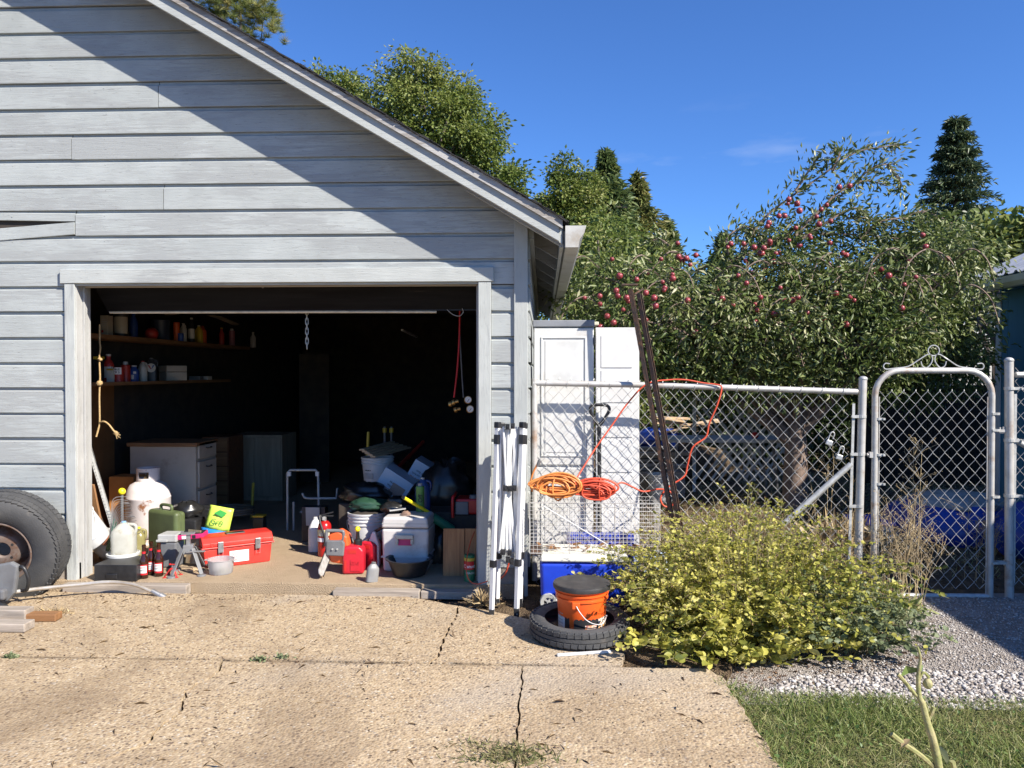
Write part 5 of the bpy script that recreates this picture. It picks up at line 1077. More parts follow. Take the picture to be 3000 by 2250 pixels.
# propane tank
tkc = P(435, 1500, 6.45); tk = thing('propane_tank', 'white rust-streaked propane cylinder with guard collar', 'propane tank', (tkc.x, tkc.y, FZ))
M_tank = pm('tank_paint', (.70, .64, .62), (.62, .56, .54), sc_=5, rough=.5, dirt=(.30, .13, .06), dsc=11, dlo=.60, dhi=.68, bump=.15, bsc=30)
r = .178; hh = .50
obj('body', MB().lathe([(0, .03), (.10, .03), (.155, .06), (r, .12), (r, hh - .12), (r + .003, hh - .115), (r + .003, hh - .105), (r, hh - .10), (r * .96, hh - .05), (r * .80, hh + .0), (r * .5, hh + .03), (0, hh + .04)], 40), M_tank, tk, smooth=50)
obj('foot_ring', MB().lathe([(.13, 0), (.14, 0), (.14, .05), (.13, .05)], 30, closed=True), M_tank, tk, smooth=40)
cr_ = MB().lathe([(.088, hh + .01), (.093, hh + .01), (.093, hh + .055), (.088, hh + .055)], 30, closed=True).lathe([(.088, hh + .11), (.093, hh + .11), (.095, hh + .14), (.088, hh + .14)], 30, closed=True)
cr_.lathe([(.088, hh + .055), (.093, hh + .055), (.093, hh + .11), (.088, hh + .11)], 12, None, True, R(200), R(245)).lathe([(.088, hh + .055), (.093, hh + .055), (.093, hh + .11), (.088, hh + .11)], 20, None, True, R(300), R(520 - 90))
obj('collar', cr_, M_tank, tk, smooth=40)
obj('valve', MB().lathe([(0, hh + .03), (.02, hh + .03), (.02, hh + .08), (.01, hh + .085), (.01, hh + .10), (.028, hh + .10), (.028, hh + .12), (0, hh + .12)], 14).tube([(0, 0, hh + .06), (.01, -.07, hh + .06)], .014, 8), pm('brass_dull', (.35, .24, .10), (.22, .15, .07), metal=.5, rough=.5), tk, smooth=40)
# green case, black box pile, feed bag
gc = P(488, 1560, 5.95)
g_ = thing('tool_case', 'olive green hard case with handle standing upright', 'case', (gc.x, gc.y, FZ + .06), -.5)
obj('shell', MB().b(-.18, .18, -.05, .05, 0, .31), M_green, g_, bevel=.03, seg=4, smooth=35)
obj('seam', MB().b(-.182, .182, -.006, .006, .02, .305), M_green, g_, bevel=.004)
obj('handle', MB().tube(curve([(-.06, 0, .30), (-.06, 0, .345), (.06, 0, .345), (.06, 0, .30)], 5), .012, 8), M_green, g_, smooth=60)
bb = P(520, 1500, 6.3)
tag(obj('trash_bag', MB().ball((0, 0, 0), (.12, .10, .075), 22, 14, .16, 21), M_blackt, loc=(P(548, 1490, 6.2).x, bb.y - .1, P(548, 1495, 6.2).z), smooth=75), 'crumpled black plastic bag heaped behind green case', 'trash bag')
tag(obj('black_crate', MB().b(-.14, .14, -.1, .1, 0, .30), M_black, loc=(P(580, 1480, 6.5).x, 1.2, FZ), bevel=.01), 'black crate with pale rim behind the feed bag', 'crate')
tag(obj('black_box', MB().b(-.1, .14, -.1, .1, 0, .27), M_black, loc=(P(540, 1500, 6.15).x, .85, FZ), bevel=.01), 'black box under the crumpled plastic bag', 'box')
fb0 = P(618, 1560, 6.05)
fb = thing('feed_bag', 'green and blue printed feed bag leaning behind red toolbox', 'bag', (fb0.x, fb0.y, FZ + .02), rot=(-.15, .0, .12)); fb.rotation_euler = (-.18, .20, .1)
M_lime = pm('bag_lime', (.58, .72, .10), (.48, .64, .08), sc_=9, rough=.35, bump=.5, bsc=14); M_bagb = pm('bag_blue', (.02, .22, .62), (.02, .17, .5), sc_=9, rough=.35, bump=.5, bsc=14)
def pouch(w0, w1, z0, z1, y, mat, nm):
    vs = []; n = 8; k = 6
    for i in range(k + 1):
        z = z0 + (z1 - z0) * i / k; w2 = w0 + (w1 - w0) * i / k
        for j in range(n + 1):
            u = j / n * 2 - 1; vs.append((u * w2, y - .035 * (1 - u * u) * (1 - ((z - .15) / .2) ** 2 * .5) + .004 * math.sin(j * 2 + i * 3), z))
    fs = [(i * (n + 1) + j, i * (n + 1) + j + 1, (i + 1) * (n + 1) + j + 1, (i + 1) * (n + 1) + j) for i in range(k) for j in range(n)]
    o = obj(nm, MB().add(vs, fs), mat, fb, smooth=60); s_ = o.modifiers.new('t', 'SOLIDIFY'); s_.thickness = .03; s_.offset = 1; return o
pouch(.10, .10, .0, .175, 0, M_bagb, 'lower_print'); pouch(.10, .095, .176, .36, 0, M_lime, 'upper_print')
text('Grō', .06, pm('green_ink', (.06, .22, .05), (.05, .18, .04)), fb, (0, -.045, .235), bold=.0) ; text('Chicken', .03, M_wink, fb, (0.0, -.046, .14)); text('feed', .024, M_wink, fb, (0, -.044, .105))
for i in range(3): obj('print_line', MB().b(-.06, .06, -.042 + i * .003, -.0415 + i * .003, .075 - i * .018, .079 - i * .018), M_wink, fb)
obj('leaf_emblem', MB().prism([(-.05, 0), (-.01, .035), (.05, .02), (.02, -.02)], -.041, -.040, 'y', Matrix.Translation((.01, .0, .30))), pm('leaf_ink', (.05, .35, .06), (.04, .3, .05)), fb)
# red toolbox
tbx = at_floor(690, 1668)
tb = thing('toolbox', 'red plastic toolbox with two metal latches on floor', 'toolbox', (P(702, 1660, 5.72).x, .40, FZ), .60)
M_tool = pm('toolbox_red', (.62, .045, .03), (.52, .03, .022), sc_=6, rough=.42, bump=.08, bsc=90)
obj('base', tap(.47, .50, .22, .235, 0, .145), M_tool, tb, bevel=.008); obj('rim', MB().b(-.265, .265, -.012, .25, .146, .158), M_tool, tb, bevel=.004)
ld = obj('lid', MB().prism([(-.008, .159), (.245, .159), (.245, .185), (.205, .225), (.035, .225), (-.008, .185)], -.258, .258, 'x'), M_tool, tb, bevel=.006)
obj('handle', MB().b(-.07, .07, .085, .15, .226, .232), M_black, ld, bevel=.003)
for sx in (-.19, .19): obj('lid_rib', MB().b(sx - .012, sx + .012, -.012, -.002, .165, .19), M_tool, ld, bevel=.002)
for sx in (-.13, .14):
    l_ = obj('latch', MB().b(sx - .02, sx + .02, -.022, -.013, .115, .195), M_steel, tb, bevel=.003); obj('latch_wire', MB().tube([(sx - .014, -.024, .12), (sx - .014, -.026, .085), (sx + .014, -.026, .085), (sx + .014, -.024, .12)], .002, 5), M_steel, l_)
lb_ = obj('label', MB().b(-.065, .075, -.0055, -.0035, .03, .115), M_wink, tb)
for i in range(5): obj('label_stripe', MB().box((-.045 + i * .011, -.0062, .098 - i * .006), (.004, .0008, .03), (0, .6, 0)), M_ink, lb_)
for i in range(3): obj('label_line', MB().b(-.03, .06, -.0062, -.0056, .045 + i * .012, .048 + i * .012), M_lgrey, lb_)
# clear tub
tu = at_floor(632, 1688)
tb2 = thing('clear_tub', 'translucent plastic tub holding yellow bits beside toolbox', 'tub', (tu.x, tu.y + .09, FZ))
obj('wall', MB().lathe([(0, 0), (.078, 0), (.082, .006), (.092, .098), (.097, .1), (.097, .104), (.089, .104), (.080, .008), (0, .006)], 32), pm('frosted', (.62, .62, .62), (.55, .55, .56), rough=.25, alpha=.55), tb2, smooth=40)
for sx in (-1, 1): obj('tab', MB().b(sx * .096, sx * .118, -.02, .02, .092, .098), M_lgrey, tb2, bevel=.003)
tag(obj('yellow_sponge', MB().ball((0, 0, 0), (.038, .03, .018), 12, 8, .2, 3), M_yel, loc=(tu.x + .025, tu.y + .075, FZ + .026), smooth=60), 'yellow sponge scraps lying inside translucent tub', 'sponge')
tag(obj('dark_ring', MB().lathe([(.018, 0), (.028, 0), (.028, .01), (.018, .01)], 18, closed=True), M_black, loc=(tu.x - .035, tu.y + .08, FZ + .012)), 'small dark ring lying inside translucent tub', 'ring')
# jack stand, grey case, pink carton, rusty plate
js = at_floor(530, 1692)
def jack(name, label, loc, rz, mat, h=.26, group=None):
    t = thing(name, label, 'jack stand', loc, rz, group); w0, w1 = .10, .035
    for sx, sy in ((-1, -1), (1, -1), (1, 1), (-1, 1)):
        p, q = Vector((sx * w0, sy * w0, .012)), Vector((sx * w1, sy * w1, h * .72)); bar(p, q, .030, mat, t, 'leg', .006)
        obj('foot', MB().lathe([(0, 0), (.032, 0), (.03, .008), (0, .012)], 14, Matrix.Translation((sx * w0, sy * w0, 0))), mat, t)
    obj('column', MB().b(-.034, .034, -.034, .034, h * .55, h * .80), mat, t, bevel=.004); obj('post', MB().b(-.014, .014, -.014, .014, h * .6, h * 1.12), M_steel, t)
    obj('saddle', MB().prism([(-.05, h * 1.18), (-.045, h * 1.1), (.045, h * 1.1), (.05, h * 1.18), (.03, h * 1.13), (-.03, h * 1.13)], -.03, .03), mat, t)
    obj('ratchet_lever', MB().tube([(-.01, -.045, h * .62), (.03, -.05, h * .64), (.12, -.05, h * .63)], .007, 6), M_steel, t); return t
M_jack = pm('jack_grey', (.20, .205, .21), (.15, .15, .15), rough=.5)
jack('jack_stand', 'grey steel jack stand in front of olive green case', (js.x, js.y + .12, FZ), .3, M_jack, .26, 'jack stands')
jr = at_floor(484, 1700); jack('jack_stand', 'low red jack stand half hidden behind the beer bottles', (jr.x, jr.y + .11, FZ), .1, M_red, .18, 'jack stands').scale = (.42,) * 3
gpc = P(500, 1620, 5.62); gcs = thing('battery_case', 'grey and black plastic case standing behind beer bottles', 'case', (gpc.x - .01, gpc.y, FZ))
obj('body', MB().b(-.075, .06, -.02, .12, 0, .19), M_grey, gcs, bevel=.012); obj('cap', MB().b(-.08, .065, -.025, .12, .191, .25), M_lgrey, gcs, bevel=.01); obj('clasp', MB().b(-.085, .0, -.035, -.0255, .195, .212), M_lgrey, gcs, bevel=.003)
pb = P(540, 1550, 5.68); pc = thing('pink_carton', 'open pink and black cardboard carton lying on the grey case', 'carton', (pb.x, pb.y, P(540, 1562, 5.68).z), -.0, rot=(.05, -.06, .12))
M_pink = pm('pink_print', (.55, .03, .16), (.45, .02, .12), rough=.45)
obj('tray', MB().b(-.155, .155, -.06, .06, -.035, .0), M_pink, pc, bevel=.003)
obj('inside', MB().b(-.148, .148, -.052, .052, .0005, .003), M_ink, pc)
for x0, x1, m_ in ((-.15, -.08, M_ink), (.0, .05, M_wink), (.075, .10, M_ink)): obj('print_patch', MB().b(x0, x1, -.0615, -.0603, -.03, -.006), m_, pc)
tag(obj('metal_plate', MB().b(-.06, .06, -.004, .004, 0, .25), pm('rust_plate', (.28, .25, .17), (.22, .17, .10), sc_=6, rough=.7, dirt=(.3, .15, .06), dsc=8, dlo=.5, dhi=.7), loc=(P(566, 1640, 5.68).x, .36, FZ + .02), rot=(-.12, 0, -.35)), 'rust-stained metal plate standing behind grey jack stand', 'plate')
for i in range(4): tag(obj('wood_chip', MB().box((0, 0, 0), (.05 + .02 * i, .03, .012), (0, .2 * i, .5 * i)), M_tan, loc=(P(560 + i * 14, 1680, 5.5).x, .2 + .03 * i, FZ + .012)), ['pale wood chip on floor left of the clear tub', 'second pale wood chip nearer to the clear tub', 'third pale wood chip touching others by clear tub', 'longest pale wood chip right by the clear tub'][i], 'wood chip', 'wood chips by the tub')
yk = P(357, 1440, 6.2); t = thing('capped_stake', 'stake with bright yellow knob standing behind the rake tines', 'stake', (yk.x, yk.y, FZ)); obj('stake', MB().tube([(0, 0, 0), (0, 0, yk.z - FZ)], .012, 8), M_grey, t); obj('knob', MB().ball((0, 0, yk.z - FZ), (.03, .03, .03), 12, 8), M_yel, t, smooth=60)
tag(obj('orange_box', MB().b(-.13, .09, 0, .2, FZ - P(362, 1430, 6.55).z, .1), pm('orange_card', (.45, .20, .05), (.38, .16, .04), rough=.7), loc=P(362, 1430, 6.55), bevel=.004), 'orange-brown carton behind left shoulder of propane tank', 'carton')
# beer bottles
M_amber = pm('amber_glass', (.035, .010, .004), (.03, .009, .004), rough=.08, coat=.5)
M_rlab = pm('red_label', (.5, .015, .02), (.45, .012, .018), rough=.5)
def beer(lab, px, py, D):
    g = P(px, py, D); t = thing('beer_bottle', lab, 'bottle', (g.x, g.y, FZ), rnd.uniform(-.3, .3), 'beer bottles')
    obj('glass', MB().lathe([(0, .003), (.026, 0), (.030, .005), (.0305, .115), (.027, .14), (.0165, .165), (.0135, .19), (.013, .222), (.0148, .224), (.0148, .234), (.012, .236), (.011, .22), (0, .2)], 24), M_amber, t, smooth=50)
    obj('label', arc(.0312, .028, .10, -90, 60, 14), M_rlab, t); obj('label_panel', arc(.0326, .042, .092, -45, 45, 10), M_wink, t); obj('neck_label', arc(.0145, .175, .19, -60, 60, 8), M_rlab, t)
    obj('label_line', arc(.034, .078, .083, -30, 30, 8), M_rlab, t); obj('label_line', arc(.034, .062, .065, -34, 34, 8), M_ink, t); obj('label_line', arc(.034, .052, .054, -28, 28, 8), M_ink, t)
beer('leftmost amber beer bottle, nearest the doorway edge', 422, 1700, 5.32); beer('middle amber beer bottle, standing slightly behind the others', 443, 1690, 5.42); beer('rightmost amber beer bottle, showing white label panel', 466, 1690, 5.38)
# ---- rope on the left
rp = [P(292, 950, 5.62), P(292, 1000, 5.62), P(294, 1020, 5.62), P(291, 1050, 5.62), P(293, 1105, 5.62), P(291, 1160, 5.62), P(292, 1230, 5.62), P(290, 1250, 5.62), P(282, 1280, 5.6)]
rt = thing('rope', 'frayed tan rope hanging knotted inside left door jamb', 'rope', rp[0])
obj('strand', MB().tube([p - rp[0] for p in curve(rp, 6)], .0065, 8), M_rope, rt, smooth=70)
obj('loose_end', MB().tube([p - rp[0] for p in curve([P(291, 1238, 5.62), P(305, 1235, 5.6), P(318, 1243, 5.6), P(330, 1258, 5.6), P(338, 1268, 5.6)], 5)], .0065, 8), M_rope, rt, smooth=70)
for px, py, r in ((293, 1053, .014), (291, 1123, .02), (338, 1268, .016)): obj('knot', MB().ball(P(px, py, 5.615) - rp[0], (r * 1.2, r, r), 10, 7, .2, px), M_rope, rt, smooth=60)
fz = MB()
for i in range(14): fz.tube([P(338, 1268, 5.6) - rp[0], P(340 + rnd.uniform(0, 14), 1272 + rnd.uniform(-6, 14), 5.6) - rp[0]], .0012, 3)
tag(obj('frayed_fibre', fz, M_rope, rt), kind='stuff')
# ---- shelves along the left partition
def shelf(lab, z, y0, y1, d_): return tag(obj('wall_shelf', MB().b(PX + .013, PX + .013 + d_, y0, y1, z - .02, z), M_bwood, bevel=.003), lab, 'shelf', 'wall shelves')
S1, S2 = 1.835, 1.435
XS = PX + .29
def Dx(px, x): return x / math.tan(math.atan((px - 1500) / F) - YAW)
s1 = tag(obj('wall_shelf', MB().b(PX + .013, XS, .5, 4.2, S1 - .035, S1), wood('shelf_wood', (.16, .075, .03), (.28, .14, .055), 1)), 'upper brown shelf crowded with bottles on left wall', 'shelf', 'wall shelves')
s2 = tag(obj('wall_shelf', MB().b(PX + .013, XS, .5, 3.6, S2 - .03, S2), wood('shelf_wood2', (.16, .075, .03), (.28, .14, .055), 1)), 'lower brown shelf with white box and bottles', 'shelf', 'wall shelves')
for zz, lab in ((S2 - .03, 'steel bracket under near end of the lower shelf'), (S1 - .035, 'steel bracket under near end of the upper shelf')):
    tag(obj('shelf_bracket', MB().b(PX + .013, PX + .019, .80, .83, zz - .2, zz - .001).b(PX + .019, XS - .05, .805, .825, zz - .008, zz - .001).tube([(PX + .02, .815, zz - .17), (XS - .09, .815, zz - .012)], .005, 6), M_steel), lab, 'bracket', 'shelf brackets')
def on_shelf(px, z, x=None): x = x if x is not None else XS - .06; D = Dx(px, x); return (x, D - 5.3, z)
MC = lambda n, c: pm('sh_' + n, c, tuple(k * .8 for k in c), rough=.45)
cw, cbk, cbl, crd, cyl, cor = MC('white', (.55, .52, .46)), M_black, MC('blue', (.02, .06, .25)), MC('red', (.4, .03, .02)), MC('yellow', (.55, .38, .03)), MC('orange', (.6, .10, .02))
c_tan = MC('tan', (.42, .36, .27))
t = thing('carton', 'tan printed carton at near end of upper shelf', 'carton', on_shelf(314, S1), .1); obj('box', MB().b(-.03, .03, -.05, .05, 0, .165), c_tan, t); obj('print_patch', MB().b(-.02, -.005, -.0512, -.0502, .02, .04), M_rlab, t)
for i in range(4): obj('print_line', MB().b(-.02, .022, -.0512, -.0502, .08 + i * .016, .084 + i * .016), M_lgrey, t)
can('paint_can', 'tall can with tan label second on upper shelf', on_shelf(356, S1), .06, .20, cbk, None, c_tan)
bottle('blue_bottle', 'dark blue bottle behind tan can on upper shelf', 'bottle', on_shelf(392, S1, XS - .12), .04, .24, cbl, cbl)
can('paint_tin', 'dark tin with pale rim in middle of upper shelf', on_shelf(472, S1, XS - .1), .085, .20, MC('navy', (.03, .04, .07)), None, None)
tag(obj('red_helmet', MB().ball((0, 0, .05), (.06, .07, .06), 14, 8), crd, loc=on_shelf(445, S1), smooth=60), 'dull red round lid on upper shelf', 'lid')
can('spray_can', 'orange-red cylinder on upper shelf', on_shelf(518, S1), .03, .19, cor, None); jug('white_jug', 'slim white jug beside orange cylinder on upper shelf', 'jug', on_shelf(538, S1), .05, .07, .19, cw, cw, 1.2); can('blue_tin', 'short blue tin before the slim white jug', on_shelf(530, S1, XS - .02), .03, .08, cbl, None)
bottle('spray_bottle', 'spray bottle with white trigger on upper shelf', 'bottle', on_shelf(562, S1), .035, .26, cbk, cw, lab=cw); jug('yellow_jug', 'yellow oil jug on upper shelf', 'jug', on_shelf(583, S1), .055, .09, .19, cyl, cw, 1.3); jug('orange_jug', 'red-orange oil jug right of yellow jug', 'jug', on_shelf(594, S1), .055, .09, .19, cor, cor, 1.3)
bottle('red_bottle', 'small red bottle far along upper shelf', 'bottle', on_shelf(650, S1), .03, .2, crd, cyl); can('spray_can', 'pinkish spray can farthest on upper shelf', on_shelf(680, S1), .035, .18, MC('pink', (.35, .12, .14)), cw); bottle('white_bottle', 'white bottle at far dark end of shelves', 'bottle', on_shelf(742, S1), .035, .2, cw, cw)
t = thing('carton', 'dark tall carton with yellow top at near end of lower shelf', 'carton', on_shelf(290, S2), .1); obj('box', MB().b(-.03, .03, -.03, .03, 0, .19), cbk, t); obj('top', MB().b(-.031, .031, -.031, .031, .191, .215), cyl, t)
bottle('red_bottle', 'red and white bottle second on lower shelf', 'bottle', on_shelf(318, S2, XS - .1), .045, .24, crd, cw, lab=cw)
t = thing('price_carton', 'small white priced box leaning on lower shelf', 'carton', on_shelf(324, S2), .1); obj('box', MB().b(-.028, .028, -.012, .012, 0, .115), cw, t); obj('stripe', MB().b(-.028, .028, -.0128, -.0122, .10, .114), cyl, t)
t = can('red_can', 'red twin-pack can with white bonus panel on lower shelf', on_shelf(346, S2), .05, .13, crd, None)
obj('panel', arc(.0515, .065, .125, -60, 60, 10), M_wink, t); text('BONUS', .024, M_ink, t, (0, -.054, .107), wrap=.0535, bold=.0006); text('PACK 2', .024, M_ink, t, (0, -.054, .082), wrap=.0535, bold=.0006)
can('red_can', 'second red can beside the bonus pack', on_shelf(368, S2, XS - .08), .04, .15, crd, cw)
t = bottle('blue_bottle', 'short blue bottle with white cap on lower shelf', 'bottle', on_shelf(393, S2), .042, .145, cbl, cw, neck=.5, sh=.66); obj('barcode', arc(.0435, .02, .06, -5, 25, 6), cw, t); obj('badge', arc(.0435, .07, .09, 20, 50, 6), cw, t)
jug('white_jug', 'white angled jug behind blue bottle on lower shelf', 'jug', on_shelf(418, S2, XS - .1), .07, .09, .19, cw, crd, .9)
t = jug('oil_jug', 'dark oil jug with round V emblem on lower shelf', 'jug', on_shelf(444, S2), .10, .06, .22, cbk, M_grey, .35)
obj('emblem', MB().lathe([(0, 0), (.042, 0), (.042, .001), (0, .001)], 22, Matrix.Translation((0, -.0315, .125)) @ Matrix.Rotation(PI / 2, 4, 'X')), cw, t)
obj('emblem_v', MB().prism([(-.03, .02), (-.014, .02), (.002, -.012), (-.004, -.02)], -.0345, -.0335, 'y', Matrix.Translation((0, 0, .13))), crd, t); obj('emblem_v', MB().prism([(.004, -.012), (.016, .02), (.032, .02), (.002, -.022)], -.0345, -.0335, 'y', Matrix.Translation((0, 0, .13))), cbl, t)
wb_ = thing('parts_box', 'cream two-tier plastic box on lower shelf', 'box', on_shelf(505, S2, XS - .10), .9)
obj('lower_tier', MB().b(-.10, .11, -.09, .09, 0, .085), c_tan if False else MC('cream', (.55, .47, .38)), wb_, bevel=.006); obj('upper_tier', MB().b(-.10, .11, -.09, .09, .088, .15), MC('cream', (.55, .47, .38)), wb_, bevel=.006)
for i, px in enumerate((575, 600)): tag(obj('small_tray', MB().b(-.06, .06, -.05, .05, 0, .04), cw if i else M_grey, loc=on_shelf(px, S2), bevel=.004), ['grey tray past the cream box on lower shelf', 'white tray farther past the cream box'][i], 'tray')
tag(obj('plastic_film', MB().tube(curve([P(490, 920, 7.3), P(580, 915, 7.6), P(640, 930, 7.9), P(690, 950, 8.3)], 6), .012, 6, flat=4), pm('brown_film', (.25, .2, .14), (.2, .15, .1), rough=.3), smooth=60), 'brown plastic film sagging above upper shelf', 'plastic film')
# ---- white bench with drawers, chest, plywood cabinet
bn = thing('workbench', 'white bench cabinet with three drawers beside propane tank', 'cabinet', (-3.1, 1.45, FZ))
M_bw = pm('bench_white', (.46, .40, .32), (.40, .34, .27), sc_=4, rough=.5, dirt=(.3, .25, .2), dsc=6)
bt = P(0, 1300, 6.75).z - FZ
obj('carcass', MB().b(-.60, 0, 0, .42, .08, bt - .02), M_bw, bn, bevel=.003); obj('counter', MB().b(-.62, .02, -.02, .44, bt - .019, bt + .015), M_bwood, bn, bevel=.003); obj('plinth', MB().b(-.58, -.04, .03, .4, 0, .079), M_bw, bn)
for z0, z1 in ((.12, .40), (.42, .66), (.68, .83)):
    dw = obj('drawer', MB().b(.001, .02, .03, .39, z0, z1 - .01), M_bw, bn, bevel=.004); obj('pull', MB().tube(curve([(.021, .16, z1 - .06), (.04, .17, z1 - .065), (.04, .25, z1 - .065), (.021, .26, z1 - .06)], 4), .005, 6), M_black, dw)
dc = thing('drawer_chest', 'dark brown wooden drawer chest right of the white bench', 'chest', (P(643, 1400, 8.0).x, 2.6, FZ))
obj('carcass', MB().b(-.14, .14, 0, .4, 0, .78), wood('chest_wood', (.10, .035, .012), (.18, .07, .025), 0), dc)
for i in range(5): obj('drawer', MB().b(-.13, .13, -.012, -.001, .03 + i * .15, .03 + i * .15 + .138), M_bwood, dc, bevel=.003)
pc_ = thing('plywood_cabinet', 'pale grainy plywood cabinet standing deep in the garage', 'cabinet', (P(720, 1400, 8.6).x, 3.3, FZ))
M_ply = wood('plywood', (.22, .17, .11), (.36, .29, .20), 2, 9); pz = P(0, 1272, 8.6).z - FZ
obj('carcass', MB().b(-.18, .42, 0, .5, 0, pz), M_ply, pc_); obj('door', MB().b(-.17, .10, -.02, -.002, .05, pz - .03), M_ply, pc_, bevel=.003); obj('door', MB().b(.12, .41, -.02, -.002, .05, pz - .03), M_ply, pc_, bevel=.003)
tag(obj('door_slab', MB().b(0, .4, 0, .04, 0, 1.7), M_dark, loc=(P(870, 1300, 10).x, 4.8, FZ)), 'dark door slab leaning at the back wall', 'door')
# chain and small metal bits
cho = P(899, 905, 5.75); chn_ = thing('hanging_chain', 'short steel chain hanging from the raised door', 'chain', cho)
lk_ = MB().tube([(.0, 0, 0)] and [(.010 * math.cos(a), 0, (.016 if math.sin(a) > 0 else -.016) + .010 * math.sin(a)) for a in np.linspace(0, 2 * PI, 17)[:-1]], .0035, 6, closed=True).mesh('link', 60); lk_.materials.append(M_galv)
for i in range(8): link('link', lk_, chn_, (0, 0, -.02 - i * .037), (0, 0, PI / 2 * (i % 2) + .15))
tag(obj('fluorescent_tube', MB().tube([P(1178, 967, 8.2), P(1220, 987, 9.0)], .013, 8), M_whitec), 'bare tube lamp, unlit, under the garage ceiling', 'lamp')
# gauges with hoses
go = P(1340, 1185, 6.0); gg = thing('regulator_gauges', 'brass gas regulators with two round gauges and red hoses', 'gauges', go)
obj('hose', MB().tube([q - go for q in curve([P(1347, 905, 6.0), P(1346, 980, 6.0), P(1340, 1080, 6.0), P(1330, 1165, 6.0)], 5)], .007, 8), M_rlab, gg, smooth=60); obj('hose', MB().tube([q - go for q in curve([P(1350, 905, 6.02), P(1348, 985, 6.02), P(1353, 1090, 6.02), P(1358, 1165, 6.02)], 5)], .006, 8), M_grey, gg, smooth=60)
M_brass = pm('brass', (.5, .30, .10), (.35, .2, .07), metal=.7, rough=.35)
for px, py in ((1322, 1183), (1338, 1200), (1332, 1178)): obj('valve_body', MB().lathe([(0, -.02), (.022, -.02), (.022, .0), (.014, .005), (.014, .03), (0, .03)], 14, Matrix.Translation(P(px, py, 6.0) - go) @ Matrix.Rotation(1.3, 4, 'Y')), M_brass, gg, smooth=40)
for px, py in ((1372, 1171), (1378, 1198)):
    c = P(px, py, 5.95) - go; gd = obj('gauge', MB().lathe([(0, 0), (.028, 0), (.03, -.02), (.026, -.022), (.0255, -.014), (0, -.014)], 22, Matrix.Translation(c) @ Matrix.Rotation(-PI / 2, 4, 'X')), M_brass, gg, smooth=40)
    obj('dial', MB().lathe([(0, 0), (.025, 0), (.025, .001), (0, .001)], 22, Matrix.Translation(c + Vector((0, -.0165, 0))) @ Matrix.Rotation(PI / 2, 4, 'X')), M_wink, gd); obj('needle', MB().box(c + Vector((.002, -.0185, -.004)), (.003, .0008, .026), (0, .6, 0)), M_ink, gd)
# ---- right-hand pile
g = at_floor(918, 1618); jug('white_jug', 'white one-gallon jug standing left of fire extinguisher', 'jug', (g.x, g.y + .06, FZ), .115, .12, .275, M_white, M_white, .3, False)
g = at_floor(945, 1633); ex = thing('fire_extinguisher', 'red fire extinguisher with black hose', 'fire extinguisher', (g.x, g.y + .06, FZ))
M_exr = pm('extinguisher_red', (.42, .012, .012), (.36, .01, .01), rough=.25, coat=.3)
obj('cylinder', MB().lathe([(0, 0), (.05, 0), (.054, .008), (.054, .225), (.048, .255), (.03, .275), (.018, .28), (0, .28)], 26), M_exr, ex, smooth=50)
obj('valve', MB().lathe([(0, .28), (.017, .28), (.017, .31), (.01, .315), (0, .315)], 12), M_steel, ex, smooth=40); obj('lever', MB().box((.02, 0, .335), (.10, .018, .008), (0, -.25, 0)).box((.025, 0, .318), (.09, .018, .008)), M_black, ex)
obj('gauge', MB().lathe([(0, 0), (.014, 0), (.014, .012), (0, .012)], 14, Matrix.Translation((.0, -.016, .30)) @ Matrix.Rotation(PI / 2, 4, 'X')), M_galv, ex)
obj('hose', MB().tube(curve([(-.012, -.02, .30), (-.03, -.03, .325), (-.02, -.05, .27), (.01, -.062, .19), (.02, -.064, .14), (.015, -.062, .09)], 5), .009, 8), M_black, ex, smooth=60)
obj('label', arc(.0545, .165, .215, -70, 60, 12), pm('ex_label', (.5, .46, .2), (.55, .52, .45), sc_=40, rough=.6), ex); obj('label', arc(.0545, .12, .15, -70, 60, 12), M_wink, ex)
# chainsaw
so2 = P(985, 1640, 5.55); cs = thing('chainsaw', 'orange chainsaw propped with toothed bar towards the doorway', 'chainsaw', (so2.x, so2.y, FZ), .0)
def LW(px, py, D): return P(px, py, D) - Vector((so2.x, so2.y, FZ))
M_saw = pm('saw_orange', (.70, .11, .025), (.6, .09, .02), rough=.4)
obj('engine', MB().prism([(-.03, .02), (.10, .0), (.115, .09), (.095, .21), (.03, .25), (-.04, .22), (-.05, .10)], -.06, .07), M_saw, cs, bevel=.014, loc=LW(985, 1650, 5.55) * 1)
obj('clutch_cover', MB().prism([(-.065, -.045), (.065, -.05), (.072, .04), (.06, .062), (-.06, .062)], -.03, 0), M_grey, cs, bevel=.008, loc=LW(983, 1607, 5.48))
for px in (974, 988): obj('bar_nut', MB().lathe([(0, 0), (.008, 0), (.007, .006), (0, .006)], 6, Matrix.Translation(LW(px, 1609, 5.445)) @ Matrix.Rotation(PI / 2, 4, 'X')), M_galv, cs)
obj('top_handle', MB().prism([(-.07, .0), (.06, .0), (.066, .05), (.055, .068), (-.06, .068), (-.07, .055)], -.012, .012).v and MB().tube(curve([LW(958, 1615, 5.5), LW(957, 1560, 5.5), LW(965, 1555, 5.5), LW(1000, 1556, 5.5), LW(1006, 1562, 5.5), LW(1005, 1580, 5.5), LW(995, 1584, 5.5), LW(960, 1584, 5.5)], 4), .013, 10), M_grey, cs, smooth=50)
obj('front_handle', MB().tube(curve([LW(1000, 1562, 5.55), LW(1018, 1568, 5.58), LW(1030, 1582, 5.6), LW(1036, 1605, 5.6), LW(1034, 1640, 5.6)], 5), .0115, 10), M_grey, cs, smooth=50)
p0, p1 = LW(962, 1620, 5.5), LW(937, 1684, 5.32); d = p1 - p0
sd = d.cross(Vector((.9, -.3, .2))).normalized(); n_ = d.cross(sd).normalized(); hw = .032
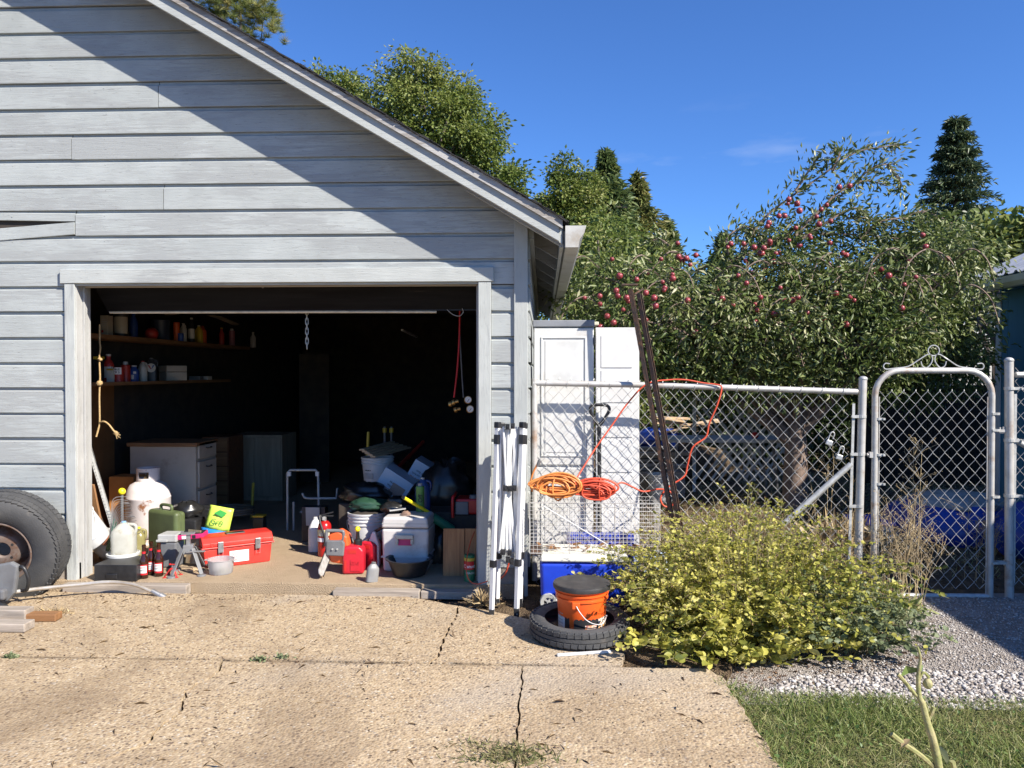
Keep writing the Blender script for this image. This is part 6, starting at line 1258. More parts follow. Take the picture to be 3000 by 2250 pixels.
vs = [p0 - sd * hw, p0 + sd * hw, p0 + d * .88 + sd * hw, p1 + sd * hw * .4, p1 - sd * hw * .4, p0 + d * .88 - sd * hw]
br = obj('guide_bar', MB().add([v + n_ * .003 for v in vs] + [v - n_ * .003 for v in vs], [(0, 1, 2, 3, 4, 5), (11, 10, 9, 8, 7, 6)] + [(i, (i + 1) % 6, (i + 1) % 6 + 6, i + 6) for i in range(6)]), M_galv, cs)
chm = MB()
for s_ in (-1, 1):
    for i in range(15):
        q = p0 + d * (i / 15 * .93) + sd * s_ * (hw + .003); chm.tube([q, q + d * .045 + sd * s_ * .006], .004, 4)
tag(obj('chain', chm, M_black, cs), kind='stuff')
obj('bar_lettering', MB().add([p0 + d * t_ - sd * .012 + n_ * .0036 + sd * u for t_, u in ((.35, 0), (.75, 0), (.75, .02), (.35, .02))], [(0, 1, 2, 3)]), M_ink, cs)
# fuel cans
def fuelcan(label, loc, w_, d_, h, rz, lean):
    t = thing('fuel_can', label, 'fuel can', loc, rz, 'red fuel cans'); x, y = w_ / 2, d_ / 2
    obj('body', MB().prism([(-x, 0), (x, 0), (x, h * .82), (x * .62, h * .98), (x * .2, h), (-x * .75, h), (-x, h * .86)], -y, y), M_fuel, t, bevel=.02, seg=4, smooth=35)
    obj('side_recess', MB().b(-x * .80, -x * .62, -y - .0015, -y - .0003, h * .12, h * .5), M_red, t, bevel=.0)
    obj('panel', MB().b(-x * .25, x * .65, -y - .004, -y - .0003, h * .12, h * .52), M_fuel, t, bevel=.002); text('GAS', h * .16, M_fuel, t, (x * .2, -y - .004, h * .40), bold=.001, depth=.003)
    obj('grip_slot', MB().b(-x * .45, x * .3, -y - .002, -y - .0003, h * .74, h * .86), M_red, t, bevel=.0)
    obj('collar', MB().lathe([(0, h * .95), (.03, h * .95), (.03, h * 1.14), (.024, h * 1.17), (0, h * 1.17)], 16, Matrix.Translation((x * .35, 0, 0))), M_black, t, smooth=40)
    sp_ = [(x * .35, 0, h * 1.15), (x * .35 + lean * .12, -.01, h * 1.32), (x * .35 + lean, -.02, h * 1.55)]
    obj('spout', MB().tube(sp_, [.016, .013, .012], 10), M_black, t, smooth=40); s = Vector(sp_[2]); obj('spout_cap', MB().ball(s, (.02, .02, .02), 12, 8), M_yel, t, smooth=60); return t
M_fuel = pm('fuel_red', (.50, .015, .03), (.42, .012, .025), rough=.35, bump=.06)
g = at_floor(1030, 1684); fuelcan('front red fuel can with upright yellow-capped spout', (g.x, g.y + .08, FZ), .155, .15, .205, .12, 0)
g = at_floor(1080, 1668); fuelcan('rear red fuel can with slanting yellow-capped spout', (g.x + .0, g.y + .1, FZ), .13, .16, .20, -.2, .09)
g = at_floor(1085, 1708); t = jug('oil_bottle', 'small grey motor oil bottle on floor before white cooler', 'bottle', (g.x, g.y + .04, FZ), .085, .055, .135, MC('bottle_grey', (.24, .24, .24)), M_grey, .5, False); t.rotation_euler = (0, .12, .5)
tag(obj('steel_bulb', MB().ball((0, 0, 0), .013, 10, 8), M_galv, loc=(P(1080, 1702, 5.28).x, 0, FZ + .013), smooth=60), 'tiny steel knob at foot of the grey oil bottle', 'knob')
tag(obj('cleaner_jug', MB().prism([(-.04, 0), (.05, 0), (.05, .16), (.02, .27), (.0, .27), (-.04, .17)], -.035, .035), M_whitec, loc=(P(1098, 1640, 5.75).x, .40, FZ), bevel=.012), 'white cleaner jug behind the rear fuel can', 'jug')
# buckets
g = at_floor(1077, 1650); bk = pail('white_bucket', 'dirty white bucket standing between fuel cans and cooler', (P(1077, 1600, 5.95).x, .65, FZ), .125, .148, .37, M_white, ribs=3)
tag(obj('bucket_filling', MB().ball((0, 0, .01), (.13, .13, .03), 16, 6, .2, 3), M_dark, loc=(P(1077, 1600, 5.95).x, .65, FZ + .345), smooth=60), 'dark rags filling the dirty white bucket', 'rags')
# white cooler
wc0 = at_floor(1185, 1678); wk = thing('white_cooler', 'dirty white picnic cooler with side handle', 'cooler', (wc0.x, wc0.y + .02, FZ), -.03)
M_wc = pm('cooler_white', (.55, .53, .51), (.47, .44, .42), sc_=4, rough=.5, dirt=(.33, .25, .22), dsc=5, dlo=.55, dhi=.78)
obj('body', tap(.325, .35, .28, .30, .0, .315), M_wc, wk, bevel=.022, seg=4, smooth=35); obj('band', tap(.352, .352, .30, .30, .105, .112), M_wc, wk, loc=(0, -.004, 0))
obj('lid', tap(.355, .325, .31, .28, .318, .40), M_wc, wk, bevel=.018, seg=4, smooth=35, loc=(0, -.005, 0)); obj('lid_seam', tap(.337, .337, .29, .29, .352, .357), M_lgrey, wk, loc=(0, -.006, 0))
obj('handle', MB().b(-.065, .065, -.03, -.004, .245, .275).b(-.065, -.045, -.025, -.004, .205, .2445).b(.045, .065, -.025, -.004, .205, .2445), MC('ivory', (.52, .48, .40)), wk, bevel=.006); obj('handle_recess', MB().b(-.05, .05, -.0045, .002, .195, .243), M_pink, wk)
cl0 = Vector((wc0.x, wc0.y + .02, FZ + .402))
# things on the cooler and bucket
g = P(1226, 1508, 5.72); t = can('spray_can', 'tall green spray can standing on white cooler', (g.x, g.y + .08, cl0.z), .032, .19, MC('can_green', (.10, .25, .06)), MC('grey_cap', (.3, .3, .3)), None)
text('Off', .045, M_ink, t, (.008, -.0335, .10), (PI / 2, -PI / 2, 0), bold=.001)
jug('blue_jug', 'clear jug of blue washer fluid behind green spray can', 'jug', (P(1243, 1440, 6.0).x, .62, cl0.z - .03), .12, .1, .27, pm('washer_fluid', (.02, .05, .16), (.02, .04, .12), rough=.2), cw, .2, True)
p0, p1 = P(1183, 1458, 5.60), P(1275, 1512, 5.85)
pe = thing('yellow_pole', 'yellow tool handle sticking out over white cooler', 'pole', p0); obj('pole', MB().tube([(0, 0, 0), p1 - p0], .0125, 10), M_yel, pe, smooth=50); obj('end_cap', MB().tube([(p0 - p1).normalized() * .012, (p1 - p0).normalized() * .002], .0135, 10), M_black, pe)
tag(obj('seed_tube', MB().tube([P(1268, 1515, 5.8), P(1325, 1552, 5.85)], .035, 14), MC('teal', (.02, .18, .10)), smooth=50), 'dark green printed tube lying right of white cooler', 'tube')
for lab, c_, r_, m_, s_ in (('dark green crumpled cloth heaped on the white bucket', P(1085, 1478, 5.95), (.16, .1, .05), MC('dkgreen', (.02, .06, .035)), 3), ('black bag heaped behind the dark green cloth', P(1070, 1445, 6.2), (.2, .14, .09), M_blackt, 4), ('black glove pile on left end of cooler lid', P(1150, 1488, 5.75), (.09, .07, .045), M_blackt, 5), ('black bag slumped above the cooler lid', P(1165, 1468, 5.85), (.08, .07, .04), M_blackt, 6), ('dark bag slumped right of the blue jug', P(1310, 1440, 6.4), (.22, .16, .26), M_blackt, 8), ('black sack on floor between cooler and plank', P(1285, 1620, 5.9), (.1, .1, .2), M_blackt, 9)):
    tag(obj('cloth_heap', MB().ball((0, 0, 0), r_, 22, 14, .16, s_), m_, loc=c_, smooth=75), lab, 'heap')
tag(obj('folded_strap', MB().box((0, 0, 0), (.12, .04, .01), (0, -.1, .2)), M_lgrey, loc=P(1165, 1492, 5.68)), 'grey folded strap on cooler lid', 'strap')
tag(obj('brown_rag', MB().ball((0, 0, 0), (.035, .03, .022), 12, 8, .2, 2), MC('ragb', (.25, .16, .12)), loc=(P(1187, 1508, 5.62).x, .34, cl0.z + .008), smooth=60), 'small brown rag hanging at cooler lid edge', 'rag')
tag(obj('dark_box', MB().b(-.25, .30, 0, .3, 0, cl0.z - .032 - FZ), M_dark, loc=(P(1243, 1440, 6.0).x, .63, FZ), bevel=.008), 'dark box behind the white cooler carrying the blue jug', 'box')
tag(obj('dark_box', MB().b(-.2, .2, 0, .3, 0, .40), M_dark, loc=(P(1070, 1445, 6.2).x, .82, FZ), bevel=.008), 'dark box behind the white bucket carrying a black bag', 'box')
# upper bucket with slats
ub = P(1105, 1415, 6.9); tbz = ub.z - .02
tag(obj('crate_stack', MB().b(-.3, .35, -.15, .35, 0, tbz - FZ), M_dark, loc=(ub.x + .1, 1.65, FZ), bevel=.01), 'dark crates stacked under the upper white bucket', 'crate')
t = pail('white_bucket', 'white printed bucket on dark crates holding wood slats', (ub.x, 1.62, tbz + .001), .12, .142, .255, M_white, ribs=2, handle=False)
obj('print', arc(.131, .14, .175, -45, -15, 6), M_ink, t); obj('print', arc(.130, .07, .12, -50, -5, 6), M_lgrey, t)
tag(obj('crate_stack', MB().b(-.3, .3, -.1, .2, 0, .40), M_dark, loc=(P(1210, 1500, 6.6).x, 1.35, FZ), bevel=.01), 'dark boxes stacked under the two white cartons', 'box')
for i in range(5):
    a_ = P(1060 + i * 8, 1318 + i * 5, 6.75); b_ = P(1150 + i * 12, 1295 + i * 4, 7.5); d = b_ - a_
    o = tag(obj('wood_strip', MB().box((0, 0, 0), (.05, .014, d.length)), M_tan, loc=(a_ + b_) / 2), ['topmost wood slat across upper white bucket', 'second wood slat from top across upper bucket', 'middle wood slat across upper white bucket', 'second lowest wood slat across upper bucket', 'lowest wood slat across upper white bucket'][i], 'wood slat', 'slats on the bucket'); o.rotation_euler = d.to_track_quat('Z', 'Y').to_euler()
# two white cartons, tipped upside down
M_card = pm('carton_white', (.50, .54, .60), (.44, .48, .54), sc_=5, rough=.6)
def carton(label, cs_, D, lines, brand):
    q = [P(x, y, D) for x, y in cs_]              # corners: left, top, right, bottom of the front face
    ex_, ez_ = (q[3] - q[0]), (q[1] - q[0]); w_, h = ex_.length, ez_.length; ang = math.atan2(ex_.z, ex_.x)
    t = thing('carton', label, 'carton', (q[0] + q[2]) / 2, rot=(0, -ang, .0), group='white cartons')
    obj('box', MB().b(-w_ / 2, w_ / 2, 0, .30, -h / 2, h / 2), M_card, t, bevel=.003)
    for i, s in enumerate(lines): text(s, h * .15, M_ink, t, (.0, -.0015, -h * .38 + h * .17 * (len(lines) - i) + .02), (PI / 2, PI, 0))
    text(brand, h * .2, M_orink, t, (-w_ * .02, -.0015, h * -.34 if False else -h * .30), (PI / 2, PI, 0), bold=.001); return t, w_, h
t, w_, h = carton('front white carton tipped on corner with brown print patch', [(1095, 1420), (1132, 1365), (1212, 1425), (1175, 1472)], 6.35, ['linéaires', 'par boîte,'], 'MOULDING')
obj('print_patch', MB().b(-w_ * .05, w_ * .38, -.0032, -.0022, -h * .35, h * .12), pm('brown_print', (.42, .27, .2), (.36, .22, .16), rough=.6), t)
carton('rear white carton tipped on corner, right of the front one', [(1187, 1395), (1223, 1342), (1292, 1395), (1262, 1440)], 6.6, ['32 linear feet', 'pieces per carton,'], 'MOULDING')
# basin, plank, cleanser can, red machine
g = at_floor(1190, 1698); tag(obj('wash_basin', MB().lathe([(0, .004), (.10, .0), (.115, .006), (.155, .115), (.172, .12), (.172, .126), (.15, .122), (.11, .012), (0, .010)], 40), M_black, loc=(g.x, g.y + .13, FZ), smooth=40), 'black plastic wash basin on floor before white cooler', 'basin')
for px, w_, lab in ((1328, .15, 'wider brown plank standing upright beside cleanser can'), (1380, .10, 'narrower brown plank standing upright behind cleanser can')):
    tag(obj('plank', MB().b(-w_ / 2, w_ / 2, 0, .02, 0, .335), M_bwoodz, loc=(P(px, 1690, 5.45).x, .16 if px < 1350 else .17, FZ), rot=(-.08, 0, .0)), lab, 'plank', 'planks by right jamb')
g = at_floor(1374, 1706); t = can('cleanser_can', 'green cleanser can with red Comet oval by right jamb', (g.x, g.y + .04, FZ), .037, .185, MC('comet_green', (.02, .16, .07)), None, None)
obj('yellow_band', arc(.0375, .145, .165, -90, 90, 12), MC('ylab', (.6, .45, .05)), t); obj('red_oval', arc(.0378, .085, .143, -75, 60, 12), M_rlab, t); text('Comet', .034, M_wink, t, (0, -.0395, .108), wrap=.039, bold=.0006); text('BLEACH', .02, M_wink, t, (0.004, -.0395, .062), wrap=.039)
rm = thing('red_machine', 'red and grey portable machine behind the upright planks', 'machine', (P(1365, 1540, 5.9).x, .6, FZ + .36))
obj('housing', MB().b(-.08, .12, 0, .2, 0, .12), M_red, rm, bevel=.015); obj('front', MB().b(-.08, .02, -.012, -.001, .0, .10), M_grey, rm, bevel=.006); obj('frame', MB().tube(curve([(-.10, -.02, -.02), (-.10, -.02, .12), (-.09, .02, .145), (-.09, .12, .15)], 4), .012, 8), M_red, rm, smooth=50); obj('cap', MB().lathe([(0, .12), (.04, .12), (.035, .145), (0, .145)], 16, Matrix.Translation((.06, .05, 0))), M_grey, rm)
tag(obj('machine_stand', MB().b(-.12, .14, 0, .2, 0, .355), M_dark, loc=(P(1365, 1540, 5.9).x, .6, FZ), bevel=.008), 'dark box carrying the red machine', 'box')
cord = [P(1398, 1540, 5.55), P(1378, 1590, 5.4), P(1366, 1650, 5.22), P(1372, 1695, 5.15), P(1395, 1711, 5.12), P(1430, 1702, 5.08)]
tag(obj('red_cable', MB().tube(curve(cord, 6), .0035, 6), M_rcord, smooth=60), 'thin red-orange cable drooping past the cleanser can', 'cable')
cord = [P(1452, 1705, 5.2), P(1478, 1685, 5.2), P(1488, 1660, 5.2), P(1492, 1640, 5.2)]
tag(obj('red_cable', MB().tube(curve(cord, 6), .006, 6), M_rcord, smooth=60), 'short red cable behind legs of the canopy frame', 'cable')
# walker frame, yellow-topped bottles
wl = thing('walker_frame', 'folded aluminium walker standing dark behind the chainsaw', 'walker', P(890, 1500, 7.0))
wo_ = P(890, 1500, 7.0)
def LK(px, py): return P(px, py, 7.0) - wo_
for pts in ([(842, 1560), (842, 1385), (850, 1377), (925, 1377), (932, 1385), (935, 1560)], [(885, 1445), (892, 1458), (905, 1460), (985, 1460), (988, 1430)], [(860, 1560), (860, 1470)], [(880, 1500), (950, 1498)]): obj('tube', MB().tube([LK(*q) for q in pts], .011, 8), M_lgrey, wl, smooth=50)
for px in (848, 930): obj('joint', MB().box(LK(px, 1388), (.03, .03, .04)), M_whitec, wl)
for px, lab in ((1127, 'left yellow-topped rod in the dark behind slats'), (1147, 'right yellow-topped rod in the dark behind slats')):
    t = thing('capped_rod', lab, 'rod', P(px, 1330, 7.8), group='yellow topped rods'); obj('rod', MB().tube([(0, 0, FZ - P(px, 1330, 7.8).z), (0, 0, .28)], .012, 8), M_grey, t); obj('top', MB().tube([(0, 0, .22), (0, 0, .265)], .022, 10), cyl, t)
tag(obj('level_tool', MB().tube([Vector((P(1076, 1330, 7.4).x, 2.1, FZ)), P(1076, 1330, 7.4), P(1079, 1265, 7.4)], .014, 6), cyl), 'yellow upright tool handle behind upper bucket', 'tool')
tag(obj('red_pole', MB().tube([P(1165, 1370, 7.5), P(1240, 1295, 8.0)], .02, 8), crd), 'dark red pole slanting behind the white cartons', 'pole')
tag(obj('mower_handle', MB().tube([Vector((P(742, 1460, 7.6).x, 2.25, FZ)), P(742, 1415, 7.7)], .014, 8), cyl), 'orange-yellow handle standing left of the walker', 'handle')
tag(obj('hose_coil', MB().tube([(.2 * math.cos(a), .14 * math.sin(a), .02 * (a / 6)) for a in np.linspace(0, 24, 90)], .012, 6), MC('hoseb', (.12, .10, .07)), loc=(P(680, 1480, 7.2).x, 1.9, FZ + .1), smooth=60), 'dull coiled hose on floor behind feed bag', 'hose')
t = thing('garden_pump', 'small dark device with yellow top on floor right of feed bag', 'pump', (P(755, 1560, 6.9).x, 1.6, FZ)); obj('body', MB().b(-.05, .05, 0, .1, 0, .13), M_black, t, bevel=.01); obj('top', MB().b(-.052, .052, 0, .1, .131, .15), cyl, t, bevel=.008)
tag(obj('sign_card', MB().b(-.06, .06, 0, .004, 0, .16), M_lgrey, loc=(P(917, 1515, 6.5).x, 1.2, P(917, 1540, 6.5).z), rot=(.1, 0, 0)), 'pale card standing behind the white one-gallon jug', 'card')
tag(obj('bin_box', MB().b(-.1, .1, 0, .1, 0, .3), M_black, loc=(P(917, 1540, 6.5).x, 1.21, FZ)), 'black box behind the white one-gallon jug', 'box')
# ---------------------------------------------------------------- bush, weeds, grass, gravel, litter
ML_bush = leafmat('balm_leaf', [(.10, .13, .03), (.30, .31, .06), (.56, .52, .11), (.68, .62, .22)], .42, .5)
ML_bush2 = leafmat('mint_leaf', [(.09, .12, .06), (.18, .22, .11), (.30, .33, .18)], .3, .5)
ML_dry = leafmat('dry_stalk', [(.22, .15, .08), (.40, .30, .16), (.52, .42, .25)], .15, .8)
ML_brown = leafmat('seed_head', [(.09, .05, .03), (.18, .11, .06), (.28, .19, .10)], .1, .8)
ML_grass = leafmat('grass_blade', [(.09, .14, .03), (.19, .245, .065), (.32, .34, .13), (.55, .47, .27)], .4, .5)
M_stem = pm('green_stem', (.16, .16, .06), (.22, .18, .09), rough=.8)
def bush(name, label, c, rx, ry, hgt, nst, nleaf, lmat, ls, lean, seed, tintx=0, heads=0, hmin=.35):
    rg = np.random.RandomState(seed); t = thing(name, label, 'bush', c); m = MB(); lp, ld, lt, hp, hd = [], [], [], [], []
    for i in range(nst):
        a = rg.rand() * 2 * PI; r = math.sqrt(rg.rand()); bx, by = rx * .62 * r * math.cos(a), ry * .6 * r * math.sin(a)
        h = hgt * (hmin + (1 - hmin) * (1 - r ** 2.2 * .75) * (.75 + .3 * rg.rand())) * (.62 + .62 * rg.rand() ** 1.5); ox, oy = rx * lean * r * math.cos(a) * (.5 + rg.rand()), ry * lean * r * math.sin(a) * (.5 + rg.rand())
        p = [Vector((bx, by, 0)), Vector((bx + ox * .25, by + oy * .25, h * .5)), Vector((bx + ox * .65, by + oy * .65, h * .88)), Vector((bx + ox * 1.0 + rg.normal() * .03, by + oy + rg.normal() * .03, h * (1 - .35 * r * r * rg.rand())))]
        cv = curve(p, 5); m.tube(cv, [.0024 * (1 - .6 * j / len(cv)) for j in range(len(cv))], 3)
        tt = rg.rand() * .5
        for k in range(nleaf):
            u = .12 + .88 * rg.rand() ** .75; f = u * (len(cv) - 1); j = min(int(f), len(cv) - 2); q = cv[j].lerp(cv[j + 1], f - j); an = rg.rand() * 2 * PI
            d = Vector((math.cos(an), math.sin(an), .25 + .35 * rg.normal())); lp.append(q + d * .006); ld.append(d); lt.append(tt + .55 * rg.rand() - tintx * (q.x / rx) * .35)
        if heads and rg.rand() < .75:
            for k in range(heads):
                u = .62 + .38 * rg.rand(); f = u * (len(cv) - 1); j = min(int(f), len(cv) - 2); q = cv[j].lerp(cv[j + 1], f - j); hp.append(q + Vector(rg.normal(size=3)) * .006); hd.append(rg.normal(size=3))
    lp, ld = np.array(lp), np.array(ld)
    scatter('foliage', lp, ls * (.45 + 1.1 * rg.rand(len(lp)) ** 2) * np.clip(1.25 - .6 * lp[:, 2] / hgt, .6, 1.3), lmat, t, dirs=ld, wid=.72, tmpl='oval', tint=np.array(lt), up=.5)
    if hp: HS = scatter('seed_heads', np.array(hp), .011 * (.6 + .8 * rg.rand(len(hp))), ML_brown, t, dirs=np.array(hd), wid=.6); HS['kind'] = 'stuff'
    obj('stems', m, M_stem, t); return t
bush('garden_bush', 'large yellow-green leafy bush with brown seed heads before fence', (1.22, -.64, -.03), .74, .58, .74, 560, 36, ML_bush, .027, .66, 1, .3, 13, .3)
bush('garden_bush', 'low grey-green leafy clump at right foot of the large bush', (1.64, -.84, -.03), .47, .42, .36, 280, 36, ML_bush2, .028, .6, 2, 0, 2)
bush('garden_bush', 'low yellow leafy sprigs spilling over the concrete edge', (1.02, -1.14, -.03), .46, .20, .26, 110, 22, ML_bush, .044, .8, 3, -.2, 0)
bush('garden_bush', 'loose leafy sprigs reaching towards the blue cooler and tyre', (.70, -.78, -.03), .20, .26, .50, 50, 20, ML_bush, .028, .8, 4, -.2, 8)
bush('garden_bush', 'tall brown-tipped sprigs standing out of the large bush', (1.25, -.5, -.03), .66, .42, .78, 50, 18, ML_bush, .018, .55, 8, .2, 24, .55)
def weeds(label, c, n, h, spread, seed, branch=4, r=.0016, cat='weeds', heads=True, name='dry_weeds'):
    rg = np.random.RandomState(seed); t = thing(name, label, cat, c); m = MB(); hp = []
    for i in range(n):
        b = Vector((rg.normal() * spread * .4, rg.normal() * spread * .3, 0)); hh = h * (.45 + .55 * rg.rand()); lx, ly = rg.normal() * spread * .5, rg.normal() * spread * .4
        cv = curve([b, b + Vector((lx * .3, ly * .3, hh * .5)), b + Vector((lx, ly, hh))], 5); m.tube(cv, [r * (1 - .6 * j / len(cv)) + .0005 for j in range(len(cv))], 3); hp.append(cv[-1])
        for k in range(branch):
            s = cv[int(len(cv) * (.4 + .5 * rg.rand()))]; e = s + Vector((rg.normal() * .07, rg.normal() * .06, .05 + .09 * rg.rand())); m.tube([s, s.lerp(e, .5) + Vector((0, 0, .01)), e], r * .55, 3); hp += [e, s.lerp(e, .7)]
    me = obj('stalks', m, M_straw, t)
    if heads:
        hp = np.array(hp); k = 4; q = np.repeat(hp, k, 0) + rg.normal(size=(len(hp) * k, 3)) * .006; scatter('seed_heads', q, .010, ML_dry, t, wid=.6)['kind'] = 'stuff'
    return t
M_straw = pm('straw', (.42, .33, .19), (.30, .22, .12), rough=.85)
def gw(px, D): p = P(px, 1400, D); return (p.x, p.y, -.03)
weeds('dry straw grass standing behind the bush left of centre', gw(2090, 5.3), 34, .62, .34, 1, 1)
weeds('dry straw grass standing behind the bush near fence brace', gw(2330, 5.25), 26, .60, .3, 2, 2)
weeds('dry branching weed growing at foot of the gate hinge post', gw(2640, 5.25), 30, .72, .22, 3, 7)
weeds('tall dry seeding weed behind the middle of the gate', gw(2692, 5.75), 4, 1.05, .10, 4, 22, .003)
weeds('dry weed leaning in behind right half of the gate', gw(2880, 5.8), 8, .78, .16, 5, 12, .002)
weeds('dry weed behind fence beside the brace pole', gw(2440, 5.65), 9, .95, .2, 6, 8, .002)
weeds('dry straw tuft left of the leaning iron rails', gw(1960, 5.6), 22, .55, .25, 7, 1)
def blades(name, pos, h, wid, mat, parent=None, up=.9, tint=None, seed=3):
    rg = np.random.RandomState(seed); n = len(pos); d = rg.normal(size=(n, 3)) * (1 - up); d[:, 2] = up
    return scatter(name, pos, h, mat, parent, dirs=d, wid=wid, tmpl='blade', tint=tint, up=-.2)
def region(n, poly, z, seed):
    rg = np.random.RandomState(seed); poly = np.array(poly); lo, hi = poly.min(0), poly.max(0); out = np.zeros((0, 2))
    while len(out) < n:
        p = lo + (hi - lo) * rg.rand(n, 2); ins = np.zeros(n, bool); j = len(poly) - 1
        for i in range(len(poly)):
            c = ((poly[i, 1] > p[:, 1]) != (poly[j, 1] > p[:, 1])) & (p[:, 0] < (poly[j, 0] - poly[i, 0]) * (p[:, 1] - poly[i, 1]) / (poly[j, 1] - poly[i, 1] + 1e-12) + poly[i, 0]); ins ^= c; j = i
        out = np.concatenate([out, p[ins]])
    return np.concatenate([out[:n], np.full((n, 1), z)], 1)
# lawn
lawn_poly = [xy(2135, 2045), xy(2100, 1990), (1.1, -1.62), (2.4, -1.66), (3.6, -1.70), (3.6, -3.4), (.90, -3.4), xy(2280, 2260)]
lp = region(52000, lawn_poly, -.02, 5); nf = np.sin(lp[:, 0] * 5 + 1) * np.sin(lp[:, 1] * 6) * .5 + .5
tag(blades('lawn_grass', lp, .068 * (.35 + .9 * npr.rand(len(lp))) * (.55 + .6 * nf), .06, ML_grass, None, .5, tint=np.clip(npr.rand(len(lp)) * .75 + .25 * (1 - nf), 0, 1)), 'short green lawn grass with dry blades at lower right', 'grass', kind='stuff')
cp = region(2600, lawn_poly, -.005, 6); cp[:, 2] += npr.rand(len(cp)) * .025
tag(scatter('clover', cp, .015 * (.6 + .7 * npr.rand(len(cp))), leafmat('clover_leaf', [(.05, .10, .02), (.10, .17, .04), (.18, .24, .08)], .3), None, wid=.8, tmpl='oval', up=1.6), 'clover and broad weeds growing through the lawn', 'clover', kind='stuff')
# gravel stones
def stones(name, label, pts, smin, smax, cols, seed):
    rg = np.random.RandomState(seed); ph = (1 + 5 ** .5) / 2
    v = np.array([(-1, ph, 0), (1, ph, 0), (-1, -ph, 0), (1, -ph, 0), (0, -1, ph), (0, 1, ph), (0, -1, -ph), (0, 1, -ph), (ph, 0, -1), (ph, 0, 1), (-ph, 0, -1), (-ph, 0, 1)]) / 1.9
    f = np.array([(0, 11, 5), (0, 5, 1), (0, 1, 7), (0, 7, 10), (0, 10, 11), (1, 5, 9), (5, 11, 4), (11, 10, 2), (10, 7, 6), (7, 1, 8), (3, 9, 4), (3, 4, 2), (3, 2, 6), (3, 6, 8), (3, 8, 9), (4, 9, 5), (2, 4, 11), (6, 2, 10), (8, 6, 7), (9, 8, 1)])
    n = len(pts); s = (smin + (smax - smin) * rg.rand(n) ** 2)[:, None, None] / 2; sc3 = np.stack([.8 + .5 * rg.rand(n), .7 + .4 * rg.rand(n), .45 + .3 * rg.rand(n)], -1)[:, None, :]
    V = v[None] * (1 + .28 * rg.normal(size=(n, 12, 1)).clip(-1.3, 1.3)) * sc3; a = rg.rand(n) * 2 * PI; ca, sa = np.cos(a)[:, None], np.sin(a)[:, None]
    V = np.stack([V[..., 0] * ca - V[..., 1] * sa, V[..., 0] * sa + V[..., 1] * ca, V[..., 2]], -1) * s + pts[:, None, :]; V[..., 2] += s[..., 0] * .3
    Fc = (f[None] + (np.arange(n) * 12)[:, None, None]).reshape(-1, 3)
    me = np_mesh(name, V.reshape(-1, 3), Fc, leafmat(name + '_stone', cols, 0, .8), np.repeat(rg.rand(n), 20)); return tag(link(name, me), label, 'gravel', kind='stuff')
gcol = [(.19, .16, .14), (.33, .295, .26), (.43, .40, .37), (.53, .51, .48)]
stones('coarse_gravel', 'coarse pale gravel band along top of the lawn', region(7000, [(.98, -1.62), (1.3, -1.35), (2.1, -1.25), (3.4, -1.30), (3.6, -1.74), (2.2, -1.72), (1.1, -1.68)], -.026, 8), .009, .028, gcol, 1)
stones('fine_gravel', 'fine grey gravel path in front of the gate', region(9000, [(1.3, -1.3), (2.0, -.9), (2.15, -.3), (2.25, .1), (3.5, .1), (3.6, -1.35), (2.2, -1.3)], -.027, 9), .005, .016, gcol, 2)
stones('loose_gravel', 'loose pebbles scattered on soil beside the concrete edge', region(1600, [xy(1850, 1900), xy(2080, 1938), xy(2180, 2050), (1.25, -1.3), (1.0, -1.1), (.5, -.75)], -.032, 10), .005, .018, [(.14, .10, .08), (.25, .2, .16), (.4, .35, .3)], 3)
sp_poly = jag([xy(1780, 1890), xy(1860, 1925), xy(1960, 1950), xy(2060, 1958), xy(2130, 1985), xy(2150, 1940), xy(2000, 1900), xy(1800, 1850), xy(1780, 1890)], .02, .04, 31)
struct('soil_spill', MB().prism(sp_poly[:-1], -.05, .005, 'z'), M_soil)
# leaf litter on soil and concrete
def litter(name, label, pts, s, cols, seed, cat='leaf litter', wid=.55):
    return tag(scatter(name, pts, s * (.4 + 1.0 * npr.rand(len(pts))), leafmat(name + '_col', cols, .1, .8), None, dirs=np.concatenate([npr.normal(size=(len(pts), 2)), npr.normal(size=(len(pts), 1)) * .15], 1), wid=wid, up=1.2), label, cat, kind='stuff')
brn = [(.05, .03, .02), (.12, .07, .045), (.22, .14, .08)]
litter('soil_litter', 'brown leaf litter on bare soil around the bush', region(2600, [xy(1560, 1815), xy(1640, 1840), xy(1840, 1905), xy(2080, 1940), xy(2200, 2040), (2.1, -1.1), (2.0, .05), (-.05, .05), (-.1, -.3)], -.026, 11), .022, brn, 1)
litter('drive_litter', 'dark dry leaf bits scattered over the driveway', region(130, [(-4.5, -.2), (-.9, -.2), (.1, -1.0), (.9, -1.6), (1.0, -2.9), (-4, -2.9)], .004, 12), .013, brn, 2)
litter('needle_litter', 'pine needles and straw bits scattered over the driveway', region(420, [(-4.5, -.2), (-.9, -.2), (.1, -1.0), (.9, -1.6), (1.0, -2.9), (-4, -2.9)], .003, 13), .055, [(.12, .08, .05), (.25, .17, .09), (.4, .3, .18)], 3, 'needles', .03)
litter('sill_litter', 'dry debris swept along the garage sill', region(420, [(-4.0, -.30), (-.3, -.30), (-.1, -.14), (-4.0, -.135)], .004, 14), .014, brn, 4)
litter('edge_litter', 'leaf crumbs gathered along the driveway joint', region(260, [(-4.0, JY - .05), (.0, JY - .05), (.0, JY + .05), (-4.0, JY + .05)], .004, 15), .012, brn, 5)
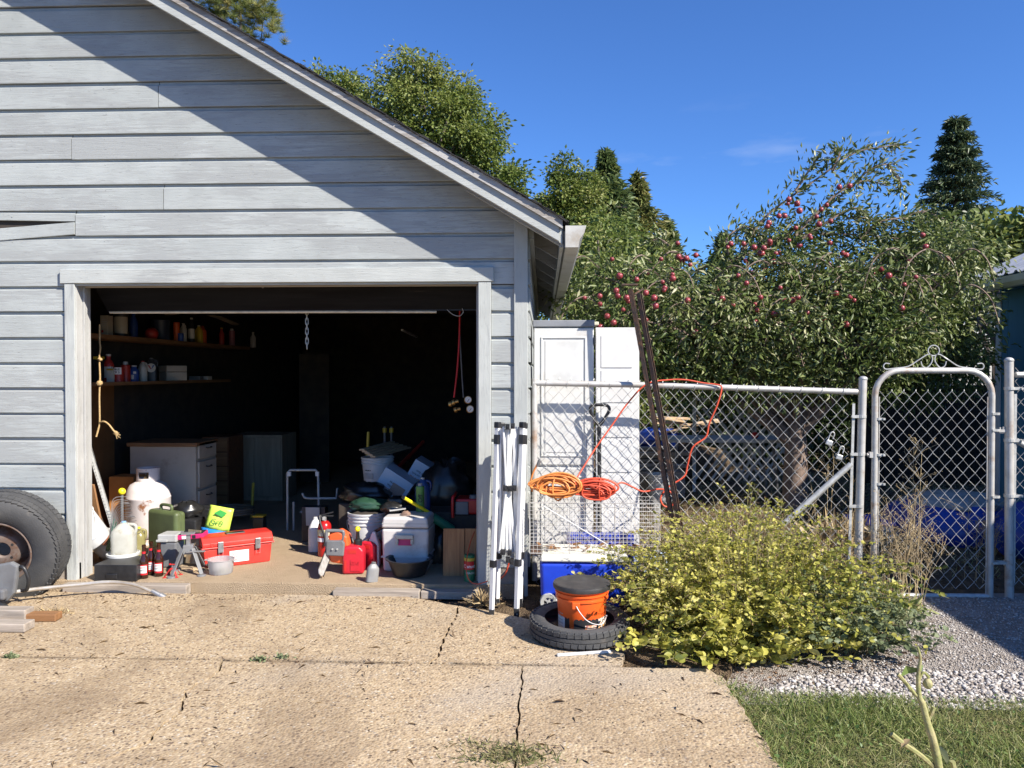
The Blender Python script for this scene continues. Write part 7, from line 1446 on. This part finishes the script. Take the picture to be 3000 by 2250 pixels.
stones('drive_crumbs', 'dark grit and crumbs scattered over the driveway', region(900, [(-4.5, -.2), (-.9, -.2), (.1, -1.0), (.9, -1.6), (1.0, -2.9), (-4, -2.9)], .003, 22), .003, .012, [(.05, .035, .03), (.14, .10, .08), (.3, .24, .18)], 7)
# weeds in the joints
ML_mat = leafmat('mat_weed', [(.10, .12, .04), (.20, .20, .08), (.34, .27, .15)], .3, .6)
def tuft(label, c, n, h, rx, ry, mat, seed, up=.35, cat='weed'):
    rg = np.random.RandomState(seed); p = np.stack([rg.normal(size=n) * rx, rg.normal(size=n) * ry, np.zeros(n)], -1)
    t = thing('weed_tuft', label, cat, c); blades('leaves', p, h * (.4 + .8 * rg.rand(n)), .16, mat, t, up, seed=seed); return t
g = G(1520, 2215); tuft('sprawling green mat weed in crack at bottom centre', (g.x, g.y, .002), 330, .04, .075, .05, ML_mat, 1); g = G(1400, 2185); tuft('thin sprig of mat weed left of the bottom crack', (g.x, g.y, .002), 110, .03, .06, .03, ML_mat, 2); g = G(1455, 2222); tuft('middle patch of mat weed left of bottom crack', (g.x, g.y, .002), 200, .035, .07, .03, ML_mat, 8)
for px, py, n, lab in ((32, 1928, 90, 'small green weed in joint at far left'), (760, 1936, 60, 'small green weed in joint below the toolbox'), (825, 1928, 50, 'tiny weed in joint below the chainsaw')):
    g = G(px, py); t = thing('joint_weed', lab, 'weed', (g.x, g.y, .002), group='weeds in the driveway joint'); rg = np.random.RandomState(n); p = np.stack([rg.normal(size=n) * .02, rg.normal(size=n) * .01, rg.rand(n) * .015], -1); scatter('leaves', p, .018, ML_bush2, t, wid=.6, tmpl='oval', up=.8)
g = G(1418, 1772, -.02); tuft('dry grass tuft beside foot of the canopy frame', (g.x, g.y, -.02), 240, .11, .03, .02, ML_dry, 5, .45); g = G(150, 1795); tuft('dry grass wisps under the trimmer shaft', (g.x, g.y, .0), 120, .05, .06, .02, ML_dry, 6, .35)
g = G(2600, 1790, -.03); tuft('green grass clump right of the low grey-green bush', (g.x - .1, g.y, -.03), 420, .16, .14, .10, ML_grass, 7, .55); g = G(2490, 1620, -.03); tuft('long straw-green grass clump at foot of fence post', (g.x - .02, g.y + .0, -.03), 300, .32, .12, .08, ML_dry, 9, .6)
# yard grass behind the fence
yp = region(9000, [(.2, .6), (6, .6), (7, 6), (.5, 7)], -.03, 16); tag(blades('yard_grass', yp, .05 * (.4 + npr.rand(len(yp))), .12, ML_grass, None, .5, tint=npr.rand(len(yp)) * .6 + .4), 'thin dry grass on the yard behind the fence', 'grass', kind='stuff')
litter('yard_litter', 'fallen leaves on the yard behind the fence', region(5000, [(.0, .3), (6, .3), (7, 6), (.3, 7)], -.02, 17), .05, [(.04, .025, .015), (.10, .065, .04), (.24, .17, .09)], 6)
# bare stalk in the foreground
sk = P(2760, 2400, 1.75); so3 = Vector((P(2768, 2500, 1.75).x, sk.y, -.02)); st_ = thing('garden_stalk', 'tall bare yellow-green plant stalk close to camera at right', 'plant', so3)
M_stalk = pm('stalk', (.26, .27, .09), (.38, .33, .16), sc_=30, rough=.7, bump=.4, bsc=60, dirt=(.20, .15, .08), dsc=25, dlo=.55, dhi=.7)
def LQ(px, py, D=1.75): return P(px, py, D) - so3
obj('stem', MB().tube(curve([(0, 0, 0), (.0, .01, .35), LQ(2752, 2290), LQ(2736, 2180), LQ(2716, 2115), LQ(2702, 2060), LQ(2693, 2040), LQ(2690, 1980), LQ(2696, 1930), LQ(2688, 1895)], 4), [.0105] * 9 + [.0102 - .00029 * i for i in range(28)], 8), M_stalk, st_, smooth=60)
for pts, r in (([(2716, 2115), (2728, 2092), (2736, 2072)], .005), ([(2752, 2262), (2700, 2215), (2650, 2180), (2612, 2150)], .0055), ([(2694, 2048), (2665, 2015), (2640, 1985), (2630, 1975)], .004), ([(2690, 2000), (2705, 1970), (2722, 1985)], .003), ([(2765, 2330), (2800, 2290), (2790, 2230)], .006)): obj('branch', MB().tube(curve([LQ(*q) for q in pts], 4), r, 6), M_stalk, st_, smooth=60)
obj('fruit', MB().ball(LQ(2718, 2003), (.010, .010, .012), 12, 8), M_stalk, st_, smooth=60)
lf2 = MB(); a = [LQ(2635, 1985), LQ(2660, 1955), LQ(2690, 1958), LQ(2712, 1952), LQ(2700, 1968), LQ(2668, 1978)]; obj('leaf', lf2.add([v + Vector((0, .01 * (i % 2), 0)) for i, v in enumerate(a)], [(0, 1, 5), (1, 2, 4, 5), (2, 3, 4)]), pm('stalk_leaf', (.10, .15, .03), (.14, .18, .05), rough=.5), st_)
for px, py, s in ((2665, 2165, .03), (2778, 2240, .05)): o = scatter('dry_leaf', np.array([LQ(px, py)]), s, ML_dry if px < 2700 else ML_bush2, st_, wid=.5, tmpl='oval')
